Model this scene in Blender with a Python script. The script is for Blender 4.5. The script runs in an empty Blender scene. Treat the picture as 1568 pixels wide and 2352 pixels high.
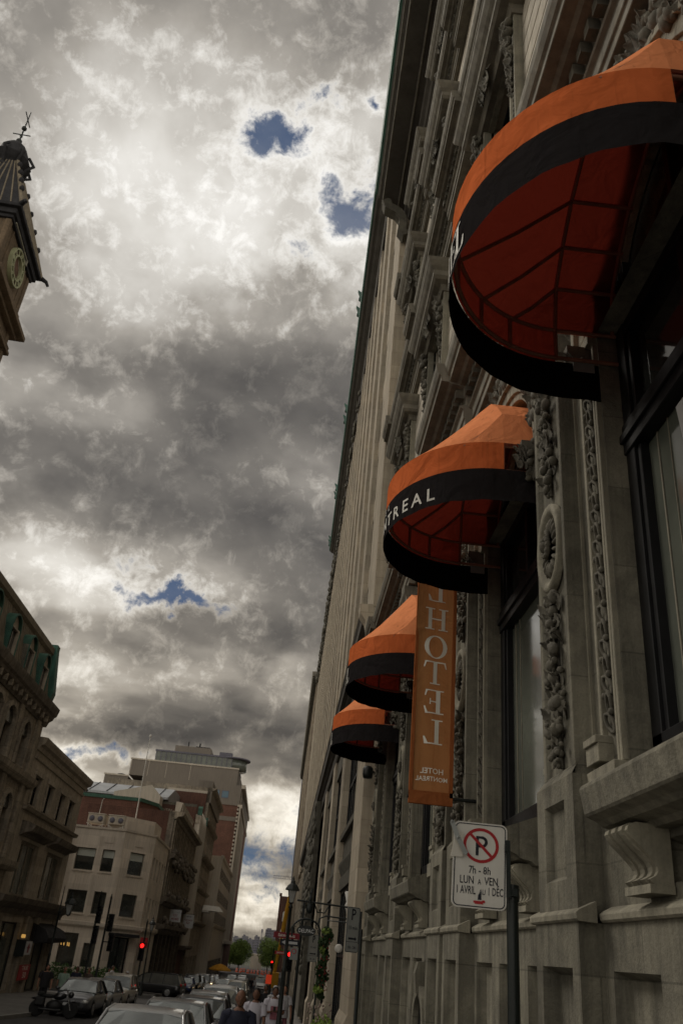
import bpy, bmesh, math, random
from mathutils import Vector, Matrix, Euler
random.seed(7)
S = bpy.context.scene
C = bpy.data.collections.new('street'); S.collection.children.link(C)
PI = math.pi
R = math.radians

# ------------------------------------------------------------------ camera
RX = Vector((0.99395078, -0.10827399, -0.0184006))      # rows: world x, y, z in camera axes
RY = Vector((-0.0673722, -0.46879821, -0.88073221))
RZ = Vector((0.08673422, 0.87664416, -0.47325701))
cam_d = bpy.data.cameras.new('camera'); cam = bpy.data.objects.new('camera', cam_d); C.objects.link(cam)
M3 = Matrix((RX, RY, RZ))
cam.matrix_world = Matrix.Translation((0, 0, 2.2)) @ M3.to_4x4()
cam_d.sensor_fit = 'VERTICAL'; cam_d.sensor_height = 36.0; cam_d.lens = 36.0 * 1882.46 / 2352.0
cam_d.clip_start = 0.05; cam_d.clip_end = 6000
cam_d.dof.use_dof = True; cam_d.dof.focus_distance = 9.0; cam_d.dof.aperture_fstop = 4.0
S.camera = cam
S.render.resolution_x = 682; S.render.resolution_y = 1024

# ------------------------------------------------------------------ node helper
class NT:
    def __init__(s, tree): s.t = tree; s.n = tree.nodes; s.l = tree.links
    def node(s, typ, **kw):
        n = s.n.new(typ)
        for k, v in kw.items():
            if k == 'ins':
                for kk, vv in v.items():
                    if hasattr(vv, 'is_linked') or isinstance(vv, bpy.types.NodeSocket): s.l.new(vv, n.inputs[kk])
                    else: n.inputs[kk].default_value = vv
            else: setattr(n, k, v)
        return n
    def math(s, op, a, b=0.0, c=None, clamp=False):
        n = s.n.new('ShaderNodeMath'); n.operation = op; n.use_clamp = clamp
        for i, v in enumerate((a, b) if c is None else (a, b, c)):
            if isinstance(v, bpy.types.NodeSocket): s.l.new(v, n.inputs[i])
            else: n.inputs[i].default_value = v
        return n.outputs[0]
    def dot(s, a, vec):
        n = s.n.new('ShaderNodeVectorMath'); n.operation = 'DOT_PRODUCT'; s.l.new(a, n.inputs[0]); n.inputs[1].default_value = vec
        return n.outputs['Value']
    def noise(s, vec, scale, detail=6, rough=.55, dist=0.0):
        n = s.n.new('ShaderNodeTexNoise'); s.l.new(vec, n.inputs['Vector'])
        n.inputs['Scale'].default_value = scale; n.inputs['Detail'].default_value = detail
        n.inputs['Roughness'].default_value = rough; n.inputs['Distortion'].default_value = dist
        return n
    def ramp(s, fac, stops, interp='LINEAR'):
        n = s.n.new('ShaderNodeValToRGB'); s.l.new(fac, n.inputs['Fac']); cr = n.color_ramp; cr.interpolation = interp
        while len(cr.elements) < len(stops): cr.elements.new(.5)
        for e, (p, c) in zip(cr.elements, stops):
            e.position = p; e.color = (*c, 1) if len(c) == 3 else c
        return n.outputs['Color']
    def mix(s, fac, a, b, mode='MIX'):
        n = s.n.new('ShaderNodeMix'); n.data_type = 'RGBA'; n.blend_type = mode
        for k, v in ((0, fac), (6, a), (7, b)):
            if isinstance(v, bpy.types.NodeSocket): s.l.new(v, n.inputs[k])
            elif k == 0: n.inputs[0].default_value = v
            else: n.inputs[k].default_value = (*v, 1) if len(v) == 3 else v
        return n.outputs[2]

# ------------------------------------------------------------------ sky and sun
SUN_EL, SUN_AZ = 46.0, -58.0       # azimuth from +Y toward +X
world = bpy.data.worlds.new('World'); S.world = world; world.use_nodes = True
w = NT(world.node_tree); w.n.clear()
tc = w.node('ShaderNodeTexCoord'); nrm = w.node('ShaderNodeVectorMath', operation='NORMALIZE'); w.l.new(tc.outputs['Generated'], nrm.inputs[0])
d = nrm.outputs[0]
sep = w.node('ShaderNodeSeparateXYZ', ins={0: d}); dx, dy, dz = sep.outputs
zz = w.math('ADD', w.math('MAXIMUM', dz, 0.0), 0.22)
cmb = w.node('ShaderNodeCombineXYZ', ins={0: w.math('DIVIDE', dx, zz), 1: w.math('DIVIDE', dy, zz), 2: 0.37})
P = cmb.outputs[0]
def madd(a, vec, b):
    n = w.node('ShaderNodeVectorMath', operation='MULTIPLY_ADD'); w.l.new(a, n.inputs[0]); n.inputs[1].default_value = vec; w.l.new(b, n.inputs[2]); return n.outputs[0]
wn = w.noise(P, 1.4, 4, .55)
PW = madd(wn.outputs['Color'], (.22, .22, .22), P)
nA = w.noise(PW, 1.15, 5, .5).outputs['Fac']
nB = w.noise(PW, 2.4, 6, .46).outputs['Fac']
off_ = w.node('ShaderNodeVectorMath', operation='ADD'); w.l.new(PW, off_.inputs[0]); off_.inputs[1].default_value = (.02, -.075, .03)
nE = w.noise(off_.outputs[0], 2.4, 6, .46).outputs['Fac']
nV = w.noise(PW, 5.0, 6, .55, 0).outputs['Fac']
nV2 = w.noise(PW, 10.0, 4, .45, 0).outputs['Fac']; nV3 = w.noise(P, 26.0, 4, .5, 0).outputs['Fac']
b1 = w.math('SUBTRACT', .14, w.math('ABSOLUTE', w.math('SUBTRACT', nV, .5)))
b2 = w.math('SUBTRACT', .10, w.math('ABSOLUTE', w.math('SUBTRACT', nV2, .5)))
bil = w.math('ADD', b1, w.math('MULTIPLY', b2, .55))
bil = w.math('ADD', bil, w.math('MULTIPLY', w.math('SUBTRACT', nV3, .5), .03))     # billow crests
base = w.math('ADD', w.math('MULTIPLY', w.math('SUBTRACT', nA, .5), .95), w.math('MULTIPLY', w.math('SUBTRACT', nB, .5), 1.0))
base = w.math('ADD', base, w.math('MULTIPLY', bil, .20))
base = w.math('ADD', base, w.math('MULTIPLY', w.math('SUBTRACT', nE, nB), 1.5))
base = w.math('ADD', base, .425)
jw = w.noise(d, 13.0, 6, .62).outputs['Color']
cen = w.node('ShaderNodeVectorMath', operation='SUBTRACT'); w.l.new(jw, cen.inputs[0]); cen.inputs[1].default_value = (.5, .5, .5)
dd_ = madd(cen.outputs[0], (.11, .11, .11), d)
jit = w.math('MULTIPLY', w.math('SUBTRACT', w.noise(d, 34.0, 8, .68, .3).outputs['Fac'], .5), 3.2)
BLOBS = [
('b', 1, [-0.097, 0.611, 0.786], [27.409, -0.692, 3.924], [-3.558, -37.617, 28.807]),
('b', 1, [-0.009, 0.659, 0.752], [30.397, 11.817, -9.999], [17.213, -21.933, 19.432]),
('b', 0.55, [-0.057, 0.704, 0.708], [39.196, -1.479, 4.62], [-7.073, -52.469, 51.584]),
('b', 0.6, [-0.035, 0.571, 0.82], [91.857, 31.082, -17.77], [30.698, -48.909, 35.384]),
('b', 0.6, [0.005, 0.577, 0.817], [66.583, 20.783, -15.102], [56.127, -94.125, 66.145]),
('b', 0.95, [-0.167, 0.918, 0.359], [15.123, 3.463, -1.839], [17, -34, 96]),
('b', 0.85, [-0.242, 0.954, 0.175], [18.628, 4.701, 0.15], [-4.405, -18.657, 95.768]),
('b', 0.72, [-0.021, 0.995, 0.093], [11.346, 0.142, 1.077], [-3.981, -2.985, 31.188]),
('b', 0.5, [-0.223, 0.896, 0.385], [43.998, 17.261, -14.691], [29.234, -22.711, 69.826]),
('w', 0.15, [-0.064, 0.645, 0.762], [11.857, -0.487, 1.414], [-0.866, -7.278, 6.089]),
('w', 0.14, [-0.202, 0.539, 0.818], [10.825, 0.249, 2.507], [-0.268, -19.121, 12.541]),
('w', 0.17, [-0.203, 0.718, 0.666], [10.39, -1.888, 5.208], [-6.448, -11.05, 9.957]),
('w', 0.25, [0.007, 0.693, 0.721], [28.102, -2.361, 1.979], [-4.029, -24.819, 23.897]),
('w', 0.15, [-0.129, 0.681, 0.721], [22.097, 0.195, 3.773], [-2.123, -22.223, 20.598]),
('w', 0.14, [-0.322, 0.852, 0.413], [12.506, 3.162, 3.224], [-3.636, -15.592, 29.291]),
('w', 0.16, [-0.29, 0.892, 0.347], [9.982, 2.395, 2.183], [-2.945, -8.813, 20.175]),
('w', 0.13, [-0.035, 0.959, 0.281], [12.0, 0.052, 1.304], [-3.848, -9.275, 31.156]),
('w', -0.16, [-0.005, 0.513, 0.859], [16.807, -1.439, 0.964], [-2.865, -19.862, 11.839]),
('w', -0.23, [-0.07, 0.791, 0.608], [8.649, -0.105, 1.131], [-1.119, -7.007, 8.977]),
('w', -0.21, [-0.059, 0.877, 0.477], [7.225, -0.004, 0.899], [-1.068, -4.78, 8.649]),
('w', -0.16, [-0.056, 0.928, 0.367], [14.563, 0.188, 1.743], [-2.44, -7.882, 19.559]),
('w', -0.03, [-0.324, 0.792, 0.517], [9.99, 2.188, 2.902], [-0.955, -7.638, 11.092]),
('w', -0.1, [-0.213, 0.836, 0.506], [10.201, 3.792, -1.967], [6.813, -9.29, 18.19]),
('w', -0.03, [-0.306, 0.661, 0.685], [12.128, 1.658, 3.813], [-0.168, -12.275, 11.777]),
('w', -0.06, [-0.184, 0.957, 0.223], [6.661, 1.189, 0.389], [-2.871, -9.839, 39.803]),
('w', 0.08, [-0.008, 0.989, 0.144], [19.973, -0.123, 1.923], [-4.168, -5.108, 34.777]),
]
blue = None; bright = base
for kind, val, c, e1, e2 in BLOBS:
    r2 = w.math('ADD', w.math('POWER', w.math('ABSOLUTE', w.dot(dd_, e1)), 2.0), w.math('POWER', w.math('ABSOLUTE', w.dot(dd_, e2)), 2.0))
    front = w.math('GREATER_THAN', w.dot(d, c), 0.3)
    if kind == 'b':
        g = w.math('MULTIPLY', w.math('POWER', 2.718, w.math('MULTIPLY', w.math('ADD', w.math('MULTIPLY', r2, .55), w.math('ABSOLUTE', w.math('MULTIPLY', jit, 0.0))), -1.0)), val)
        g = w.math('MULTIPLY', g, front)
        blue = g if blue is None else w.math('MAXIMUM', blue, g)
    else:
        g = w.math('MULTIPLY', w.math('POWER', 2.718, w.math('MULTIPLY', r2, -.6)), val)
        bright = w.math('ADD', bright, w.math('MULTIPLY', g, front))
bl = w.math('ADD', blue, w.math('MULTIPLY', jit, .62))
veil = w.node('ShaderNodeMapRange', ins={0: nV, 1: .35, 2: .62, 3: 1.0, 4: .86}).outputs[0]
blue_m = w.math('MULTIPLY', w.node('ShaderNodeMapRange', interpolation_type='SMOOTHSTEP', ins={0: bl, 1: .34, 2: .92}).outputs[0], veil)
edge = w.math('MULTIPLY', w.node('ShaderNodeMapRange', ins={0: bl, 1: .0, 2: .42}).outputs[0], .20)
bright = w.math('ADD', bright, edge)
back = w.node('ShaderNodeMapRange', interpolation_type='SMOOTHSTEP', ins={0: dy, 1: .25, 2: -.55}).outputs[0]
bright = w.math('ADD', bright, w.math('MULTIPLY', back, .36))
lowb = w.node('ShaderNodeMapRange', ins={0: dz, 1: .42, 2: .12}).outputs[0]
bright = w.math('ADD', bright, w.math('MULTIPLY', lowb, .17))
cloud = w.ramp(bright, [(0.0, (.050, .048, .047)), (.22, (.085, .080, .076)), (.44, (.175, .162, .146)), (.62, (.34, .315, .28)), (.80, (.60, .575, .53)), (1.0, (.86, .84, .80))])
low = w.node('ShaderNodeMapRange', ins={0: dz, 1: .45, 2: .05}).outputs[0]
cloud = w.mix(w.math('MULTIPLY', low, .8), cloud, w.mix(1.0, cloud, (1.04, .97, .84), 'MULTIPLY'))
sky = w.node('ShaderNodeTexSky', sky_type='NISHITA', sun_disc=False, sun_elevation=R(SUN_EL), sun_rotation=R(SUN_AZ))
skyc = w.mix(1.0, w.mix(.75, sky.outputs[0], (1.75, 2.4, 3.8)), (.26, .32, .39), 'MULTIPLY')
col = w.mix(blue_m, w.mix(1.0, cloud, (10, 10, 10), 'MULTIPLY'), skyc)
bg = w.node('ShaderNodeBackground', ins={'Color': col, 'Strength': .1})
wo = w.node('ShaderNodeOutputWorld'); w.l.new(bg.outputs[0], wo.inputs[0])
world.cycles.sampling_method = 'MANUAL'; world.cycles.sample_map_resolution = 512

sun_d = bpy.data.lights.new('sun', 'SUN'); sun_d.energy = 1.15; sun_d.angle = R(24); sun_d.color = (1, .93, .82)
sun = bpy.data.objects.new('sun', sun_d); C.objects.link(sun)
sv = Vector((math.sin(R(SUN_AZ)) * math.cos(R(SUN_EL)), math.cos(R(SUN_AZ)) * math.cos(R(SUN_EL)), math.sin(R(SUN_EL))))
sun.rotation_euler = sv.to_track_quat('Z', 'Y').to_euler(); sun.location = sv * 80
S.view_settings.view_transform = 'Standard'; S.view_settings.look = 'None'; S.view_settings.exposure = 0.22; S.view_settings.gamma = 1.0

# ------------------------------------------------------------------ materials
def mat(name, col, rough=.85, var=.18, scale=.8, streak=0.0, bump=.0, bscale=30, metal=0, brick=None, spec=.3, emit=None, grime=0.0, speck=0.0, coat=0.0, joint=.55):
    m = bpy.data.materials.new(name); m.use_nodes = True; t = NT(m.node_tree); b = t.n['Principled BSDF']
    geo = t.node('ShaderNodeNewGeometry'); pos = geo.outputs['Position']
    c = None
    n1 = t.noise(pos, scale, 5, .6).outputs['Fac']
    lo = tuple(x * (1 - var) for x in col); hi = tuple(min(1, x * (1 + var)) for x in col)
    c = t.ramp(n1, [(.3, lo), (.7, hi)])
    if speck:
        n3 = t.noise(pos, 55, 3, .7).outputs['Fac']
        c = t.mix(1.0, c, t.ramp(n3, [(.3, (1 - speck,) * 3), (.7, (1 + speck,) * 3)]), 'MULTIPLY')
    if streak:
        mp = t.node('ShaderNodeMapping', ins={'Vector': pos, 'Scale': (7, 7, .35)})
        n2 = t.noise(mp.outputs[0], 1.0, 5, .65).outputs['Fac']
        c = t.mix(1.0, c, t.ramp(n2, [(.36, (1 - streak,) * 3), (.6, (1, 1, 1))]), 'MULTIPLY')
    if grime:
        n4 = t.noise(pos, 2.6, 7, .7, .4).outputs['Fac']
        c = t.mix(1.0, c, t.ramp(n4, [(.42, (1 - grime, 1 - grime, 1 - grime * .95)), (.58, (1, 1, 1))]), 'MULTIPLY')
    h = None
    if brick:
        s = t.node('ShaderNodeSeparateXYZ', ins={0: pos})
        cb = t.node('ShaderNodeCombineXYZ', ins={0: t.math('ADD', s.outputs[0], s.outputs[1]), 1: s.outputs[2]})
        bw, bh, mo = brick
        bt = t.node('ShaderNodeTexBrick', ins={'Vector': cb.outputs[0], 'Scale': 1.0, 'Brick Width': bw, 'Row Height': bh, 'Mortar Size': mo, 'Color1': (1, 1, 1, 1), 'Color2': (.8, .8, .8, 1), 'Mortar': (joint, joint, joint, 1)})
        c = t.mix(1.0, c, bt.outputs[0], 'MULTIPLY')
    t.l.new(c, b.inputs['Base Color'])
    if bump:
        n5 = t.noise(pos, bscale, 5, .65).outputs['Fac']
        bp = t.node('ShaderNodeBump', ins={'Height': n5, 'Strength': bump, 'Distance': .02}); t.l.new(bp.outputs[0], b.inputs['Normal'])
    rn = t.noise(pos, 7, 3).outputs['Fac']
    rr = t.node('ShaderNodeMapRange', ins={0: rn, 1: .3, 2: .7, 3: max(.02, rough * .85), 4: min(1, rough * 1.12)}); t.l.new(rr.outputs[0], b.inputs['Roughness'])
    b.inputs['Metallic'].default_value = metal; b.inputs['Specular IOR Level'].default_value = spec
    if coat: b.inputs['Coat Weight'].default_value = coat; b.inputs['Coat Roughness'].default_value = .06
    if emit: b.inputs['Emission Color'].default_value = (*emit[0], 1); b.inputs['Emission Strength'].default_value = emit[1]
    return m
def cloth(name, out, inn, trans, tw=.4):
    m = bpy.data.materials.new(name); m.use_nodes = True; t = NT(m.node_tree); t.n.clear()
    geo = t.node('ShaderNodeNewGeometry'); pos = geo.outputs['Position']
    mp = t.node('ShaderNodeMapping', ins={'Vector': pos, 'Scale': (11, 11, .5)})
    n2 = t.noise(mp.outputs[0], 1.0, 5, .7).outputs['Fac']; n1 = t.noise(pos, 2.2, 6, .65).outputs['Fac']
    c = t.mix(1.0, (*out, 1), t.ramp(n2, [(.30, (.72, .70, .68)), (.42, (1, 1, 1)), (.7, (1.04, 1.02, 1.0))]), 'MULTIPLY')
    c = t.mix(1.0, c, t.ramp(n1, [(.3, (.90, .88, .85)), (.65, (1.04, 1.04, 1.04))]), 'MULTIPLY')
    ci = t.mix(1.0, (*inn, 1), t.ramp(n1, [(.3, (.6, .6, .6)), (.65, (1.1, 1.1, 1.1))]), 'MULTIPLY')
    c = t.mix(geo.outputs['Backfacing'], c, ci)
    df = t.node('ShaderNodeBsdfDiffuse', ins={'Color': c}); tr = t.node('ShaderNodeBsdfTranslucent', ins={'Color': (*trans, 1)})
    n6 = t.noise(pos, 240, 2, .6).outputs['Fac']
    bp = t.node('ShaderNodeBump', ins={'Height': n6, 'Strength': .25, 'Distance': .004}); n7 = t.noise(pos, 3.2, 3, .5, .8).outputs['Fac']; bp2 = t.node('ShaderNodeBump', ins={'Height': n7, 'Strength': .55, 'Distance': .10, 'Normal': bp.outputs[0]}); t.l.new(bp2.outputs[0], df.inputs['Normal']); t.l.new(bp2.outputs[0], tr.inputs['Normal'])
    ms = t.node('ShaderNodeMixShader', ins={0: tw}); t.l.new(df.outputs[0], ms.inputs[1]); t.l.new(tr.outputs[0], ms.inputs[2])
    o = t.node('ShaderNodeOutputMaterial'); t.l.new(ms.outputs[0], o.inputs[0])
    return m
K = {}
K['stone'] = mat('grey_green_limestone', (.235, .219, .170), .9, .17, .7, .40, .6, 26, grime=.28, speck=.11, brick=(1.35, .74, .007), joint=.62)
K['stone_lt'] = mat('pale_dressed_stone', (.30, .278, .215), .88, .14, .9, .36, .5, 28, grime=.2, speck=.08)
K['ashlar'] = mat('skylit_ashlar_stone', (.50, .45, .37), .88, .10, .6, .25, .15, 20, grime=.12)  # paler than the other hotel stone: sky light on the upper walls put into colour
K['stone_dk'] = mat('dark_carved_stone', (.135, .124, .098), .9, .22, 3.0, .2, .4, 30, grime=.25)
K['soffit'] = mat('dark_soffit_stone', (.115, .105, .092), .9, .2, 1.2, .1, .2, 20)  # darker stone colour for the top cornice, ledge and eaves
K['cornice'] = mat('brown_cornice_stone', (.215, .195, .155), .85, .2, 1.1, .25, .2, 25, grime=.2)
K['beige'] = mat('beige_limestone_piers', (.50, .43, .33), .85, .12, .35, .22, .12, 12, brick=(1.3, .62, .012), grime=.1, joint=.72)
K['beige2'] = mat('pale_beige_stone', (.66, .57, .47), .85, .09, .25, .16, .08, 9, brick=(1.6, .8, .018), joint=.86)
K['redbrick'] = mat('red_brick', (.14, .070, .050), .9, .22, .5, .2, .15, 20, brick=(.42, .14, .02), joint=1.25)
K['dkbrick'] = mat('dark_red_brick', (.105, .052, .038), .9, .3, .35, .25, .15, 20, brick=(.42, .14, .02), joint=1.3)
K['greystone'] = mat('old_grey_stone', (.40, .34, .26), .9, .22, .4, .35, .2, 14, brick=(1.5, .55, .02), grime=.3, joint=.7)
K['greystone2'] = mat('plain_tan_stone', (.48, .41, .32), .9, .16, .4, .3, .15, 14, brick=(1.4, .5, .015), grime=.2, joint=.78)
K['ornate'] = mat('blackened_stone', (.19, .16, .125), .9, .3, .6, .35, .2, 12, grime=.35)
K['concrete'] = mat('pale_precast_concrete', (.50, .44, .36), .85, .1, .2, .2, .08, 8)
K['tan'] = mat('tan_rendered_wall', (.20, .172, .142), .9, .08, .1, .2, .05, 8)
K['copper'] = mat('verdigris_copper', (.035, .115, .082), .6, .35, 1.5, .3, .1, 20, spec=.4)
K['copper_lt'] = mat('weathered_copper_sheet', (.04, .105, .072), .6, .3, 2.0, .25, .1, 20)
K['slate'] = mat('ribbed_slate_roof', (.20, .165, .115), .8, .2, 1.5, .3, .2, 20)
K['lead'] = mat('dark_roof_metal', (.032, .031, .033), .8, .3, 1.0, .2, .2, 12, spec=.15)
K['zinc'] = mat('bright_zinc_roofing', (.36, .37, .38), .45, .2, .8, .2, .1, 6, metal=.4)
K['black'] = mat('black_window_metal', (.009, .009, .010), .45, .3, 4, 0, .05, 40, spec=.25)
K['iron'] = mat('black_painted_iron', (.010, .013, .012), .42, .3, 6, 0, .1, 50, spec=.35)
K['green_post'] = mat('dark_green_steel', (.006, .010, .009), .38, .25, 5, 0, .08, 50, spec=.4)
K['glass'] = mat('dark_window_glass', (.024, .027, .025), .06, .5, 1.5, 0, .03, 2.5, spec=1.0)
K['glass_room'] = mat('grey_green_shop_glass', (.10, .108, .090), .10, .35, .6, 0, .01, 2, spec=.55)
K['glass_blue'] = mat('blue_tower_glass', (.045, .10, .14), .12, .3, .1, 0, .02, 2, spec=.7)
K['blind'] = mat('pale_roller_blind', (.42, .43, .38), .8, .08, 1, 0, 0)
K['white'] = mat('white_painted_metal', (.62, .60, .55), .5, .08, 3, .12, .05, 30)
K['signwhite'] = mat('sign_white', (.50, .50, .50), .5, .05, 5, .06)
K['signgrey'] = mat('sign_grey', (.25, .26, .25), .5, .08, 5, .06)  # plain mid grey for sign boards, strap and small labels
K['signblack'] = mat('sign_black', (.012, .014, .022), .5, .1, 5)
K['signred'] = mat('sign_red', (.36, .018, .022), .5, .1, 5)
K['signmaroon'] = mat('street_sign_maroon', (.20, .012, .022), .5, .1, 5)
K['signtext'] = mat('faded_cream_lettering', (.80, .77, .68), .6, .05, 5)
K['stone_wht'] = mat('white_stone', (.6, .57, .5), .8, .06, 1, .1)
K['bandtext'] = mat('worn_white_band_lettering', (.55, .53, .48), .6, .08, 5)
K['asphalt'] = mat('worn_asphalt', (.055, .052, .050), .85, .25, .3, 0, .5, 60, grime=.25, speck=.2)
K['pavement'] = mat('concrete_pavement', (.17, .16, .145), .9, .15, .5, 0, .3, 40, grime=.2)
K['kerb'] = mat('granite_kerb', (.24, .23, .21), .85, .15, 2, 0, .2, 40)
K['paint'] = mat('worn_white_road_paint', (.42, .41, .38), .8, .15, 3, 0, .1, 30)
K['earth'] = mat('distant_ground', (.07, .075, .05), .95, .3, .02, 0, 0)
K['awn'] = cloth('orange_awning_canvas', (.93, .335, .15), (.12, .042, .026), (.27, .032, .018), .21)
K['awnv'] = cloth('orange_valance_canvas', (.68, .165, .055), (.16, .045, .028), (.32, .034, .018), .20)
K['awnb'] = cloth('black_valance_canvas', (.021, .019, .020), (.007, .007, .007), (.004, .004, .004), .05)
K['awnframe'] = mat('rusty_brown_awning_frame', (.30, .13, .085), .6, .25, 6)
K['banner'] = cloth('ochre_banner_canvas', (.42, .205, .085), (.42, .205, .085), (.42, .17, .065), .34)
K['bannerhem'] = cloth('orange_banner_hem', (.34, .115, .042), (.2, .06, .02), (.34, .10, .035), .2)
K['leaf'] = mat('spring_green_leaves', (.17, .235, .05), .6, .5, .9, 0, 0)
K['leaf_dk'] = mat('dark_trailing_leaves', (.030, .055, .018), .6, .6, 5, 0, 0)
K['leaf_hedge'] = mat('hedge_leaves', (.045, .10, .02), .7, .5, 2, 0, 0)
K['bark'] = mat('grey_brown_bark', (.09, .07, .05), .9, .3, 5, .2, .3, 20)
K['flower'] = mat('dark_red_flowers', (.16, .014, .016), .7, .4, 8)
K['flower2'] = mat('pale_flowers', (.26, .20, .17), .7, .4, 8)
K['tyre'] = mat('tyre_rubber', (.014, .014, .014), .8, .2, 8)
K['rim'] = mat('alloy_rim', (.35, .35, .35), .3, .1, 8, metal=.8)
K['carglass'] = mat('car_window_glass', (.26, .28, .28), .07, .25, 1.2, spec=1.0, metal=.75)
K['hl'] = mat('headlamp_lens', (.5, .5, .48), .12, .1, 8, spec=.6, metal=.3)
K['hl_on'] = mat('lit_headlamp', (.9, .7, .4), .2, .05, 8, emit=((1, .62, .28), 6))
K['tail'] = mat('tail_lamp_red', (.35, .01, .01), .2, .1, 8, emit=None)
K['redlamp'] = mat('lit_red_signal_lens', (.9, .02, .02), .3, .05, 8, emit=((1, .01, .008), 3.2))
K['bulb'] = mat('warm_shop_lamp', (.9, .6, .2), .3, .05, 8, emit=((1, .55, .14), .35))
K['skin_a'] = mat('skin_tan', (.27, .135, .085), .6, .12, 6)
K['skin_b'] = mat('skin_deep', (.13, .062, .038), .6, .12, 6)
K['hair'] = mat('dark_hair', (.012, .009, .008), .7, .2, 8)
K['hair_g'] = mat('brown_hair', (.07, .045, .03), .7, .2, 8)
K['orange_pl'] = mat('orange_plastic', (.62, .085, .02), .5, .1, 8)
K['yellow'] = mat('construction_yellow', (.52, .27, .018), .5, .15, 2)
K['umb'] = mat('yellow_parasol_cloth', (.52, .25, .02), .8, .15, 2)
K['plastic_blk'] = mat('matt_black_plastic', (.012, .012, .012), .5, .2, 8)
K['lampglass'] = mat('pale_lantern_glass', (.25, .25, .24), .15, .1, 8, spec=.5)
K['skyline'] = mat('distant_building_grey', (.13, .125, .15), .9, .2, .05)
K['goldclock'] = mat('verdigris_clock_ring', (.30, .305, .18), .6, .2, 3)
K['clockface'] = mat('clock_stone_panel', (.13, .075, .05), .8, .2, 3)
K['towerst'] = mat('brown_tower_stone', (.175, .125, .078), .9, .22, .5, .3, .2, 14, grime=.25)

# ------------------------------------------------------------------ mesh builder
class MB:
    def __init__(s, fr=None): s.v = []; s.f = []; s.sm = []; s.mi = []; s.fr = fr; s.m = 0
    def add(s, vs, fs, smooth=False):
        o = len(s.v); F = s.fr
        s.v += [F(*p) if F else tuple(p) for p in vs]
        s.f += [tuple(i + o for i in f) for f in fs]; s.sm += [smooth] * len(fs); s.mi += [s.m] * len(fs)
    def box(s, a0, a1, b0, b1, c0, c1):
        v = [(a, b, c) for a in (a0, a1) for b in (b0, b1) for c in (c0, c1)]
        s.add(v, [(0, 1, 3, 2), (4, 6, 7, 5), (0, 4, 5, 1), (2, 3, 7, 6), (0, 2, 6, 4), (1, 5, 7, 3)])
    def quad(s, a, b, c, d): s.add([a, b, c, d], [(0, 1, 2, 3)])
    def extr(s, pts, lo, hi, ax=0, smooth=False):
        # closed polygon pts in the two other axes, swept along axis ax
        def P3(t, p): return (t, p[0], p[1]) if ax == 0 else ((p[0], t, p[1]) if ax == 1 else (p[0], p[1], t))
        n = len(pts); v = [P3(lo, p) for p in pts] + [P3(hi, p) for p in pts]
        s.add(v, [(i, (i + 1) % n, (i + 1) % n + n, i + n) for i in range(n)], smooth)
        s.add(v, [tuple(range(n))[::-1], tuple(range(n, 2 * n))])
    def tube(s, pts, r, n=8, smooth=True, caps=True):
        pts = [Vector(p) for p in pts]; rs = r if isinstance(r, (list, tuple)) else [r] * len(pts)
        v = []; prev = None
        for i, p in enumerate(pts):
            t = (pts[min(i + 1, len(pts) - 1)] - pts[max(i - 1, 0)]).normalized()
            a = prev if prev is not None else (Vector((0, 0, 1)) if abs(t.z) < .9 else Vector((1, 0, 0)))
            u = (a - t * a.dot(t)).normalized(); prev = u; k = t.cross(u)
            for j in range(n):
                q = p + (u * math.cos(2 * PI * j / n) + k * math.sin(2 * PI * j / n)) * rs[i]; v.append(tuple(q))
        f = [(i * n + j, i * n + (j + 1) % n, (i + 1) * n + (j + 1) % n, (i + 1) * n + j) for i in range(len(pts) - 1) for j in range(n)]
        s.add(v, f, smooth)
        if caps: s.add(v[:n], [tuple(range(n))[::-1]]); s.add(v[-n:], [tuple(range(n))])
    def lathe(s, prof, c, n=16, ax=2, smooth=True):
        v = []
        for r, h in prof:
            for j in range(n):
                a = 2 * PI * j / n; x, y = r * math.cos(a), r * math.sin(a)
                v.append((c[0] + x, c[1] + y, c[2] + h) if ax == 2 else ((c[0] + h, c[1] + x, c[2] + y) if ax == 0 else (c[0] + x, c[1] + h, c[2] + y)))
        f = [(i * n + j, i * n + (j + 1) % n, (i + 1) * n + (j + 1) % n, (i + 1) * n + j) for i in range(len(prof) - 1) for j in range(n)]
        s.add(v, f, smooth); s.add(v[:n], [tuple(range(n))[::-1]]); s.add(v[-n:], [tuple(range(n))])
    def ell(s, c, r, rot=None, nu=8, nv=5, smooth=True):
        v = []; c = Vector(c)
        for i in range(nv + 1):
            th = PI * i / nv
            for j in range(nu):
                ph = 2 * PI * j / nu
                p = Vector((r[0] * math.sin(th) * math.cos(ph), r[1] * math.sin(th) * math.sin(ph), r[2] * math.cos(th)))
                if rot: p = rot @ p
                v.append(tuple(c + p))
        s.add(v, [(i * nu + j, i * nu + (j + 1) % nu, (i + 1) * nu + (j + 1) % nu, (i + 1) * nu + j) for i in range(nv) for j in range(nu)], smooth)
    def ring_loft(s, rings, smooth=True, caps=True):
        n = len(rings[0]); v = [p for r in rings for p in r]
        s.add(v, [(i * n + j, i * n + (j + 1) % n, (i + 1) * n + (j + 1) % n, (i + 1) * n + j) for i in range(len(rings) - 1) for j in range(n)], smooth)
        if caps: s.add(rings[0], [tuple(range(n))[::-1]]); s.add(rings[-1], [tuple(range(n))])
ROOTW = {}
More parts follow.
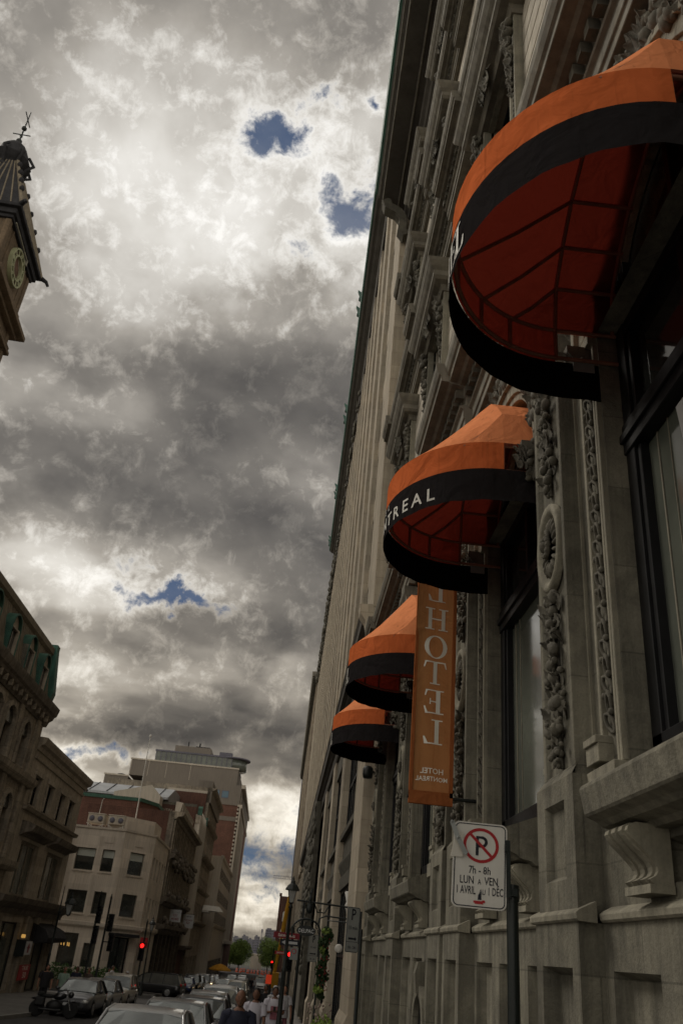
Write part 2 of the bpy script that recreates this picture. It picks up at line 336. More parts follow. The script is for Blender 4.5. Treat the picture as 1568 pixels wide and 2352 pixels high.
def obj(name, mb, m, parent=None, label=None, kind=None, bevel=0, world=None):
    me = bpy.data.meshes.new(name); off = Vector((0, 0, 0))
    if parent is not None:
        top = parent
        while top.parent: top = top.parent
        if ROOTW.get(top.name): off = top.location
    vs = [tuple(Vector(p) - off) for p in mb.v] if off.length else mb.v
    me.from_pydata(vs, [], mb.f)
    for mm in (m if isinstance(m, list) else [m]): me.materials.append(K[mm] if isinstance(mm, str) else mm)
    me.polygons.foreach_set('use_smooth', mb.sm); me.polygons.foreach_set('material_index', mb.mi); me.update()
    bm = bmesh.new(); bm.from_mesh(me); bmesh.ops.recalc_face_normals(bm, faces=bm.faces) if not getattr(mb, 'keep', False) else None
    bm.to_mesh(me); bm.free()
    o = bpy.data.objects.new(name, me); C.objects.link(o)
    if parent is not None: o.parent = parent
    if label: o['label'] = label
    if kind: o['kind'] = kind
    if bevel:
        b = o.modifiers.new('edge', 'BEVEL'); b.width = bevel; b.segments = 1; b.limit_method = 'ANGLE'; b.angle_limit = R(50)
    return o
def thing(name, label, cat, loc=(0, 0, 0), rotz=0, group=None, world=False):
    o = bpy.data.objects.new(name, None); C.objects.link(o); o.location = loc; o.rotation_euler = (0, 0, rotz); o.empty_display_size = .2
    o['label'] = label; o['category'] = cat
    if group: o['group'] = group
    if world: ROOTW[o.name] = True
    return o
def tag(o, label, cat, group=None):
    o['label'] = label; o['category'] = cat
    if group: o['group'] = group
    return o
def copy_tree(o, parent=None):
    c = o.copy(); C.objects.link(c); c.parent = parent
    if o.name in ROOTW: ROOTW[c.name] = ROOTW[o.name]
    for ch in list(o.children): copy_tree(ch, c)
    return c
_tc = {}
def text2d(s, size=1.0, align='CENTER'):
    k = (s, size, align)
    if k in _tc: return _tc[k]
    cu = bpy.data.curves.new('t', 'FONT'); cu.body = s; cu.size = size; cu.align_x = align; cu.resolution_u = 2; cu.offset = .012 * size
    o = bpy.data.objects.new('t', cu); C.objects.link(o); bpy.context.view_layer.update()
    me = o.evaluated_get(bpy.context.evaluated_depsgraph_get()).to_mesh()
    r = ([(v.co.x, v.co.y) for v in me.vertices], [tuple(p.vertices) for p in me.polygons])
    o.evaluated_get(bpy.context.evaluated_depsgraph_get()).to_mesh_clear()
    bpy.data.objects.remove(o); bpy.data.curves.remove(cu)
    _tc[k] = r; return r
def put_text(mb, s, size, f, align='CENTER', sx=1.0):
    v, fc = text2d(s, size, align); mb.add([f(x * sx, y) for x, y in v], fc)
def rrect(w_, h_, r, n=5):
    out = []
    for cx, cy, a0 in ((w_ / 2 - r, h_ / 2 - r, 0), (-w_ / 2 + r, h_ / 2 - r, 90), (-w_ / 2 + r, -h_ / 2 + r, 180), (w_ / 2 - r, -h_ / 2 + r, 270)):
        for i in range(n + 1):
            a = R(a0 + 90 * i / n); out.append((cx + r * math.cos(a), cy + r * math.sin(a)))
    return out

# ------------------------------------------------------------------ ground profile
GP = [(-60, .3), (0, 0), (10, -.2), (20, -.48), (30, -.78), (44, -1.25), (57, -1.65), (85, -2.35), (110, -2.95), (165, -4.0), (230, -4.8), (400, -6), (1500, -9)]
def G(y):
    for (a, za), (b, zb) in zip(GP, GP[1:]):
        if y <= b: return za + (zb - za) * (y - a) / (b - a)
    return GP[-1][1]
YS = sorted(set([p[0] for p in GP] + list(range(-56, 400, 8)) + [67, 79]))
def strip(name, x0, x1, y0, y1, dz, m, thick=0, kind='structure'):
    mb = MB(); ys = [y0] + [y for y in YS if y0 < y < y1] + [y1]
    for a, b in zip(ys, ys[1:]):
        za, zb = G(a) + dz, G(b) + dz
        mb.quad((x0, a, za), (x1, a, za), (x1, b, zb), (x0, b, zb))
        if thick:
            for x in (x0, x1): mb.quad((x, a, za), (x, b, zb), (x, b, zb - thick), (x, a, za - thick))
    if thick:
        mb.quad((x0, y0, G(y0) + dz), (x1, y0, G(y0) + dz), (x1, y0, G(y0) + dz - thick), (x0, y0, G(y0) + dz - thick))
        mb.quad((x0, y1, G(y1) + dz), (x1, y1, G(y1) + dz), (x1, y1, G(y1) + dz - thick), (x0, y1, G(y1) + dz - thick))
    return obj(name, mb, m, kind=kind)
strip('ground', -900, 900, -60, 1500, -.03, 'earth')
strip('road', -60, 40, -58, 420, -.01, 'asphalt')
strip('pavement', -.30, 2.9, -56, 180, .12, 'pavement', .14)
strip('kerb', -.45, -.30, -56, 180, .13, 'kerb', .15)
strip('pavement', -34, -9.95, -56, 67, .12, 'pavement', .14)
strip('kerb', -9.95, -9.8, -56, 67, .13, 'kerb', .15)
strip('pavement', -34, -9.95, 79, 212, .12, 'pavement', .14)
strip('kerb', -9.95, -9.8, 79, 212, .13, 'kerb', .15)
mb = MB()
for k in range(14): 
    y = 34 + k * 6.5
    mb.quad((-5.05, y, G(y) - .004), (-4.93, y, G(y) - .004), (-4.93, y + 2.4, G(y + 2.4) - .004), (-5.05, y + 2.4, G(y + 2.4) - .004))
obj('lane_marking', mb, 'paint', kind='structure')

# ================================================================== HOTEL (right)
hotel = thing('hotel_building', 'grey-green carved stone hotel facade on the right, behind the four orange awnings', 'building', (2.2, 0, 0), world=True)
Y0, YE = -7.0, 24.25
BAYS = [(-4.20, 1.28), (.20, 1.28), (4.63, 1.31), (9.25, 1.31), (15.8, 1.31), (21.2, 1.31)]
AWC = {2: 4.62, 3: 9.24, 4: 15.9, 5: 21.4}
PIL = [-1.85, 2.6, 7.05, 11.5, 12.87, 18.0, 23.5]

def wall_x(mb, x, y0, y1, z0, z1, holes, depth):
    ys = sorted({y0, y1, *[h[0] for h in holes], *[h[1] for h in holes]}); zs = sorted({z0, z1, *[h[2] for h in holes], *[h[3] for h in holes]})
    for a, b in zip(ys, ys[1:]):
        for c, d_ in zip(zs, zs[1:]):
            my, mz = (a + b) / 2, (c + d_) / 2
            if any(h[0] < my < h[1] and h[2] < mz < h[3] for h in holes): continue
            mb.quad((x, a, c), (x, b, c), (x, b, d_), (x, a, d_))
    for a, b, c, d_ in holes:
        X = x + depth
        mb.quad((x, a, c), (X, a, c), (X, a, d_), (x, a, d_)); mb.quad((x, b, c), (X, b, c), (X, b, d_), (x, b, d_))
        mb.quad((x, a, c), (x, b, c), (X, b, c), (X, a, c)); mb.quad((x, a, d_), (x, b, d_), (X, b, d_), (X, a, d_))

# core body
mb = MB(); mb.box(2.75, 14, Y0, YE, -1.2, 30.4); obj('core', mb, 'stone', hotel)

# --- plinth with recessed panels
def panel(mb, x, a, b, c, d_, rim=.09, dep=.07):
    # moulded recessed panel: outer frame quads around a sunk field
    wall = [(x - .012, a, b, c, d_)]
    for (a0, b0, c0, d0, x0) in ((a, b, c, d_, x), ):
        i = rim
        mb.quad((x0, a, c), (x0 + dep, a + i, c + i), (x0 + dep, b - i, c + i), (x0, b, c)); mb.quad((x0, a, d_), (x0, b, d_), (x0 + dep, b - i, d_ - i), (x0 + dep, a + i, d_ - i))
        mb.quad((x0, a, c), (x0, a, d_), (x0 + dep, a + i, d_ - i), (x0 + dep, a + i, c + i)); mb.quad((x0, b, c), (x0 + dep, b - i, c + i), (x0 + dep, b - i, d_ - i), (x0, b, d_))
        a, b, c, d_ = a + i, b - i, c + i, d_ - i
        mb.quad((x0 + dep, a, c), (x0 + dep, b, c), (x0 + dep, b, d_), (x0 + dep, a, d_))
def wall_panels(mb, x, y0, y1, z0, z1, pans, rim=.09, dep=.07):
    wall_x(mb, x, y0, y1, z0, z1, pans, 0.0001)
    for p in pans: panel(mb, x, *p, rim=rim, dep=dep)

plinth = MB()
segs = []
for (c, hw), nx in zip(BAYS, [None] * 6): pass
# bays between pilasters
edges = sorted(PIL)
bounds = [(Y0, -1.85 - .55)] + [(a + .55, b - .55) for a, b in zip(edges, edges[1:])] + [(edges[-1] + .5, YE)]
for a, b in bounds:
    if b - a < .25: continue
    n = 1 if b - a < 1.2 else (2 if b - a < 3 else 3)
    wdt = (b - a) / n
    wall_panels(plinth, 2.31, a, b, -1.2, 2.56, [(a + i * wdt + .16, a + (i + 1) * wdt - .16, .35, 2.26) for i in range(n)], .04, .11)
for p in PIL:
    plinth.quad((2.13, p - .55, -1.2), (2.34, p - .55, -1.2), (2.34, p - .55, 2.56), (2.13, p - .55, 2.56)); plinth.quad((2.13, p + .55, -1.2), (2.34, p + .55, -1.2), (2.34, p + .55, 2.56), (2.13, p + .55, 2.56))
    wall_panels(plinth, 2.13, p - .55, p + .55, -1.2, 2.56, [(p - .38, p + .38, .45, 2.26)], .05, .13)
obj('plinth', plinth, 'stone', hotel)
mb = MB(); mb.extr([(2.75, -1.2), (1.98, -1.2), (1.98, .1), (2.03, .14), (2.75, .14)], Y0, YE, 1); obj('base_course', mb, 'stone', hotel, bevel=.01)
# belt moulding following the pedestals
def belt(mb, prof, xs, segs_):
    for (a, b, sh) in segs_: mb.extr([(x + sh, z) for x, z in prof], a, b, 1)
bp_ = [(2.42, 2.555), (2.285, 2.56), (2.27, 2.575), (2.265, 2.615), (2.29, 2.635), (2.42, 2.70)]
mb = MB(); sg = []
cur = Y0
for p in PIL:
    if p - .62 > cur: sg.append((cur, p - .62, .0))
    sg.append((p - .62, p + .62, -.17)); cur = p + .62
sg.append((cur, YE, 0)) if cur < YE else None
sg2 = [(max(a, Y0), min(b, YE), s) for a, b, s in sg if b > a]
# merge overlap between the paired pilasters
fixed = []
for a, b, s in sg2:
    if fixed and a < fixed[-1][1]: a = fixed[-1][1] + .001
    if b > a: fixed.append((a, b, s))
belt(mb, bp_, None, fixed); obj('belt_moulding', mb, 'stone_lt', hotel, bevel=.006)
# wall band behind pedestals, z 2.6 - 3.45
mb = MB()
for p in PIL:
    wall_panels(mb, 2.15, p - .5, p + .5, 2.62, 3.62, [(p - .27, p + .27, 2.86, 3.45)], .04, .06)
    for q in (p - .5, p + .5): mb.quad((2.15, q, 2.6), (2.38, q, 2.6), (2.38, q, 3.62), (2.15, q, 3.62))
    mb.quad((2.15, p - .5, 3.62), (2.15, p + .5, 3.62), (2.22, p + .43, 3.72), (2.22, p - .43, 3.72))
for a, b in [(Y0, -2.35)] + [(a + .5, b - .5) for a, b in zip(edges, edges[1:]) if b - a > 2] :
    wall_panels(mb, 2.36, a, b, 2.62, 3.42, [(a + .85, b - .85, 2.80, 2.93)] if 0 else [(a + 1.15, b - 1.15, 2.76, 3.02)], .03, .09)
wall_x(mb, 2.32, 12.0, 12.37, 2.6, 9.9, [], .1); wall_x(mb, 2.32, 23.93, YE, 2.6, 30, [], .1)
obj('pedestal_course', mb, 'stone', hotel)

# pilasters with garlands and medallions
def leafp(mb, c, sc, rot, seed):
    # curled acanthus leaf: five lobes with a sunk rib
    n = 8; v = []
    for i in range(n + 1):
        t = i / n; wd = sc * (.36 if i % 2 else .50) * math.sin(PI * (.10 + .84 * t)); cu = .55 * t * t * sc
        for k, q in ((-1, -.02), (-.5, -.10), (0, 0), (.5, -.10), (1, -.02)): v.append(tuple(Vector(c) + rot @ Vector((-cu + q * sc, k * wd, (t - .3) * sc))))
    f = [(i * 5 + k, i * 5 + k + 1, i * 5 + k + 6, i * 5 + k + 5) for i in range(n) for k in range(4)]
    mb.add(v, f, True)
def garland(mb, x, y, z0, z1, wd, dep, rnd, dens=24):
    n = int((z1 - z0) * dens)
    for i in range(n):
        z = z0 + (z1 - z0) * (i + rnd.random()) / n
        env = .45 + .55 * abs(math.sin((z - z0) * 3.1 + rnd.random() * .3))
        taper = min(1, (z - z0) / .35 + .25)
        yy = y + (rnd.random() - .5) * wd * env * taper
        rot = Euler((rnd.uniform(-.8, .8), rnd.uniform(-.3, .5), rnd.uniform(-.35, .35))).to_matrix()
        if rnd.random() < .42:
            leafp(mb, (x - dep * .45 * rnd.random(), yy, z), rnd.uniform(.08, .135) * taper, rot, 0)
        else:
            r = rnd.choice((rnd.uniform(.018, .03), rnd.uniform(.03, .058))) * (.5 + .5 * taper)
            mb.ell((x - dep * rnd.uniform(.15, .5), yy, z), (r, r * rnd.uniform(.8, 1.2), r * rnd.uniform(.9, 1.4)), rot, 7, 5)
    mb.tube([(x - .02, y, z0), (x - .03, y + .02, (z0 + z1) / 2), (x - .02, y, z1)], .02, 6)
def medallion(parent, x, y, z, ry=.34, rz=.46):
    mb = MB(); N = 32; rings = []
    for (s, o) in ((1, 0), (1, -.05), (.93, -.075), (.80, -.06), (.74, -.015), (.70, .0)):
        rings.append([(x + o, y + ry * s * math.cos(2 * PI * j / N), z + rz * s * math.sin(2 * PI * j / N)) for j in range(N)])
    mb.ring_loft(rings, True, True)
    m = obj('medallion', mb, 'stone_lt', parent)
    mb = MB()
    for j in range(18):
        a = 2 * PI * j / 18; rot = Matrix.Rotation(a, 3, 'X')
        mb.ell((x - .03, y + ry * .50 * math.cos(a), z + rz * .50 * math.sin(a)), (.035, .085, .022), rot, 7, 4)
    for j in range(10):
        a = 2 * PI * j / 10; mb.ell((x - .08, y + ry * .2 * math.cos(a), z + rz * .2 * math.sin(a)), (.035, .03, .045), Matrix.Rotation(a, 3, 'X'), 6, 4)
    mb.ell((x - .10, y, z), (.045, .04, .06), None, 8, 6); mb.ell((x - .10, y + .02, z + .07), (.03, .03, .03), None, 6, 4)
    obj('rosette', mb, 'stone_dk', m)
rnd = random.Random(3)
for p in PIL:
    mb = MB(); hw = .43
    # shaft with raised edge fillets
    mb.extr([(2.40, p - hw), (2.20, p - hw), (2.20, p - hw + .07), (2.225, p - hw + .09), (2.25, p - hw + .11), (2.25, p + hw - .11), (2.225, p + hw - .09), (2.20, p + hw - .07), (2.20, p + hw), (2.40, p + hw)], 3.6, 9.2, 2)
    pil = obj('pilaster', mb, 'stone', hotel, bevel=.006)
    if p > 0:
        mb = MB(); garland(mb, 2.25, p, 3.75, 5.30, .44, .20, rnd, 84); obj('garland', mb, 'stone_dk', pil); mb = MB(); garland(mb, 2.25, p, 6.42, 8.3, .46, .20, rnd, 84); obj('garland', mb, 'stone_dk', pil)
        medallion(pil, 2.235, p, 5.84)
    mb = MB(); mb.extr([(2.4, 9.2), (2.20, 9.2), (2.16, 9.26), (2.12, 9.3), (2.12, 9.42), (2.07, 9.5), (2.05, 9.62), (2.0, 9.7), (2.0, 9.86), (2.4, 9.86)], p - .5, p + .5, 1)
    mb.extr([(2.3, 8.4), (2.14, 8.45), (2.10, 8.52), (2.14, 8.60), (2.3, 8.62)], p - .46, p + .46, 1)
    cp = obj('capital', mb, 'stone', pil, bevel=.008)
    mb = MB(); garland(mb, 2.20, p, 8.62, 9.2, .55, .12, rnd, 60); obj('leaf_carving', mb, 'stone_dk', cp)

# ground-floor window bays
def arch_panel(mb, x, y0, y1, z0, z1, c, r, X2, n=20):
    arc = [(c + r * math.cos(PI - PI * i / n), z0 + r * math.sin(PI - PI * i / n)) for i in range(n + 1)]
    for (a, b) in zip(arc, arc[1:]):
        mb.quad((x, a[0], a[1]), (x, b[0], b[1]), (x, b[0], z1), (x, a[0], z1))
        mb.quad((x, a[0], a[1]), (X2, a[0], a[1]), (X2, b[0], b[1]), (x, b[0], b[1]))
    mb.quad((x, y0, z0), (x, c - r, z0), (x, c - r, z1), (x, y0, z1)); mb.quad((x, c + r, z0), (x, y1, z0), (x, y1, z1), (x, c + r, z1))
def scroll_console(mb, x, y, z0, z1, wd, pr):
    h = z1 - z0; pts = []
    for i in range(15):
        t = i / 14
        pr_ = pr * (.30 + .62 * math.sin(PI * min(1, max(0, (t - .25) / .75)) * .5) ** 1.6 + .20 * math.exp(-((t - .06) / .07) ** 2))
        if t > .85: pr_ *= 1 - .25 * ((t - .85) / .15) ** 2
        pts.append((x - pr_, z0 + h * t))
    pts += [(x, z1), (x, z0)]
    mb.extr(pts, y - wd / 2, y + wd / 2, 1, False)
    inner = [(px - .018, pz) for px, pz in pts[:15]] + [(x, z1), (x, z0)]
    for o in (-.30, 0, .30): mb.extr(inner, y + o * wd - wd * .085, y + o * wd + wd * .085, 1)
    mb.box(x - pr * .50, x, y - wd * .52, y + wd * .52, z0 - .05, z0)
for bi, (c, hw) in enumerate(BAYS):
    near = bi >= 2
    pl = max([p for p in PIL if p < c] + [Y0 - 1]); pr_ = min([p for p in PIL if p > c])
    sa, sb = max(Y0, pl + .42), pr_ - .42
    mb = MB()
    wall_x(mb, 2.38, sa, sb, 3.4, 7.62, [(c - hw, c + hw, 3.4, 7.62)], .28)
    arch_panel(mb, 2.38, sa, sb, 7.62, 9.9, c, hw, 2.66)
    sur = obj('window_surround', mb, 'stone', hotel)
    # stepped jamb mouldings and archivolt
    mb = MB()
    for s in (-1, 1):
        e = c + s * hw
        for (o0, o1, xx) in ((.02, .06, 2.335), (.10, .14, 2.345), (.40, .45, 2.34), (.66, .72, 2.35)):
            a, b = sorted((e + s * o0, e + s * o1)); mb.box(xx, 2.40, a, b, 3.62, 7.5)
        a, b = sorted((e + s * .02, e + s * .72)); mb.box(2.27, 2.42, a, b, 3.42, 3.62); mb.box(2.29, 2.42, a, b, 7.5, 7.62)
        a, b = sorted((e + s * .30, e + s * .58)); mb.box(2.26, 2.42, a, b, 3.66, 3.80)
        mb.box(2.24, 2.42, a, b, 3.80, 3.86)
    N = 22
    for (r0, r1, x0) in ((hw + .0, hw + .10, 2.33), (hw + .10, hw + .26, 2.29), (hw + .26, hw + .34, 2.24)):
        pts_ = []
        for i in range(N):
            a0, a1 = PI * i / N, PI * (i + 1) / N
            q = [(c - r0 * math.cos(a0), 7.62 + r0 * math.sin(a0)), (c - r1 * math.cos(a0), 7.62 + r1 * math.sin(a0)), (c - r1 * math.cos(a1), 7.62 + r1 * math.sin(a1)), (c - r0 * math.cos(a1), 7.62 + r0 * math.sin(a1))]
            mb.add([(x0, *p_) for p_ in q] + [(2.385, *p_) for p_ in q], [(0, 1, 2, 3), (0, 4, 5, 1), (1, 5, 6, 2), (2, 6, 7, 3), (3, 7, 4, 0)])
    obj('jamb_moulding', mb, 'stone_lt', sur, bevel=.005 if near else 0)
    # carved running chain on the surround
    for s in (-1, 1):
        mb = MB()
        y = c + s * (hw + .27); z = 3.95; k = 0
        while z < 7.4:
            N = 8; A = Matrix.Rotation(.5 if k % 2 else -.5, 3, 'X'); pts_ = [tuple(Vector((2.36, y, z)) + A @ Vector((-.02 * math.sin(2 * PI * j / N), .055 * math.cos(2 * PI * j / N), .085 * math.sin(2 * PI * j / N)))) for j in range(N + 1)]
            mb.tube(pts_, .018, 5, True, False)
            mb.ell((2.35, y + (.06 if k % 2 else -.06), z + .075), (.03, .035, .03), None, 6, 4); z += .15; k += 1
        obj('chain_carving', mb, 'stone_dk', sur)
    # impost consoles at the arch springing
    for s in (-1, 1):
        mb = MB()
        y = c + s * (hw + .17)
        mb.extr([(2.38, 7.05), (2.28, 7.08), (2.24, 7.2), (2.20, 7.35), (2.12, 7.45), (2.12, 7.52), (2.38, 7.52)], y - .07, y + .07, 1)
        for k in range(12): mb.ell((2.20 + rnd.uniform(-.08, .1), y + rnd.uniform(-.10, .10), 7.12 + rnd.uniform(0, .4)), (.045, .035, .05), Euler((rnd.random(), rnd.random(), 0)).to_matrix(), 7, 5)
        for k in range(14): leafp(mb, (2.14 + rnd.uniform(-.04, .08), y + rnd.uniform(-.09, .09), 7.15 + rnd.uniform(0, .35)), .10, Euler((rnd.uniform(-.5, .5), 0, rnd.uniform(-.4, .4))).to_matrix(), 0)
        obj('impost_carving', mb, 'stone_dk', sur)
    # foliage crest above the arch
    mb = MB(); ztop = 7.62 + hw + .3
    for k in range(330 if near else 110):
        a = rnd.uniform(.12, PI - .12); rr_ = hw + rnd.uniform(.34, .80) * (1.0 - .45 * abs(math.cos(a)))
        y = c - rr_ * math.cos(a); z = 7.62 + rr_ * math.sin(a)
        if z > 9.95: continue
        if rnd.random() < .55: leafp(mb, (2.27, y, z), rnd.uniform(.10, .16), Euler((rnd.uniform(-1.6, 1.6), rnd.uniform(-.2, .2), rnd.uniform(-.25, .25))).to_matrix(), 0)
        else: r = rnd.uniform(.03, .085); mb.ell((2.27, y, z), (r, r, r * 1.2), None, 8, 5)
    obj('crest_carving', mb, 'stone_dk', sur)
    # sill and consoles
    mb = MB(); a, b = c - hw + .08, c + hw - .08
    mb.extr([(2.6, 3.06), (2.26, 3.07), (2.22, 3.10), (2.12, 3.12), (2.08, 3.15), (2.00, 3.18), (1.97, 3.35), (1.98, 3.38), (2.6, 3.62)], a, b, 1)
    sill = obj('window_sill', mb, 'stone', hotel, bevel=.012)
    for s in (-1, 1):
        mb = MB(); scroll_console(mb, 2.35, c + s * (hw - .42), 2.74, 3.09, .40, .31); obj('console', mb, 'stone_lt', sill)
    # window
    mb = MB(); X = 2.56; A, B_ = c - hw, c + hw
    for s in (0, 1):
        yy = (A, A + .17) if s == 0 else (B_ - .17, B_); mb.box(X, X + .12, *yy, 3.62, 8.9)
        yy = (A + .17, A + .23) if s == 0 else (B_ - .23, B_ - .17); mb.box(X + .03, X + .12, *yy, 3.62, 8.9)
    mb.box(X, X + .12, A, B_, 3.62, 3.80); mb.box(X - .02, X + .12, A, B_, 6.25, 6.55); mb.box(X - .05, X + .1, A, B_, 6.36, 6.44); mb.box(X + .01, X + .12, A, B_, 7.5, 7.66)
    mb.box(X + .02, X + .12, c - .04, c + .04, 6.5, 8.9)
    win = obj('window', mb, 'black', hotel, bevel=.006)
    mb = MB(); mb.box(X + .11, X + .13, A - .02, B_ + .02, 3.7, 6.3); obj('glass', mb, 'glass_room', win)
    mb = MB(); mb.box(X + .11, X + .13, A - .02, B_ + .02, 6.45, 8.9); obj('upper_glass', mb, 'glass', win)
    mb = MB(); mb.box(X + .10, X + .108, c + hw - .42, c + hw - .40, 3.8, 6.25); mb.box(X + .10, X + .108, c + hw - .62, c + hw - .612, 3.8, 6.25); obj('glazing_bar', mb, 'stone_lt', win)
    if bi == 2:
        mb = MB(); mb.quad((X + .07, 4.2, 5.50), (X + .07, 5.02, 5.66), (X + .05, 5.06, 6.16), (X + .07, 4.2, 6.2)); obj('poster', mb, 'signwhite', win)
        mb = MB(); mb.quad((X + .072, 4.2, 5.15), (X + .072, 4.9, 5.2), (X + .072, 4.95, 5.62), (X + .072, 4.2, 5.48)); obj('poster_foot', mb, 'orange_pl', win)
    if bi == 3:
        mb = MB()
        for z in (4.05, 4.28, 4.55): mb.quad((X + .10, 8.34, z), (X + .10, 8.62, z), (X + .10, 8.62, z + .17), (X + .10, 8.34, z + .17))
        obj('orange_notice', mb, 'signred', win)

# basement arched doorway
mb = MB(); y = 13.9
N = 12; arc = [(y - .42 * math.cos(PI * i / N), 1.35 + .42 * math.sin(PI * i / N)) for i in range(N + 1)]
mb.extr([(y - .42, -.4)] + arc + [(y + .42, -.4)], 2.19, 2.215, 0); dr = obj('basement_door', mb, 'black', hotel)
mb = MB()
for i in range(N):
    a0, a1 = PI * i / N, PI * (i + 1) / N
    q = [(y - r_ * math.cos(a), 1.35 + r_ * math.sin(a)) for r_, a in ((.42, a0), (.56, a0), (.56, a1), (.42, a1))]
    mb.add([(2.10, *p_) for p_ in q] + [(2.23, *p_) for p_ in q], [(0, 1, 2, 3), (0, 4, 5, 1), (1, 5, 6, 2), (2, 6, 7, 3), (3, 7, 4, 0)])
mb.box(2.10, 2.23, y - .56, y - .42, .3, 1.35); mb.box(2.10, 2.23, y + .42, y + .56, .3, 1.35); mb.extr([(2.23, 1.78), (2.06, 1.8), (2.04, 2.05), (2.08, 2.2), (2.23, 2.22)], y - .1, y + .1, 1)
obj('door_surround', mb, 'stone', dr)

# entablatures
def entab(z, sc, xo, name, dentil, near_detail=True):
    """z base of architrave, sc height scale, xo outer x"""
    pr = 2.22 - xo
    prof = [(2.75, 0), (2.22, 0), (2.22, .14), (2.19, .15), (2.19, .34), (2.14, .37), (2.12, .40), (2.24, .42), (2.24, .60), (2.20, .63), (2.20, .80), (2.10, .83), (2.22 - pr * .45, .84), (2.22 - pr * .55, .88), (2.22 - pr * .82, .89), (2.22 - pr * .82, 1.0), (2.22 - pr * .90, 1.03), (2.22 - pr * .98, 1.12), (xo, 1.2), (xo, 1.26), (2.75, 1.32)]
    prof = [(x, z + h * sc) for x, h in prof]
    groups = []
    for p in PIL:
        if groups and p - groups[-1][1] < 1.2 + .3: groups[-1][1] = p + .58
        else: groups.append([p - .58, p + .58])
    mb = MB(); cur = Y0
    for a, b in groups:
        b = min(b, YE)
        if a > cur: mb.extr(prof, cur, a, 1)
        mb.extr([(x - .14 if x < 2.7 else x, zz) for x, zz in prof], a, b, 1); cur = b
    if cur < YE - .01: mb.extr(prof, cur, YE, 1)
    e = obj(name, mb, 'cornice', hotel, bevel=.008)
    mb = MB(); y = Y0
    while y < YE - .1:
        inp = any(a - .02 < y < b for a, b in groups); sh = -.14 if inp else 0
        mb.box(2.22 - pr * .30 + sh, 2.23 + sh, y, y + .13, z + .62 * sc, z + .79 * sc); y += .24
    if dentil: obj('dentil_course', mb, 'stone_dk', e)
    return e
entab(9.9, .96, 1.72, 'entablature', True)
entab(17.35, .85, 1.80, 'entablature', True)
entab(24.0, .8, 1.82, 'entablature', True)
# top cornice with deep dark soffit and copper gutter
mb = MB()
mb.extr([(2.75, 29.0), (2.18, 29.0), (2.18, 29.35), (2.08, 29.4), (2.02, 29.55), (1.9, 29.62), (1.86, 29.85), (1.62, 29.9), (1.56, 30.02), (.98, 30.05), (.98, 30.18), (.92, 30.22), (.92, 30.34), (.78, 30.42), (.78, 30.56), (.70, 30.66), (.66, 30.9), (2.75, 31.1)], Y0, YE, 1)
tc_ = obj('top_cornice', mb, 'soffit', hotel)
mb = MB()
for (x, z, r) in ((1.62, 29.86, .035), (.97, 30.11, .05), (.80, 30.44, .035)): mb.tube([(x, Y0, z), (x, YE - .02, z)], r, 8)
obj('bead_moulding', mb, 'cornice', tc_)
mb = MB(); mb.extr([(.70, 30.66), (.60, 30.74), (.585, 31.0), (.60, 31.16), (.66, 31.18), (.66, 30.9)], Y0, YE, 1); obj('gutter', mb, 'copper', tc_)
mb = MB(); cl = [(2.12, 28.15), (1.92, 28.05), (1.80, 28.25), (1.84, 28.6), (1.80, 28.95), (1.62, 29.25), (1.38, 29.40), (1.18, 29.5), (1.10, 29.72), (1.22, 29.86)]; th = [.10, .16, .17, .15, .15, .17, .18, .18, .17, .10]
up_, dn_ = [], []
for i, (px, pz) in enumerate(cl):
    q0, q1 = cl[max(0, i - 1)], cl[min(len(cl) - 1, i + 1)]; tx, tz = q1[0] - q0[0], q1[1] - q0[1]; l_ = math.hypot(tx, tz); up_.append((px - tz / l_ * th[i], pz + tx / l_ * th[i])); dn_.append((px + tz / l_ * th[i], pz - tx / l_ * th[i]))
for i in range(len(cl) - 1): mb.extr([up_[i], up_[i + 1], dn_[i + 1], dn_[i]], 23.72, 24.18, 1)
for k in (23.8, 24.1): mb.tube([(x_, k, z_) for x_, z_ in dn_], .05, 6)
obj('console', mb, 'stone_dk', tc_)

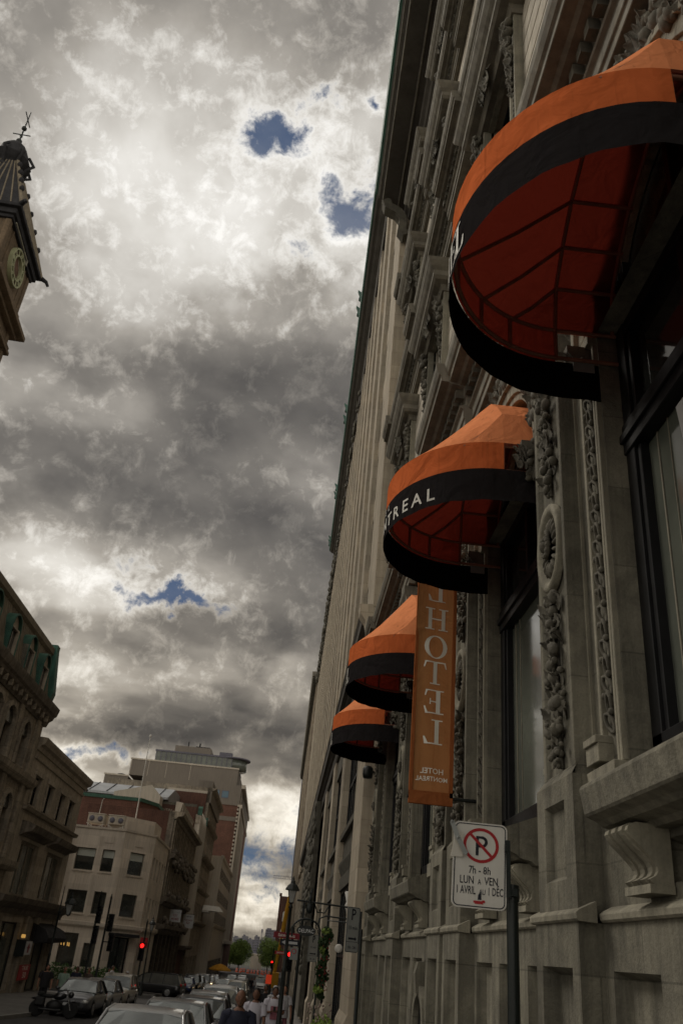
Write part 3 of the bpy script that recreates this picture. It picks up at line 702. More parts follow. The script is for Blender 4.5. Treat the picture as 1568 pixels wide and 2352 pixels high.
# upper floors
FL = [(11.15, 17.35, 16.55), (18.45, 24.0, 23.2), (25.05, 29.0, 28.5)]
GR = .47
for fi, (z0, z1, hz) in enumerate(FL):
    mb = MB(); holes = []
    for (c, hw) in BAYS: holes.append((c - .95, c + .95, z0 + .9, hz - .35))
    # ashlar courses with chamfered joints
    z = z0
    while z < z1 - .02:
        t = min(z + GR, z1)
        spans = []; cur = Y0
        for (a, b, c0, c1) in sorted(holes):
            if c0 < (z + t) / 2 < c1: spans.append((cur, a)); cur = b
        spans.append((cur, YE))
        for a, b in spans: mb.extr([(2.75, z + .001), (2.40, z + .001), (2.40, z + .028), (2.35, z + .05), (2.35, t - .012), (2.40, t - .001), (2.75, t - .001)], a, b, 1)
        z = t
    obj('ashlar_wall', mb, 'ashlar', hotel)
    for (c, hw) in BAYS:
        if c < 0: continue
        zb, zt = z0 + .9, hz - .35
        mb = MB()
        for s in (-1, 1):
            y = c + s * 1.12
            mb.extr([(2.4, y - .17), (2.20, y - .17), (2.20, y - .11), (2.235, y - .09), (2.235, y + .09), (2.20, y + .11), (2.20, y + .17), (2.4, y + .17)], zb - .1, zt + .05, 2)
        mb.box(2.28, 2.4, c - .97, c + .97, zt, zt + .12)
        su = obj('window_surround', mb, 'stone_lt', hotel, bevel=.005)
        mb = MB()
        for s in (-1, 1):
            y = c + s * 1.12; z = zb
            while z < zt - 1.5: mb.ell((2.23, y, z), (.03, .05, .06), Matrix.Rotation(.6, 3, 'X'), 6, 4); z += .12
        obj('chain_carving', mb, 'stone_dk', su)
        # hood: slab with moulded returns (profile swept round three sides)
        mb = MB(); pr = [(0, -.34), (.10, -.34), (.13, -.26), (.16, -.20), (.30, -.18), (.36, -.12), (.36, .02), (.43, .10), (.50, .22), (.52, .30), (0, .36)]
        ww = 1.22
        rings = []
        for (o, h) in pr:
            rings.append([(2.36, c - ww - o, hz + h), (2.26 - o, c - ww - o, hz + h), (2.26 - o, c + ww + o, hz + h), (2.36, c + ww + o, hz + h)])
        mb.ring_loft(rings, False, True)
        hd = obj('window_hood', mb, 'cornice', su)
        for s in (-1, 1): 
            mb = MB(); y = c + s * 1.12
            for k in range(60):
                t = rnd.random(); zq = hz - .40 - 1.75 * t; wv = .26 * (1 - .6 * t)
                if rnd.random() < .45: leafp(mb, (2.16 + .05 * t - rnd.random() * .14 * (1 - t), y + rnd.uniform(-wv, wv) * .6, zq), rnd.uniform(.11, .19), Euler((rnd.uniform(-1.0, 1.0), 0, rnd.uniform(-.5, .5))).to_matrix(), 0)
                else: r = rnd.uniform(.03, .085) * (1.1 - .4 * t); mb.ell((2.15 + .06 * t - rnd.random() * .12 * (1 - t), y + rnd.uniform(-wv, wv) * .5, zq), (r, r, r * 1.25), Euler((rnd.random(), rnd.random(), 0)).to_matrix(), 7, 5)
            obj('console_carving', mb, 'stone_dk', hd)
        mb = MB()
        for k in range(40): leafp(mb, (2.02, c + rnd.uniform(-.25, .25), hz - .3 + rnd.uniform(-.35, .45)), rnd.uniform(.12, .22), Euler((rnd.uniform(-1.2, 1.2), .2, rnd.uniform(-.8, .8))).to_matrix(), 0)
        obj('keystone_carving', mb, 'stone_dk', hd)
        mb = MB(); mb.extr([(2.6, zb - .22), (2.18, zb - .2), (2.12, zb - .12), (2.12, zb - .03), (2.6, zb)], c - 1.35, c + 1.35, 1); obj('window_sill', mb, 'stone', su)
        mb = MB(); A, B_ = c - .95, c + .95
        for (a, b, cc, dd) in ((A, A + .08, zb, zt), (B_ - .08, B_, zb, zt), (A + .08, B_ - .08, zb, zb + .09), (A + .08, B_ - .08, zt - .09, zt), (c - .04, c + .04, zb + .09, zt - .09), (A + .08, B_ - .08, (zb + zt) / 2 + .4, (zb + zt) / 2 + .48)):
            mb.box(2.52, 2.60, a, b, cc, dd)
        wn_ = obj('window', mb, 'black', hotel)
        mb = MB(); mb.box(2.60, 2.62, A, B_, zb, zt); obj('glass', mb, 'glass', wn_)
# crack-like flaking brick patch at the far end above the shops
mb = MB(); mb.box(2.37, 2.6, 23.95, 24.24, 11.2, 29.0); obj('brick_return', mb, 'redbrick', hotel)
# security lamp
mb = MB(); mb.tube([(2.3, 23.9, 6.75), (2.05, 23.9, 6.85)], .03); mb.lathe([(.02, .0), (.13, .02), (.15, .12), (.15, .28), (.10, .34), (.02, .35)], (1.97, 23.9, 6.62), 12)
obj('security_lamp', mb, 'iron', hotel)

# ------------------------------------------------------------------ awnings
AW_L = ['nearest orange awning, cropped by the right edge, end of serif L on its black band', 'second orange awning from the camera, MONTREAL in white on its black band', 'third orange awning, grey scuffs on its top, half hidden by the tall banner', 'smallest and farthest orange awning, just left of the tall banner']
def awning(ci, label, txt):
    c = AWC[ci]; b = 1.32
    xh = 1.97; xw = 2.55
    root = thing('awning', label, 'awning', (xw, c, 6.6), 0, 'round orange awnings over the hotel windows', world=True)
    zb, zm, zt = 6.82, 7.22, 7.60
    ex = 1.20
    KT = [0, .41, .723, 1.14, PI / 2, PI - 1.14, PI - .723, PI - .41, PI]
    KH = [(-1.32, 0), (-1.24, .47), (-.98, .76), (-.66, 1.03), (0, 1.36), (.66, 1.03), (.98, .76), (1.24, .47), (1.32, 0)]
    SUB = 4; K_ = 8; N = SUB * K_; idx = [SUB * k for k in range(K_ + 1)]; ang = []; hf = []
    for k in range(K_):
        for j in range(SUB):
            f_ = j / SUB; ang.append(KT[k] + (KT[k + 1] - KT[k]) * f_); hf.append((c + KH[k][0] + (KH[k + 1][0] - KH[k][0]) * f_, zt + KH[k][1] + (KH[k + 1][1] - KH[k][1]) * f_))
    ang.append(PI); hf.append((c + 1.32, zt))
    front = [(xh - ex * math.sin(t), c - b * math.cos(t)) for t in ang]        # near side to far side
    top = MB(); top.keep = True
    L = 6
    for i in range(N):
        r0, r1 = [], []
        for k in range(L + 1):
            s = k / L; sag = -.055 * math.sin(PI * s)
            for (rr_, ii) in ((r0, i), (r1, i + 1)):
                fx, fy = front[ii]; hy, hz_ = hf[ii]
                rr_.append((xh + (fx - xh) * s, hy + (fy - hy) * s, hz_ + (zt - hz_) * s + sag * (.3 if ii in (0, N) else 1)))
        for k in range(L): top.add([r0[k], r0[k + 1], r1[k + 1], r1[k]], [(3, 2, 1, 0)], True)
    for i in range(N):
        (y0_, q0), (y1_, q1) = hf[i], hf[i + 1]; top.add([(xw, y0_, q0), (xh, y0_, q0), (xh, y1_, q1), (xw, y1_, q1)], [(3, 2, 1, 0)], False)
    # outward normals: flip all if needed (front faces must point up / out)
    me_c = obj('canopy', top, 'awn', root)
    def ringband(z0, z1, cut, wob, off=0.0, m='awnv', nm='valance', rr=rnd):
        mbv = MB(); mbv.keep = True
        pth = [(xw - (xw - xh) * k / 4, c - b - off) for k in range(4)] + [(fx - off * math.sin(ang[i]), fy - off * math.cos(ang[i])) for i, (fx, fy) in enumerate(front)] + [(xh + (xw - xh) * (k + 1) / 4, c + b + off) for k in range(4)]
        n = len(pth); ph = c
        for i in range(n - 1):
            if cut and (pth[i][0] > xh + .02 or pth[i + 1][0] > xh + .02) : continue
            d0 = wob * (math.sin(i * 1.9 + ph) * .6 + math.sin(i * .83 + ph * 2) * .4); d1 = wob * (math.sin((i + 1) * 1.9 + ph) * .6 + math.sin((i + 1) * .83 + ph * 2) * .4)
            p, q = pth[i], pth[i + 1]; zmid = (z0 + z1) / 2
            mbv.add([(p[0], p[1], z0 + d0), (q[0], q[1], z0 + d1), (q[0], q[1], zmid), (p[0], p[1], zmid), (q[0], q[1], z1), (p[0], p[1], z1)], [(1, 0, 3, 2), (2, 3, 5, 4)], True)
        if cut:   # narrow rails above the console cut-outs
            for s in (-1, 1): 
                y = c + s * b; v_ = [(xw, y, z1 - .035), (xh, y, z1 - .035), (xh, y, z1), (xw, y, z1)]
                mbv.add(v_, [(0, 1, 2, 3) if s < 0 else (3, 2, 1, 0)])
        return obj(nm, mbv, m, root)
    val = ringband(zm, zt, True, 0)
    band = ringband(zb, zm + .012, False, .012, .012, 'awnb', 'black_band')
    # frame
    fr = MB(); r_ = .020
    ring = [(xw, c - b + .03)] + [(fx + .03 * math.sin(ang[i]), fy + .03 * math.cos(ang[i])) for i, (fx, fy) in enumerate(front)] + [(xw, c + b - .03)]
    for z in (zt - .03, zm + .02): fr.tube([(x, y, z) for x, y in ring], r_, 6, True)
    fr.tube([(xh, c + (y - c) * .98, z - .04) for y, z in hf], r_, 6)
    fr.tube([(xw - .03, c + (y - c) * .98, z - .04) for y, z in hf], r_, 6)
    for k in idx[1:-1]:
        y, z = hf[k]; fx, fy = front[k]
        fr.tube([(xh, c + (y - c) * .98, z - .045), ((xh + fx) / 2, (c + (y - c) * .98 + fy) / 2, (z + zt) / 2 - .085), (fx + .03, fy, zt - .04)], r_, 6)
        fr.tube([(xh, c + (y - c) * .98, z - .045), (xw, c + (y - c) * .98, z - .045)], r_, 6)
        fr.tube([(fx + .02, c + (fy - c) * .985, zt - .03), (fx + .02, c + (fy - c) * .985, zm)], r_, 6)
    for s in (-1, 1): fr.tube([(xh, c + s * (b - .03), zt), (xh, c + s * (b - .03), zm)], r_, 6)
    obj('frame', fr, 'awnframe', root)
    mb = MB()
    y = c + b - .012; mb.box(xh + .16, xh + .36, y - .004, y, zb + .30, zb + .44); obj('care_label', mb, 'signgrey', band)
    # lettering wrapped round the band: arc length parameter
    if txt:
        arc = [0]; ctr = None
        for p, q in zip(front, front[1:]): arc.append(arc[-1] + math.hypot(q[0] - p[0], q[1] - p[1]))
        tot = arc[-1]
        def pos(s):
            s = tot / 2 - s    # text reads left to right seen from the street: +s toward the near side
            s = min(max(s, 0), tot - 1e-4); i = max(j for j in range(N) if arc[j] <= s); f_ = (s - arc[i]) / (arc[i + 1] - arc[i])
            x = front[i][0] + (front[i + 1][0] - front[i][0]) * f_; y = front[i][1] + (front[i + 1][1] - front[i][1]) * f_
            nx, ny = (x - xh) / (ex * ex), (y - c) / (b * b); l = math.hypot(nx, ny) or 1
            return x + nx / l * .020, y + ny / l * .020
        mb = MB()
        for (s, size, zc, sx, step, serif, ofs) in txt:
            n = len(s); x0 = -step * (n - 1) / 2 + ofs
            for i, ch in enumerate(s):
                cx_ = x0 + i * step
                if serif:
                    for poly in SERIF[ch]: mb.add([(*pos(cx_ + px * size), zc + pz * size) for px, pz in poly], [tuple(range(len(poly)))])
                else: put_text(mb, ch, size, lambda x, y_: (*pos(cx_ + x), zc + y_), 'CENTER', sx)
        obj('lettering', mb, 'bandtext', band)
    return root
def bar(x0, x1, z0, z1): return [(x0, z0), (x1, z0), (x1, z1), (x0, z1)]
def ring_polys(cx, cz, rx, rz, t0, t1, n=20):
    out = []
    for i in range(n):
        a, b = 2 * PI * i / n, 2 * PI * (i + 1) / n
        out.append([(cx + rx * math.cos(a), cz + rz * math.sin(a)), (cx + rx * math.cos(b), cz + rz * math.sin(b)), (cx + (rx - t0) * math.cos(b), cz + (rz - t1) * math.sin(b)), (cx + (rx - t0) * math.cos(a), cz + (rz - t1) * math.sin(a))])
    return out
SERIF = {   # unit height 1, baseline 0, centred on x
 'L': [bar(-.18, -.04, .03, .97), bar(-.30, .08, .95, 1.0), bar(-.30, .30, 0, .05), [(.18, .05), (.30, .05), (.33, .30), (.28, .30)]],
 'H': [bar(-.30, -.17, .03, .97), bar(.17, .30, .03, .97), bar(-.17, .17, .47, .53), bar(-.40, -.07, .95, 1), bar(.07, .40, .95, 1), bar(-.40, -.07, 0, .05), bar(.07, .40, 0, .05)],
 'O': ring_polys(0, .5, .40, .52, .15, .05),
 'T': [bar(-.065, .065, .03, .95), bar(-.36, .36, .94, 1), bar(-.17, .17, 0, .05), [(-.36, .94), (-.30, .94), (-.36, .72), (-.40, .72)], [(.30, .94), (.36, .94), (.40, .72), (.36, .72)]],
 'E': [bar(-.20, -.06, .03, .97), bar(-.32, .30, .95, 1), bar(-.32, .30, 0, .05), bar(-.06, .14, .48, .53), bar(.12, .16, .38, .63), [(.24, .95), (.30, .95), (.33, .74), (.29, .74)], [(.22, .05), (.30, .05), (.35, .30), (.30, .30)]],
 "'": [[(-.04, .75), (.02, .75), (.06, 1.0), (-.06, 1.0)]]}
T_SER = [("LHOTEL", .30, 6.87, 1, .17, True, -.22)]
T_MON = [('HOTEL', .12, 7.12, 1.05, .15, False, -.05), ('MONTREAL', .235, 6.895, 1.05, .205, False, .40)]
AWN = [awning(2, AW_L[0], T_SER), awning(3, AW_L[1], T_MON), awning(4, AW_L[2], T_SER), awning(5, AW_L[3], T_SER)]

# ------------------------------------------------------------------ tall banner (seen from behind)
yb = 11.05
ban = thing('banner', 'tall ochre hotel banner hung edge-on to the facade, lettering seen mirrored', 'banner', (1.75, yb, 4), 0, None, world=True)
mb = MB(); mb.keep = True
x0, x1, z0, z1 = 1.47, 2.02, 4.16, 8.6; nx_, nz_ = 14, 70
def bw(x, z): return yb + .030 * math.sin((x - x0) * 9 + z * .6) + .006 * math.sin(x * 31 + z * 1.7)
for i in range(nx_):
    for j in range(nz_):
        xa, xb = x0 + (x1 - x0) * i / nx_, x0 + (x1 - x0) * (i + 1) / nx_; za, zb = z0 + (z1 - z0) * j / nz_, z0 + (z1 - z0) * (j + 1) / nz_
        mb.add([(xa, bw(xa, za), za), (xb, bw(xb, za), za), (xb, bw(xb, zb), zb), (xa, bw(xa, zb), zb)], [(0, 1, 2, 3)], True)
bf = obj('banner_cloth', mb, 'banner', ban)
mb = MB(); mb.box(x0 - .012, x0 + .03, yb - .02, yb + .035, z0 - .06, z1); mb.box(x1 - .03, x1 + .012, yb - .03, yb + .03, z0 - .06, z1); mb.box(x0 - .012, x1 + .012, yb - .03, yb + .03, z0 - .16, z0 + .0)
obj('hem', mb, 'bannerhem', bf)
for zr in (z0 - .08, z1): mb = MB(); mb.tube([(x0 - .03, yb, zr), (2.4, yb, zr + .02)], .022); obj('rod', mb, 'iron', ban)
mb = MB(); xc = (x0 + x1) / 2 + .005
def onb(x, z): return (x, bw(x, z) - .010, z)
for i, ch in enumerate('LHOTEL'):
    zc = [6.83, 6.39, 5.97, 5.59, 5.18, 4.77][i]
    for poly in SERIF[ch]:
        if len(poly) == 4 and poly[0][0] == poly[3][0]:
            (xa, za), (xb, zb_) = poly[0], poly[2]; nu_ = max(1, int(abs(xb - xa) / .12)); nv_ = max(1, int(abs(zb_ - za) / .15))
            for p in range(nu_):
                for q in range(nv_):
                    u0, u1 = xa + (xb - xa) * p / nu_, xa + (xb - xa) * (p + 1) / nu_; v0, v1 = za + (zb_ - za) * q / nv_, za + (zb_ - za) * (q + 1) / nv_
                    mb.add([onb(xc - u * .42, zc + v_ * .33) for u, v_ in ((u0, v0), (u1, v0), (u1, v1), (u0, v1))], [(0, 1, 2, 3)])
        else: mb.add([onb(xc - px * .42, zc + pz * .33) for px, pz in poly], [tuple(range(len(poly)))])
put_text(mb, 'HOTEL', .10, lambda x, y: onb(xc - x, 4.385 + y)); put_text(mb, 'MONTREAL', .082, lambda x, y: onb(xc - x, 4.29 + y))
obj('lettering', mb, 'signtext', bf)

# ================================================================== generic facade tools
def FR(ox, oy, ang, oz=0):
    """u along the facade, w outwards, z up; ang = heading of u measured from +Y toward +X; outwards is to the LEFT of u when side=-1"""
    ux, uy = math.sin(ang), math.cos(ang)
    return lambda u, w_, z, ux=ux, uy=uy: (ox + ux * u + uy * w_, oy + uy * u - ux * w_, oz + z)
# for a wall on the left of the street (facing +x) w is +x: FR(..., ang) with u ~ +Y gives w ~ +X.
def grid_wall(mb, u0, u1, z0, z1, holes, depth=.25, w0=0.0):
    us = sorted({u0, u1, *[h[0] for h in holes], *[h[1] for h in holes]}); zs = sorted({z0, z1, *[h[2] for h in holes], *[h[3] for h in holes]})
    for c, d_ in zip(zs, zs[1:]):
        run = None
        for a, b in zip(us, us[1:]):
            mu, mz = (a + b) / 2, (c + d_) / 2
            if any(h[0] < mu < h[1] and h[2] < mz < h[3] for h in holes):
                if run: mb.quad((run[0], w0, c), (run[1], w0, c), (run[1], w0, d_), (run[0], w0, d_)); run = None
            else: run = (run[0], b) if run else (a, b)
        if run: mb.quad((run[0], w0, c), (run[1], w0, c), (run[1], w0, d_), (run[0], w0, d_))
    for a, b, c, d_ in holes:
        W = w0 - depth
        mb.quad((a, w0, c), (a, W, c), (a, W, d_), (a, w0, d_)); mb.quad((b, w0, c), (b, W, c), (b, W, d_), (b, w0, d_))
        mb.quad((a, w0, c), (b, w0, c), (b, W, c), (a, W, c)); mb.quad((a, w0, d_), (b, w0, d_), (b, W, d_), (a, W, d_))
def window(parent, fr, h, depth=.25, w0=0.0, frm='black', glass='glass', mull=1, trans=0, t=.06, blind=0, arch=False, name='window', sill=False, stuff=False):
    a, b, c, d_ = h; W = w0 - depth
    mb = MB(fr)
    for q in ((a, a + t, c, d_), (b - t, b, c, d_), (a + t, b - t, c, c + t), (a + t, b - t, d_ - t, d_)): mb.box(q[0], q[1], W, W + .06, q[2], q[3])
    for i in range(mull):
        m = a + (b - a) * (i + 1) / (mull + 1); mb.box(m - t * .4, m + t * .4, W, W + .05, c + t, d_ - t)
    for i in range(trans):
        m = c + (d_ - c) * (i + 1) / (trans + 1); mb.box(a + t, b - t, W + .002, W + .048, m - t * .4, m + t * .4)
    wn_ = obj(name, mb, frm, parent)
    mb = MB(fr); mb.box(a, b, W - .03, W - .005, c, d_); obj('pane', mb, glass, wn_)
    if blind: mb = MB(fr); mb.box(a + t, b - t, W - .003, W + .002, d_ - t - (d_ - c) * blind, d_ - t); obj('blind', mb, 'blind', wn_)
    if sill: mb = MB(fr); mb.extr([(W, c - .14), (w0 + .10, c - .14), (w0 + .12, c - .04), (W, c - .001)], a - .08, b + .08, 0); obj('sill', mb, sill, wn_)
    return wn_
def solid(name, fr, u0, u1, w0, w1, z0, z1, m, parent, **k):
    mb = MB(fr); mb.box(u0, u1, w0, w1, z0, z1); return obj(name, mb, m, parent, **k)
def mould(name, fr, prof, u0, u1, m, parent, **k):
    mb = MB(fr); mb.extr(prof, u0, u1, 0); return obj(name, mb, m, parent, **k)

# ------------------------------------------------------------------ tall beige office building next to the hotel (right side: w = -x)
def FRR(x): return lambda u, w_, z: (x - w_, u, z)
offb = thing('office_building', 'tall beige stone office building with green copper eaves, directly beyond the hotel', 'building', (1.9, 24.3, 0), world=True)
f = FRR(2.35)
LOW = [(24.3, 27.2)] + [(34.7 + 8.8 * k, 36.5 + 8.8 * k) for k in range(11)] + [(131.6, 139)]
mb = MB(); mb.box(3.1, 16, 24.3, 139, G(139) - .2, 44); obj('core', mb, 'beige', offb)
for a, b in LOW:
    mb = MB(f); mb.box(a, b, -.7, .45, G(b) - .3, 10.9)
    mb.extr([(-.1, G(b)), (.56, G(b)), (.56, 1.25 + G((a + b) / 2)), (.451, 1.5 + G((a + b) / 2)), (-.1, 1.5 + G((a + b) / 2))], a - .06, b + .06, 0)
    obj('ground_pier', mb, 'beige', offb, bevel=.012)
for (a, b), (c, d_) in zip(LOW, LOW[1:]):
    g = G(b); mb = MB(f)
    mb.box(b, c, -.55, .30, 4.3, 4.75); mb.box(b, c, -.55, .24, 5.25, 6.1); mb.box(b, c, -.55, .40, 6.1, 6.3); mb.box(b, c, -.55, .22, g - .1, g + .7); mb.box(b, c, -.55, .32, 9.9, 10.9)
    mb.extr([(-.5, 4.8), (.24, 4.8), (.38, 5.15), (.38, 5.25), (-.5, 5.25)], b, c, 0)
    sp = obj('spandrel', mb, 'stone_dk', offb)
    window(offb, f, (b, c, g + .7, 4.3), -.14, 0, 'black', 'glass', 3, 1, .1, name='shop_window')
    window(offb, f, (b, c, 6.3, 9.9), -.14, 0, 'black', 'glass', 3, 1, .1)
    if b < 30:
        mb = MB(f); put_text(mb, 'SJ', .62, lambda x, y: (29.2 - x, .248, 5.42 + y)); obj('raised_letters', mb, 'black', sp)
        mb = MB(); mb.lathe([(.02, 0), (.10, .02), (.16, .25), (.14, .30), (.12, .34), (.19, .62), (.17, .64), (.02, .64)], (2.05, b + .9, 3.3), 14); obj('white_urn', mb, 'white', sp)
        mb = MB(); mb.lathe([(.02, 0), (.10, .0), (.12, .04), (.12, .12), (.10, .15), (.10, .3), (.02, .3)], (1.78, b + .45, 2.35), 14, 1); obj('siren', mb, 'white', sp)
# street cornice ledge and scroll end block
mb = MB(); mb.extr([(3.0, 10.9), (1.92, 10.9), (1.86, 11.0), (1.86, 11.35), (1.72, 11.42), (1.70, 11.52), (1.52, 11.56), (1.50, 11.78), (1.42, 11.9), (3.0, 12.05)], 24.9, 112, 1); lg = obj('street_cornice', mb, 'soffit', offb, bevel=.01)
mb = MB(); mb.extr([(2.3, 10.6), (1.95, 10.7), (1.72, 11.0), (1.60, 11.5), (1.42, 11.75), (1.38, 12.05), (2.3, 12.1)], 24.32, 24.88, 1); obj('end_block', mb, 'beige', lg, bevel=.012)
rnd = random.Random(11)
mb = MB()
for k in range(420):
    y = rnd.uniform(56, 72); z = rnd.uniform(1, 10.8); r = rnd.uniform(.1, .26); mb.ell((1.44, y, z), (r * .5, r, r * 1.2), None, 6, 4)
mb.box(1.5, 1.8, 56, 72, -1.2, 10.85); obj('carved_entrance_bay', mb, 'stone_dk', offb)
# upper piers, recessed windows
UP = [(24.3, 27.2)]; y = 30.6
while y < 134: UP.append((y, y + 1.35)); y += 4.4
UP[-1] = (UP[-1][0], 139)
mb = MB()
for a, b in UP: mb.box(1.80, 2.9, a, b, 12.0, 44.2)
obj('upper_pier', mb, 'beige', offb, bevel=.012)
mb = MB(); mbs = MB(); st = MB(); stg = MB(); nwin = 0
for i, ((a, b), (c, d_)) in enumerate(zip(UP, UP[1:])):
    m = (b + c) / 2
    mb.box(1.93, 2.9, m - .12, m + .12, 12.0, 43.4)
    for k in range(10):
        z = 12.3 + k * 3.12; mbs.box(1.99, 2.9, b, c, z - .3, z + .62)
        for (p, q) in ((b + .002, m - .122), (m + .122, c - .002)):
            nwin += 1
            if nwin <= 96: window(offb, FRR(1.99), (p, q, z + .63, z + 2.82), .09, 0, 'black', 'glass', 0, 1, .07)
            else: st.box(2.08, 2.11, p, q, z + .63, z + 2.78)
obj('mullion_pier', mb, 'beige', offb); obj('upper_spandrel', mbs, 'beige', offb); obj('window', st, 'glass', offb, kind='stuff')
ZE = 44.0
mb = MB(); mb.extr([(3.2, ZE - .8), (1.78, ZE - .8), (1.72, ZE - .5), (1.70, ZE), (1.45, ZE + .15), (1.30, ZE + .3), (1.1, ZE + .36), (.98, ZE + .5), (.93, ZE + .6), (.93, ZE + .7), (3.2, ZE + .8)], 24.26, 89, 1); ev = obj('eaves', mb, 'soffit', offb)
mb = MB(); mb.extr([(.95, ZE + .5), (.86, ZE + .58), (.83, ZE + 1.1), (.92, ZE + 1.25), (2.9, ZE + 2.6), (2.9, ZE + .9), (1.0, ZE + .75)], 24.26, 89, 1)
for y in (46.5, 48.2, 61, 62.8, 75.5, 77.2, 88, 89):
    mb.extr([(.95, ZE + 1.1), (.68, ZE + 1.3), (.76, ZE + 1.6), (.58, ZE + 2.1), (.85, ZE + 1.9), (1.3, ZE + 1.5)], y - .15, y + .15, 1)
obj('copper_roof_edge', mb, 'copper', ev)
mb = MB()
for k in range(300):
    y = rnd.uniform(55, 138); r = rnd.uniform(.1, .28); mb.ell((1.66, y, ZE - .6 + rnd.uniform(-.9, .5)), (r * .6, r, r * 1.1), None, 6, 4)
obj('carved_frieze', mb, 'stone_dk', ev)
mb = MB(); mb.extr([(3.2, ZE - .8), (1.75, ZE - .7), (1.65, ZE - .3), (1.5, ZE + .2), (1.45, ZE + .7), (1.7, ZE + 1.2), (3.2, ZE + 1.3)], 89, 139, 1)
for k in range(120):
    y = rnd.uniform(89.2, 139); r = rnd.uniform(.15, .35); mb.ell((1.5, y, ZE + rnd.uniform(-1.2, 1.0)), (r * .7, r, r * 1.1), None, 6, 4)
obj('parapet', mb, 'stone_dk', ev)

# ------------------------------------------------------------------ next building with deep bracketed cornice
def bank(name, label, x, y0, y1, z, m, nb, fl, xo, cm='cornice', base=None, per=3.2):
    b = thing(name, label, 'building', (x, y0, 0), world=True); f = FRR(x); zb = G(y1) - .3
    mb = MB(); mb.box(x + .6, x + 14, y0, y1, zb, z); obj('core', mb, m, b)
    holes = []; n = nb; du = (y1 - y0) / n; dzf = (z - 5.5) / fl
    for i in range(n):
        for k in range(fl):
            holes.append((y0 + i * du + du * .25, y0 + i * du + du * .75, 5.5 + k * dzf + .3, 5.5 + k * dzf + dzf * .72))
        holes.append((y0 + i * du + du * .14, y0 + i * du + du * .86, zb + .6, 4.4))
    mb = MB(f); grid_wall(mb, y0, y1, zb, z, holes, .5); mb.quad((y0, 0, zb), (y0, -.6, zb), (y0, -.6, z), (y0, 0, z)); obj('wall', mb, m, b)
    mb = MB(f)
    for i in range(n + 1):
        u = y0 + i * du; mb.box(u - .32 if i else u, u + .32 if i < n else u, 0.003, .28, zb, z - .8)
    obj('pilaster', mb, m, b)
    for h in holes: window(b, f, h, .45, 0, 'black', 'glass', 1, 1, .08)
    pr = x - xo
    mb = MB(f); mb.extr([(-.6, z - 1.6), (.05, z - 1.6), (.12, z - 1.2), (.3, z - 1.1), (.32, z - .9), (pr * .6, z - .8), (pr * .9, z - .7), (pr, z - .3), (pr + .04, z), (-.6, z + .15)], y0, y1, 0); cr = obj('cornice', mb, cm, b)
    mb = MB(f); u = y0 + .3
    while u < y1: mb.box(u, u + .35, .3, pr * .82, z - 1.15, z - .802); u += .9
    obj('bracket_row', mb, 'stone_dk', cr)
    mould('belt', f, [(-.1, 5.0), (.35, 5.0), (.45, 5.3), (-.1, 5.4)], y0, y1, m, b)
    return b
bank('bank_building', 'grey-brown building beyond the beige office block, with deep bracketed cornice', 1.8, 139.1, 236, 45.0, 'greystone2', 16, 9, .70)
mb = MB(); 
t = thing('glass_tower', 'thin blue glass tower showing past the bracketed cornice on the right', 'building', (2, 300, 0), world=True)
mb = MB(); mb.box(1.9, 20, 300, 330, -8, 57); obj('curtain_wall', mb, 'glass_blue', t)
mb = MB()
for k in range(18): mb.box(1.83, 20.1, 299.9, 330.1, -3 + k * 3.3, -2.8 + k * 3.3)
for k in range(8): mb.box(1.81, 1.89, 301 + k * 3.8, 301.25 + k * 3.8, -4, 57.1)
obj('mullion', mb, 'skyline', t)
t = thing('brick_warehouse', 'distant dark brick building with white arches, behind the street lantern', 'building', (0, 350, 0), world=True)
mb = MB(); mb.box(-1.7, 12, 350, 366, -10, 20); mb.box(-1.9, -.9, 349.8, 351, 19.9, 21); obj('wall', mb, 'dkbrick', t)
mb = MB(); N = 10
for (cx, zc, r) in ((1.0, 12.8, .9), (.6, 6.8, .8)):
    mb.extr([(cx - r * math.cos(PI * i / N), zc + 1.2 + r * math.sin(PI * i / N)) for i in range(N + 1)][::-1] + [(cx - r, zc - 1.5), (cx + r, zc - 1.5)], 349.7, 349.98, 1)
obj('white_arch', mb, 'stone_wht', t)
bank('grey_building', 'low far right grey building behind the street signs', 1.9, 237, 290, 13, 'greystone2', 10, 2, 1.4)

# ================================================================== LEFT SIDE
AL = .016     # left facades lean in plan: heading -0.016
def FL_(x0): return FR(x0, 0, -AL)       # u ~ y, w ~ +x
f = FL_(-15.0)
# --- mansard corner building
A = thing('mansard_building', 'dark stone building with green copper dormers in its mansard roof, far left', 'building', (-15.7, 40, 0), world=True)
ua, ub = 22.0, 51.7
solid('core', f, ua, ub - .01, -12, -.45, G(52) - .3, 13.3, 'greystone', A)
holes = []; arches = []
bay = [(26.2, 27.9), (28.6, 30.3), (32.6, 34.3), (35.0, 36.7), (39.2, 40.9), (41.6, 43.3), (44.1, 45.8), (47.5, 49.0)]
for a, b in bay: holes.append((a, b, 9.9, 11.6)); holes.append((a, b, 5.6, 7.7))
for a, b in ((24, 27.6), (28.4, 32), (33.0, 37), (38.4, 42), (43.2, 47), (47.8, 50.8)): holes.append((a, b, -.4, 3.0))
mb = MB(f); grid_wall(mb, ua, ub, G(52) - .3, 13.3, holes, .4); mb.quad((ub, 0, -1.4), (ub, -.5, -1.4), (ub, -.5, 13.3), (ub, 0, 13.3)); obj('wall', mb, 'greystone', A)
for h in holes: window(A, f, h, .36, 0, 'black', 'glass', 1, 1 if h[2] < 0 else 0, .08)
N = 10
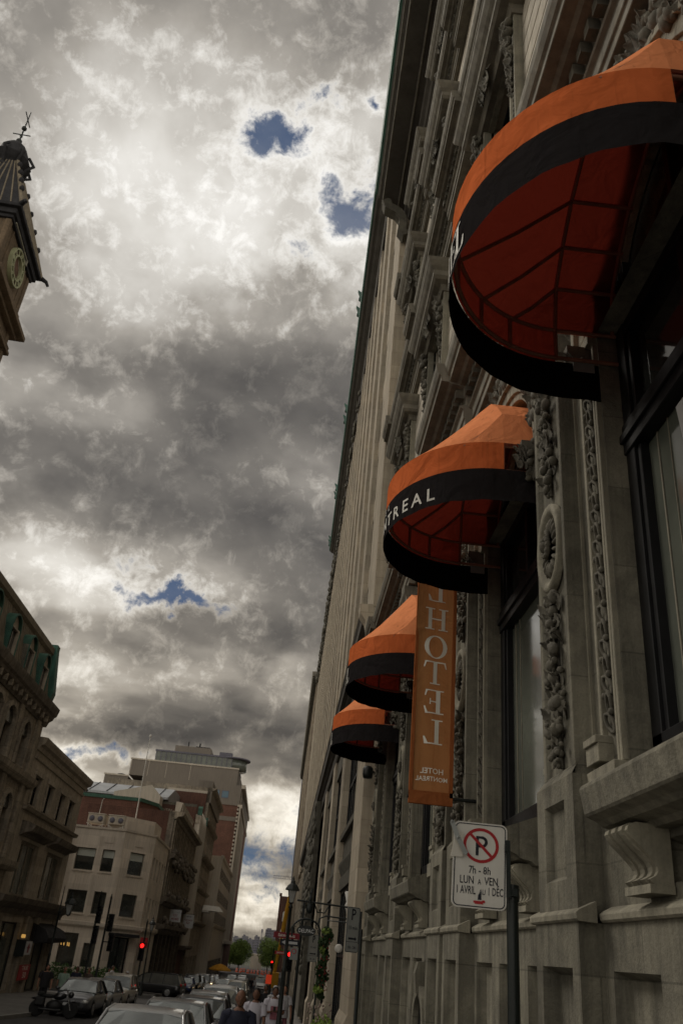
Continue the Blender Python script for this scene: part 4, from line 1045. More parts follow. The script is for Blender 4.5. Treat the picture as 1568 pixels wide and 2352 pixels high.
for a, b in bay:
    for zt in (11.6, 7.7):
        c, r = (a + b) / 2, (b - a) / 2; mb = MB(f); hood = MB(f)
        mb.extr([(c + r * math.cos(PI * i / N), zt + r * math.sin(PI * i / N)) for i in range(N + 1)], 0, 0) if 0 else None
        vs = [(c + r * math.cos(PI * i / N), .012, zt + r * math.sin(PI * i / N)) for i in range(N + 1)]; mb.add(vs, [tuple(range(N + 1))])
        l = obj('arched_light', mb, 'glass', A)
        for i in range(N):
            q = [(c + r_ * math.cos(t_), zt + r_ * math.sin(t_)) for r_, t_ in ((r, PI * i / N), (r + .26, PI * i / N), (r + .26, PI * (i + 1) / N), (r, PI * (i + 1) / N))]
            hood.add([(p[0], .003, p[1]) for p in q] + [(p[0], .20, p[1]) for p in q], [(0, 1, 2, 3), (4, 7, 6, 5), (1, 5, 6, 2), (0, 3, 7, 4)])
        hood.box(c - r - .26, c - r, .003, .2, zt - 1.7, zt); hood.box(c + r, c + r + .26, .003, .2, zt - 1.7, zt)
        obj('arch_hood', hood, 'greystone', l)
mould('cornice', f, [(-.4, 12.9), (.1, 12.9), (.2, 13.2), (.40, 13.35), (.45, 13.5), (.58, 13.6), (.66, 13.9), (.68, 14.05), (-.4, 14.1)], ua, ub + .35, 'ornate', A)
mould('belt', f, [(-.3, 9.2), (.25, 9.2), (.45, 9.45), (.5, 9.7), (-.3, 9.8)], ua, ub + .3, 'greystone', A)
mould('belt', f, [(-.3, 4.7), (.3, 4.7), (.5, 4.9), (.55, 5.2), (-.3, 5.3)], ua, ub + .3, 'greystone', A)
mb = MB(f)
for u in (24.9, 31.5, 37.9, 46.6, 50.4): mb.box(u - .3, u + .3, .003, .16, 5.3, 12.9)
for u in range(30):
    mb.box(22.3 + u * .98, 22.5 + u * .98, .2, .42, 13.0, 13.34)
obj('pilaster', mb, 'greystone', A)
mb = MB(f); mb.extr([(.12, 14.1), (-.42, 17.2), (-.42, 17.5), (-10.5, 17.5), (-10.5, 14.1)], ua, ub - .4, 0); rf = obj('mansard_roof', mb, 'slate', A)
mb = MB(f); u = ua
while u < ub - .6: mb.tube([(u, .13, 14.12), (u, -.41, 17.2)], .035, 4); u += .38
obj('roof_rib', mb, 'slate', rf)
mb = MB(f); mb.extr([(-.36, 17.0), (-.22, 17.15), (-.22, 17.5), (-.32, 17.62), (-.7, 17.62), (-.7, 17.0)], ua, ub - .9, 0); obj('roof_kerb', mb, 'slate', rf)
mb = MB(f); mb.extr([(.20, 14.1), (.34, 14.8), (-.10, 17.5), (-.10, 17.8), (-10.6, 17.8), (-10.6, 14.1)], ub - .88, ub - .25, 0); obj('copper_gable_wall', mb, 'copper', A)
for u in (24.4, 28.0, 31.4, 34.8, 38.2, 41.7, 45.1, 48.4):
    dm = MB(f); r = .72; N = 10
    arc = [(u + .1 - r * math.cos(PI * i / N), 15.75 + r * math.sin(PI * i / N)) for i in range(N + 1)]
    v = [(a, .28, z) for a, z in arc] + [(a, -.95, z) for a, z in arc]; dm.add(v, [(i, i + 1, i + N + 2, i + N + 1) for i in range(N)], True)
    arc2 = [(u + .1 - (r - .10) * math.cos(PI * i / N), 15.75 + (r - .10) * math.sin(PI * i / N)) for i in range(N + 1)]
    for i in range(N): dm.add([(arc[i][0], .28, arc[i][1]), (arc[i + 1][0], .28, arc[i + 1][1]), (arc2[i + 1][0], .28, arc2[i + 1][1]), (arc2[i][0], .28, arc2[i][1])], [(0, 1, 2, 3)])
    do = obj('dormer', dm, 'copper_lt', A)
    mb = MB(f); mb.box(u + .1 - r, u + .1 - r + .12, -.3, .22, 14.15, 15.75); mb.box(u + .1 + r - .12, u + .1 + r, -.3, .22, 14.15, 15.75); mb.box(u + .1 - r + .12, u + .1 + r - .12, -.3, .2, 14.15, 14.35); mb.box(u + .1 - r + .12, u + .1 + r - .12, 0, .2, 15.65, 15.75)
    mb.add([(a, .10, z) for a, z in arc2], [tuple(range(N + 1))]); obj('dormer_frame', mb, 'greystone2', do)
    mb = MB(f); mb.box(u + .1 - r + .12, u + .1 + r - .12, .02, .05, 14.35, 15.65); mb.box(u + .06, u + .14, .02, .09, 14.35, 15.65); obj('dormer_window', mb, 'glass', do)
    mb = MB(f)
    for s in (-1, 1): mb.quad((u + .1 + s * r, .28, 14.15), (u + .1 + s * r, .28, 15.75), (u + .1 + s * r, -.9, 15.75), (u + .1 + s * r, -.9, 14.15))
    obj('dormer_cheek', mb, 'copper', do)

# --- plain stone building with four upper windows, big shop windows
Bd = thing('shop_building', 'plain tan stone building left, four narrow upper windows over wide bracketed ones', 'building', (-15.8, 52, 0), world=True)
ua, ub = 51.72, 66.4; gz = G(66) - .3
solid('core', f, ua, ub, -11, -.5, gz, 12.0, 'greystone2', Bd)
W1 = [(52.7, 54.1), (56.1, 57.5), (59.5, 60.9), (62.5, 64.0)]
holes = [(a, b, 8.5, 10.15) for a, b in W1]; big = [(53.4, 57.6, 3.55, 6.55), (60.0, 64.5, 3.55, 6.5)]; shop = [(52.6, 57.6, gz + .8, 2.2), (61.6, 65.6, gz + .4, 1.9)]
mb = MB(f); grid_wall(mb, ua, ub, gz, 12.0, holes + big + shop, .26); mb.quad((ub, 0, gz), (ub, -.6, gz), (ub, -.6, 12), (ub, 0, 12)); obj('wall', mb, 'greystone2', Bd)
for h in holes: window(Bd, f, h, .2, 0, 'black', 'glass', 0, 1, .06, sill='greystone2')
for h in big: window(Bd, f, h, .30, 0, 'greystone', 'glass_room', 2, 0, .16)
for h in shop: window(Bd, f, h, .30, 0, 'black', 'glass_room', 1, 0, .1, name='shop_window')
for (a, b, z0, z1) in holes:
    mb = MB(f); mb.box(a - .25, a, .003, .09, z0, z1 + .25); mb.box(b, b + .25, .003, .09, z0, z1 + .25); mb.box(a - .3, b + .3, .003, .16, z1 + .02, z1 + .3); obj('architrave', mb, 'greystone2', Bd)
mould('cornice', f, [(-.5, 11.5), (.08, 11.5), (.14, 11.75), (.36, 11.85), (.46, 12.1), (.48, 12.25), (-.5, 12.3)], ua, ub + .5, 'greystone2', Bd)
mould('belt', f, [(-.3, 11.0), (.09, 11.0), (.12, 11.14), (-.3, 11.16)], ua, ub, 'greystone2', Bd)
mould('belt', f, [(-.3, 8.1), (.2, 8.1), (.3, 8.3), (-.3, 8.42)], ua, ub + .3, 'greystone', Bd)
for (a, b) in ((52.5, 58.5), (59.3, 65.3)): mould('window_canopy', f, [(-.2, 6.75), (.1, 6.75), (.3, 6.9), (.7, 7.0), (.85, 7.35), (.4, 7.5), (-.2, 7.6)], a, b, 'ornate', Bd)
mould('street_cornice', f, [(-.3, 2.6), (.2, 2.6), (.3, 2.9), (.5, 3.0), (.75, 3.2), (.85, 3.5), (-.3, 3.6)], 49.8, ub + .9, 'ornate', Bd)
mb = MB(f); mb.extr([(.02, 1.1), (1.1, 1.25), (1.2, 1.5), (.9, 1.95), (.02, 2.3)], 60.6, 66.0, 0); obj('door_canopy', mb, 'lead', Bd)
for (u, z) in ((52.3, 0), (58.4, 0), (60.9, 0), (66.1, 0)):
    mb = MB(f); mb.box(u - .3, u + .3, .003, .25, gz, 2.6); obj('shopfront_pier', mb, 'greystone', Bd)
mb = MB(f); mb.tube([(57.4, .3, 1.5), (57.4, .42, 1.5)], .10, 8); mb.tube([(57.75, .3, 1.5), (57.75, .42, 1.5)], .10, 8); obj('shop_lamp', mb, 'bulb', Bd)
sg = thing('shop_sign', 'white projecting sign with a maroon building emblem on the left shop front', 'sign', f(58.4, .35, .5), world=True)
mb = MB(f); mb.box(57.7, 59.2, .55, .60, .50, 1.24); obj('panel', mb, 'signwhite', sg)
mb = MB(f); mb.quad((58.25, .605, .62), (58.65, .605, .62), (58.65, .605, .95), (58.25, .605, .95)); mb.add([(58.15, .606, .90), (58.75, .606, .90), (58.45, .606, 1.18)], [(0, 1, 2)]); mb.quad((58.05, .607, .86), (58.85, .607, .86), (58.85, .607, .92), (58.05, .607, .92)); obj('emblem', mb, 'signmaroon', sg)
mb = MB(f); mb.box(57.6, 59.2, .3, .5, 1.25, 1.3); mb.box(57.62, 57.68, .0, .6, .4, 1.3); obj('bracket', mb, 'iron', sg)
sg = thing('sale_poster', 'red sale poster with pale 50 inside the left shop front', 'poster', f(59.9, .3, -.6), world=True)
mb = MB(f); mb.box(58.65, 61.2, .28, .31, -.92, -.08); obj('panel', mb, 'signred', sg)
mb = MB(f); put_text(mb, 'TAXI', .34, lambda x, y: (59.95 + x, .318, -.38 + y), 'CENTER', 1.9); put_text(mb, '50', .44, lambda x, y: (60.1 + x, .318, -.80 + y), 'CENTER', 1.9); obj('lettering', mb, 'signtext', sg)
# metal roof behind
rfb = thing('standing_seam_roof_house', 'low building with ribbed grey metal roof behind the tan shop building', 'building', (-22, 58, 0), world=True)
mb = MB(f); mb.box(53, 70.5, -12, -1.5, 8, 12.4); obj('wall', mb, 'greystone2', rfb)
mb = MB(f); mb.extr([(-1.2, 12.35), (-4.5, 14.4), (-12, 14.6), (-12, 12.35)], 54, 72.8, 0); r_ = obj('roof', mb, 'zinc', rfb)
mb = MB(f); u = 54
while u < 72.7: mb.tube([(u, -1.2, 12.42), (u, -4.5, 14.45)], .05, 4); u += .55
mb.box(60, 64.5, -5.2, -4.0, 14.3, 14.9); mb.tube([(54, -1.2, 12.4), (72.8, -1.2, 12.4)], .12, 6); obj('roof_seam', mb, 'lead', r_)

# --- clock tower
T = thing('clock_tower', 'brown stone clock tower with steep roof, gilded clock ring and iron cross finial, upper left', 'tower', (-30, 49.7, 0), world=True)
f = FR(-26.65, 49.75, -.07)
mb = MB(f); mb.box(-3.35, 3.35, -6.7, 0, -1, 49.4); bs = obj('shaft', mb, 'towerst', T)
mb = MB(f)
for s in (-1, 1):
    for dp in (0, -6.7):
        mb.box(s * 3.35 - .45, s * 3.35 + .10, dp - .3, dp + .12, 20, 49.3) if s > 0 else mb.box(s * 3.35 - .10, s * 3.35 + .45, dp - .3, dp + .12, 20, 49.3)
obj('corner_pier', mb, 'towerst', T, bevel=.03)
def ringbox(mb, e, z0, z1): mb.box(-3.35 - e, 3.35 + e, -6.7 - e, e, z0, z1)
mb = MB(f)
for (e, a, b) in ((.14, 45.2, 45.4), (.24, 45.4, 45.65), (.5, 43.4, 43.7), (1.0, 43.7, 44.1), (.7, 44.1, 44.3), (.3, 42.2, 42.4), (.4, 41.7, 42.0), (.35, 34, 34.5)): ringbox(mb, e, a, b)
obj('string_course', mb, 'towerst', T, bevel=.03)
mb = MB(f); ringbox(mb, .25, 49.3, 49.6); ringbox(mb, .45, 49.6, 50.1); ringbox(mb, .75, 50.1, 50.4); obj('eaves', mb, 'lead', T, bevel=.03)
mb = MB(f)
e = .70; L0 = [(-3.35 - e, e), (3.35 + e, e), (3.35 + e, -6.7 - e), (-3.35 - e, -6.7 - e)]; t_ = 1.15; L1 = [(-t_, -3.35 + t_), (t_, -3.35 + t_), (t_, -3.35 - t_), (-t_, -3.35 - t_)]
v = [(a, b, 50.4) for a, b in L0] + [(a, b, 58.0) for a, b in L1]; mb.add(v, [(0, 1, 5, 4), (1, 2, 6, 5), (2, 3, 7, 6), (3, 0, 4, 7), (4, 5, 6, 7)]); tr = obj('roof', mb, 'lead', T)
mb = MB(f)
for i in range(4):
    a, b = Vector(v[i]), Vector(v[(i + 1) % 4]); c_, d2 = Vector(v[4 + i]), Vector(v[4 + (i + 1) % 4])
    for k in range(1, 10): mb.tube([a.lerp(b, k / 10), c_.lerp(d2, k / 10)], .07, 4)
    mb.tube([a, c_], .16, 6)
obj('roof_seam', mb, 'slate', tr)
mb = MB(f)
for i in range(4):
    for k in range(1, 5):
        p = Vector(v[i]).lerp(Vector(v[4 + i]), .12 + k * .19); q = (p - Vector((0, -3.35, p.z))).normalized(); mb.ell(p + q * .22, (.22, .22, .32), None, 6, 4)
    p = Vector(v[i]); q = (p - Vector((0, -3.35, p.z))).normalized(); mb.tube([p, p + q * .5 + Vector((0, 0, .0)), p + q * .75 + Vector((0, 0, -.3))], [.22, .16, .12], 7)
obj('crocket', mb, 'lead', tr)
mb = MB(f); mb.lathe([(.02, 57.1), (1.5, 57.1), (1.6, 57.4), (1.2, 57.7), (1.1, 58.6), (1.75, 58.9), (1.6, 59.2), (1.25, 59.5), (1.2, 60.2), (.8, 60.9), (.35, 61.2), (.3, 61.5), (.02, 61.5)], (0, -3.35, 0), 10)
for k in range(8):
    a = 2 * PI * k / 8; mb.tube([(1.15 * math.cos(a), -3.35 + 1.15 * math.sin(a), 57.4), (1.5 * math.cos(a), -3.35 + 1.5 * math.sin(a), 58.4), (2.0 * math.cos(a), -3.35 + 2.0 * math.sin(a), 58.9), (1.4 * math.cos(a), -3.35 + 1.4 * math.sin(a), 59.8)], .14, 5)
obj('lantern', mb, 'lead', T)
mb = MB(f); mb.tube([(0, -3.35, 61.4), (0, -3.35, 65.6)], [.09, .05], 6); mb.ell((0, -3.35, 61.7), (.28, .28, .28)); mb.ell((0, -3.35, 63.4), (.24, .24, .24)); mb.tube([(-.8, -3.35, 64.6), (.8, -3.35, 64.6)], .05, 5); mb.tube([(0, -4.1, 62.6), (0, -2.6, 62.6)], .05, 5); mb.ell((0, -3.35, 62.4), (.14, .14, .2)); obj('cross_finial', mb, 'iron', T)
# clock
cf = MB(f); N = 40; cz = 47.55; R_ = 1.42
for (ro, ri, w0, w1) in ((1.56, 1.42, .25, .38), (1.04, .90, .27, .38)):
    for i in range(N):
        a, b = 2 * PI * i / N, 2 * PI * (i + 1) / N
        q = [(r_ * math.sin(t_), cz + r_ * math.cos(t_)) for r_, t_ in ((ri, a), (ro, a), (ro, b), (ri, b))]
        cf.add([(p[0], w1, p[1]) for p in q] + [(p[0], w0 - .3, p[1]) for p in q], [(0, 1, 2, 3), (1, 5, 6, 2), (0, 3, 7, 4)])
for k in range(12):
    a = 2 * PI * k / 12
    for o in ((-.07, 0, .07) if k % 3 else (-.1, -.03, .04, .11)):
        ta = a + o; cf.add([(rr_ * math.sin(t_), .34, cz + rr_ * math.cos(t_)) for rr_, t_ in ((1.0, ta - .034), (1.45, ta - .03), (1.45, ta + .03), (1.0, ta + .034))], [(0, 1, 2, 3)])
ck = obj('clock', cf, 'goldclock', T)
mb = MB(f); mb.lathe([(.01, 0), (1.5, 0), (1.5, .1), (.01, .1)], (0, 0.03, cz), 32, 1); obj('dial_back', mb, 'clockface', ck)
mb = MB(f); mb.box(-2.1, 2.1, .003, .05, 45.7, 49.2)
for s in (-1, 1): mb.box(s * 2.1 - .10, s * 2.1 + .10, .003, .10, 45.66, 49.25)
obj('clock_panel', mb, 'towerst', T)
mb = MB(f)
for ang_, l, wd in ((2.0, 1.2, .045), (-.95, .78, .07)):
    mb.add([(l * math.sin(ang_), .42, cz + l * math.cos(ang_)), (wd * math.cos(ang_), .42, cz - wd * math.sin(ang_)), (-.25 * l * math.sin(ang_), .42, cz - .25 * l * math.cos(ang_)), (-wd * math.cos(ang_), .42, cz + wd * math.sin(ang_))], [(0, 1, 2, 3)])
obj('clock_hand', mb, 'stone_lt', ck)
mb = MB(f); mb.box(-3.2, .9, .42, .50, 49.15, 49.25); mb.box(.8, 1.0, .1, .50, 48.75, 49.3); obj('bracket_arm', mb, 'stone_lt', T)

# --- beige corner building
Cb = thing('corner_building', 'pale beige three-storey stone corner building with a chamfered door corner and flagpole', 'building', (-14.7, 79.3, 0), world=True)
gz = G(80) - .3; zt = 10.2
fs = lambda u, w_, z: (u, 79.3 - w_, z)                       # south face, u = x
hs = [(-18.62, -16.95, 6.75, 8.55), (-16.35, -15.28, 6.75, 8.55), (-18.62, -16.95, 3.4, 5.15), (-16.35, -15.28, 3.4, 5.15), (-18.4, -16.9, -.7, 1.85), (-16.35, -15.35, -.6, 1.2)]
hs += [(x0 - 4.2 * k, x1 - 4.2 * k, a, b) for k in (1, 2) for x0, x1, a, b in hs[:5]]
mb = MB(fs); grid_wall(mb, -30, -14.7, gz, zt, hs, .25); obj('wall', mb, 'beige2', Cb)
for i, h in enumerate(hs): window(Cb, fs, h, .22, 0, 'stone_dk', 'glass', 0, 0, .07, blind=.33 if h[2] > 6 else 0, sill='beige2')
ch = math.atan2(2.4, 2.4); fc = lambda u, w_, z: (-14.7 + u * .7071 + w_ * .7071, 79.3 + u * .7071 - w_ * .7071, z)
hc = [(.95, 2.55, 6.75, 8.6), (.95, 2.55, 3.4, 5.2), (.75, 2.6, gz + .1, 1.85)]
mb = MB(fc); grid_wall(mb, 0, 3.394, gz, zt, hc, .25); obj('chamfer_wall', mb, 'beige2', Cb)
for i, h in enumerate(hc[:2]): window(Cb, fc, h, .22, 0, 'stone_dk', 'glass', 0, 0, .07, blind=.33 if i == 0 else 0, sill='beige2')
window(Cb, fc, hc[2], .24, 0, 'black', 'glass', 1, 0, .12, name='door')
solid('door_canopy', fc, .3, 3.0, .01, .75, 1.9, 2.15, 'lead', Cb)
fe = FR(-12.3 + .0, 81.7, -AL)
he = [(a, a + 1.0, z, z + 1.8) for a in (.9, 3.2, 5.6, 8.0, 9.9) for z in (6.75, 3.4)] + [(a, a + 1.2, gz + .6, 1.5) for a in (.9, 4, 7.2)]
mb = MB(fe); grid_wall(mb, 0, 11.4, gz, zt, he, .25); obj('street_wall', mb, 'beige2', Cb)
for h in he: window(Cb, fe, h, .22, 0, 'stone_dk', 'glass', 0, 0, .06)
for (fr_, a, b) in ((fs, -30, -14.7), (fc, 0.02, 3.37), (fe, 0, 11.4)):
    mould('belt', fr_, [(-.2, 2.35), (.14, 2.35), (.28, 2.5), (.30, 2.75), (-.2, 2.85)], a, b, 'beige2', Cb)
    mould('coping', fr_, [(-.3, zt - .02), (.10, zt - .02), (.12, zt + .16), (-.3, zt + .2)], a, b, 'beige2', Cb)
mb = MB(fs)
for u in (-19.25, -19.1, -18.95, -16.75, -16.6, -15.0, -14.85): mb.box(u - .04, u + .04, .003, .04, 2.9, 9.6)
for u in (-17.78, -15.8):
    for k in range(5): mb.box(u - .5 + k * .25 - .03, u - .5 + k * .25 + .03, .003, .035, 5.3, 6.5)
mb.box(-16.4, -15.6, .003, .05, 9.1, 9.75); obj('fluting', mb, 'beige2', Cb)
mb = MB(fc)
for u in (.28, .5, 2.9, 3.1): mb.box(u - .04, u + .04, .003, .04, 2.9, 9.6)
for k in range(6): mb.box(1.1 + k * .25 - .03, 1.1 + k * .25 + .03, .003, .035, 5.35, 6.5)
mb.box(1.35, 2.15, .003, .06, 9.1, 9.85); obj('fluting', mb, 'beige2', Cb)
mb = MB(fs); mb.box(-30, -14.9, -9, -.3, gz, zt - .3); obj('core', mb, 'beige2', Cb)
mb = MB(); mb.box(-26, -12.8, 83, 93, gz, zt - .35); obj('core', mb, 'beige2', Cb)
mb = MB(); mb.extr([(-16.7, 87), (-16.7, 80.9), (-15.0, 80.3), (-12.7, 82.5), (-12.7, 87)], zt + .1, 11.55, 2); obj('parapet_block', mb, 'beige2', Cb, bevel=.05)
mb = MB(); mb.tube([(-14.9, 84, 11.4), (-15.02, 84, 19.6)], [.055, .035], 8); mb.ell((-15.02, 84, 19.7), (.12, .12, .14)); mb.ell((-14.9, 84, 11.5), (.14, .14, .2)); obj('flagpole', mb, 'white', Cb)
mb = MB(fe); mb.box(-.6, .1, .3, .9, 1.2, 2.0); obj('red_wall_sign', mb, 'signred', Cb)
mb = MB(fs)
for k, u in enumerate((-18.25, -18.02, -17.72, -17.58)): mb.tube([(u, -.12, 1.15 - .02 * k), (u + .03, -.12, .88 - .02 * k)], .035, 6)
obj('shop_lamp', mb, 'bulb', Cb)
for i, (x, lab) in enumerate(((-17.75, 'pale rooftop air-conditioning unit, left one of the pair above the corner building'), (-15.9, 'pale rooftop air-conditioning unit beside the parapet block, right one of the pair'))):
    hv = thing('air_conditioner', lab, 'rooftop unit', (x, 81, 10), 0, 'rooftop units above the corner building', world=True)
    mb = MB(); mb.box(x - .75, x + .75, 80.2, 81.8, 10.75, 11.5); mb.box(x - .8, x + .8, 80.15, 81.85, 11.5, 11.58); obj('casing', mb, 'concrete', hv, bevel=.03)
    mb = MB()
    for a in (-.38, .38): mb.lathe([(.02, 0), (.24, 0), (.24, -.04), (.02, -.04)], (x + a, 80.18, 11.12), 14, 1)
    obj('fan', mb, 'skyline', hv)
    mb = MB()
    for a in (-.65, .65):
        for b in (80.3, 81.7): mb.tube([(x + a, b, 9.9), (x + a, b, 10.8)], .04, 5)
    mb.tube([(x - .8, 80.3, 9.95), (x + .8, 80.3, 10.7)], .03, 5); mb.tube([(x + .8, 80.3, 9.95), (x - .8, 80.3, 10.7)], .03, 5); obj('stand', mb, 'white', hv)
    if i == 0: mb = MB(); mb.tube([(x, 81, 11.5), (x + .05, 81, 12.9), (x + .2, 80.9, 13.0)], .03, 5); obj('mast', mb, 'white', hv)

# --- brick buildings behind the corner building
def blockb(name, label, pts, z0, z1, m, cop=None):
    t = thing(name, label, 'building', (*pts[0], 0), world=True); mb = MB(); mb.extr(pts, z0, z1, 2); obj('wall', mb, m, t)
    if cop:
        cx = sum(p[0] for p in pts) / len(pts); cy = sum(p[1] for p in pts) / len(pts)
        mb = MB(); mb.extr([(cx + (x - cx) * 1.015, cy + (y - cy) * 1.015) for x, y in pts], z1 - .25, z1 + .12, 2); obj('coping', mb, cop, t)
    return t
blockb('brick_building', 'red brick building with green coping behind the beige corner building', [(-40, 96), (-16.9, 96), (-15.4, 99), (-15.4, 112), (-40, 112)], 0, 15.3, 'redbrick', 'copper_lt')
blockb('brick_annex', 'short red brick stair block with green cap behind the rooftop units', [(-24.5, 94), (-22.9, 94), (-22.9, 95.9), (-24.5, 95.9)], 0, 13.6, 'redbrick', 'copper_lt')
t = thing('metal_roof_building', 'shiny zinc roofed shed with cream gable above the red brick building', 'building', (-22, 125, 0), world=True)
mb = MB(); mb.box(-31, -18, 122, 140, 0, 19.2); obj('wall', mb, 'dkbrick', t)
mb = MB(); mb.extr([(121, 19.0), (121, 19.3), (127, 21.3), (140, 21.3), (140, 19.0)], -31, -17.6, 0); rr0 = obj('roof', mb, 'zinc', t)
mb = MB(); x = -31
while x < -17.6: mb.tube([(x, 121, 19.35), (x, 127, 21.36)], .07, 4); x += 2.4
obj('roof_seam', mb, 'lead', rr0)
mb = MB(); mb.extr([(-24.5, 17.4), (-24.5, 19.0), (-19.6, 20.3), (-18.2, 19.0), (-18.2, 17.4)], 118, 120.8, 1); obj('gable', mb, 'concrete', t)

# --- ornate dark building (93-122)
E1 = thing('ornate_building', 'blackened stone building with carved cornices and two hanging white rental signs', 'building', (-12.6, 93.2, 0), world=True)
f = FL_(-11.0); ua, ub = 93.1, 121.5; gz = G(122) - .3
solid('core', f, ua, ub, -14, -.6, gz, 14.0, 'dkbrick', E1)
holes = [(ua + .7 + k * 1.9, ua + 1.9 + k * 1.9, z, z + h_) for k in range(14) for (z, h_) in ((10.3, 2.5), (6.2, 2.9))] + [(ua + .6 + k * 4, ua + 3.9 + k * 4, gz + .5, 2.4) for k in range(7)]
mb = MB(f); grid_wall(mb, ua, ub, gz, 14.0, holes, .4); mb.quad((ua, 0, gz), (ua, -.6, gz), (ua, -.6, 14), (ua, 0, 14)); obj('wall', mb, 'ornate', E1)
for h in holes: window(E1, f, h, .35, 0, 'black', 'glass', 0, 1, .08)
mb = MB(f)
for k in range(16): mb.tube([(ua + .3 + k * 1.88, .12, 5.7), (ua + .3 + k * 1.88, .12, 9.2)], .14, 6); mb.tube([(ua + .3 + k * 1.88, .12, 9.8), (ua + .3 + k * 1.88, .12, 13.2)], .14, 6)
obj('column', mb, 'greystone', E1)
for (z, w_, mm) in ((13.3, 1.0, 'greystone'), (9.2, .75, 'ornate'), (5.1, .8, 'ornate'), (2.6, .9, 'ornate')): mould('cornice', f, [(-.3, z), (.2, z), (.35, z + .25), (w_ * .9, z + .35), (w_, z + .7), (-.3, z + .8)], ua, ub + w_ * .4, mm, E1)
mb = MB(f); mb.extr([(-.2, 14.1), (.4, 14.1), (.5, 14.9), (.6, 15.1), (-.2, 15.2)], ua + 1, ub - 12, 0)
for k in range(7): mb.box(ua + 1.2 + k * 2, ua + 1.5 + k * 2, .5, .62, 14.2, 15.0)
obj('attic_cornice', mb, 'concrete', E1)
rn = random.Random(5); mb = MB(f)
for k in range(220): mb.ell((rn.uniform(ua, ub), rn.uniform(.3, .8), rn.choice((3.3, 5.8, 9.0, 9.9)) + rn.uniform(-.4, .5)), (.3, .25, .3), None, 5, 4)
obj('carving', mb, 'ornate', E1)
def vsign(label, u0, u1, z0, z1, rows):
    t = thing('rental_sign', label, 'sign', f((u0 + u1) / 2, .8, z0), 0, 'white rental signs on the dark building', world=True)
    # projecting board: faces the camera
    g2 = lambda a, b_, z: (f(u0, 0, 0)[0] + .35 + a, u0 - b_, z)
    wd = (u1 - u0) * .15
    mb = MB(g2); mb.box(0, wd, -.04, .04, z0, z1); obj('board', mb, 'signwhite', t)
    for txt, zc, sz, mm in rows:
        mb = MB(g2); put_text(mb, txt, sz, lambda x, y: (wd / 2 + x, .046, zc + y)); obj('lettering', mb, mm, t)
    mb = MB(g2); mb.box(-.4, wd, -.02, .02, z1 + .05, z1 + .1); obj('bracket', mb, 'iron', t)
vsign('white rental sign with rows of pink digits, left and higher of the two', 101.5, 109.6, 3.75, 4.95, [('A LOUER', 4.62, .22, 'signgrey'), ('321', 4.28, .36, 'signmaroon'), ('4040', 3.90, .40, 'signmaroon')])
vsign('white rental sign with black and pink rows, right and lower, against fluted piers', 118.5, 127.3, 3.45, 5.0, [('VENTE', 4.68, .22, 'signblack'), ('FOR SALE', 4.28, .24, 'signmaroon'), ('321', 3.95, .34, 'signmaroon')])
# red parapet block behind with painted letters
blockb('dark_brick_building', 'dark brick side wall with faded painted letters above the ornate building', [(-20.6, 121.3), (-13.5, 121.3), (-13.8, 121.58), (-20.6, 121.58)], 8, 18.7, 'dkbrick', 'stone_dk')
mb = MB(); put_text(mb, 'THE CANTIN', .42, lambda x, y: (-18.4 + x * 1.3, 121.27, 17.5 + y * 1.3)); put_text(mb, 'CO LTD', .42, lambda x, y: (-18.8 + x * 1.3, 121.27, 16.6 + y * 1.3)); o = obj('faded_letters', mb, 'greystone2', bpy.data.objects['dark_brick_building'])
blockb('rear_brick_building', 'dark brown brick block with pale right return, farther behind the ornate building', [(-19.6, 133.7), (-13.6, 133.7), (-13.6, 134.05), (-19.6, 134.05)], 8, 22.5, 'dkbrick', 'concrete')

# --- building with tall fluted piers (122-134)
E2 = thing('fluted_building', 'narrow beige building of tall slender vertical piers with green copper finials', 'building', (-12.9, 122, 0), world=True)
ua, ub = 121.6, 134.0
solid('core', f, ua, ub, -14, -.5, gz, 17.4, 'dkbrick', E2)
mb = MB(f); n = 8
for k in range(n):
    u = ua + .1 + k * (ub - ua - .5) / (n - 1); mb.box(u, u + .42, -.5, .25, 1.4, 17.6)
    mb.extr([(u, 17.6), (u + .42, 17.6), (u + .21, 18.2)], -.2, .2, 1)
obj('pier', mb, 'concrete', E2)
mb = MB(f)
for k in range(n - 1):
    u = ua + .55 + k * (ub - ua - .5) / (n - 1)
    for j in range(4): mb.box(u, u + 1.3, -.49, -.1, 4.6 + j * 3.3, 5.4 + j * 3.3)
mb.box(ua, ub, -.48, .1, 16.4, 17.3); obj('spandrel', mb, 'greystone2', E2)
for k in range(n - 1):
    u = ua + .55 + k * (ub - ua - .5) / (n - 1)
    for j in range(4): window(E2, f, (u, u + 1.25, 5.45 + j * 3.3, 7.85 + j * 3.3 if j < 3 else 16.35), .45, 0, 'black', 'glass', 0, 0, .08)
mb = MB(f)
for u in (ua + .4, ub - .4): mb.extr([(u - .4, 17.5), (u + .4, 17.5), (u + .3, 18.4), (u, 18.7), (u - .3, 18.4)], -.3, .3, 1)
obj('copper_finial', mb, 'copper_lt', E2)
mould('canopy', f, [(-.3, .9), (.6, .9), (.9, 1.2), (.9, 1.4), (-.3, 1.4)], ua, ub, 'ornate', E2)

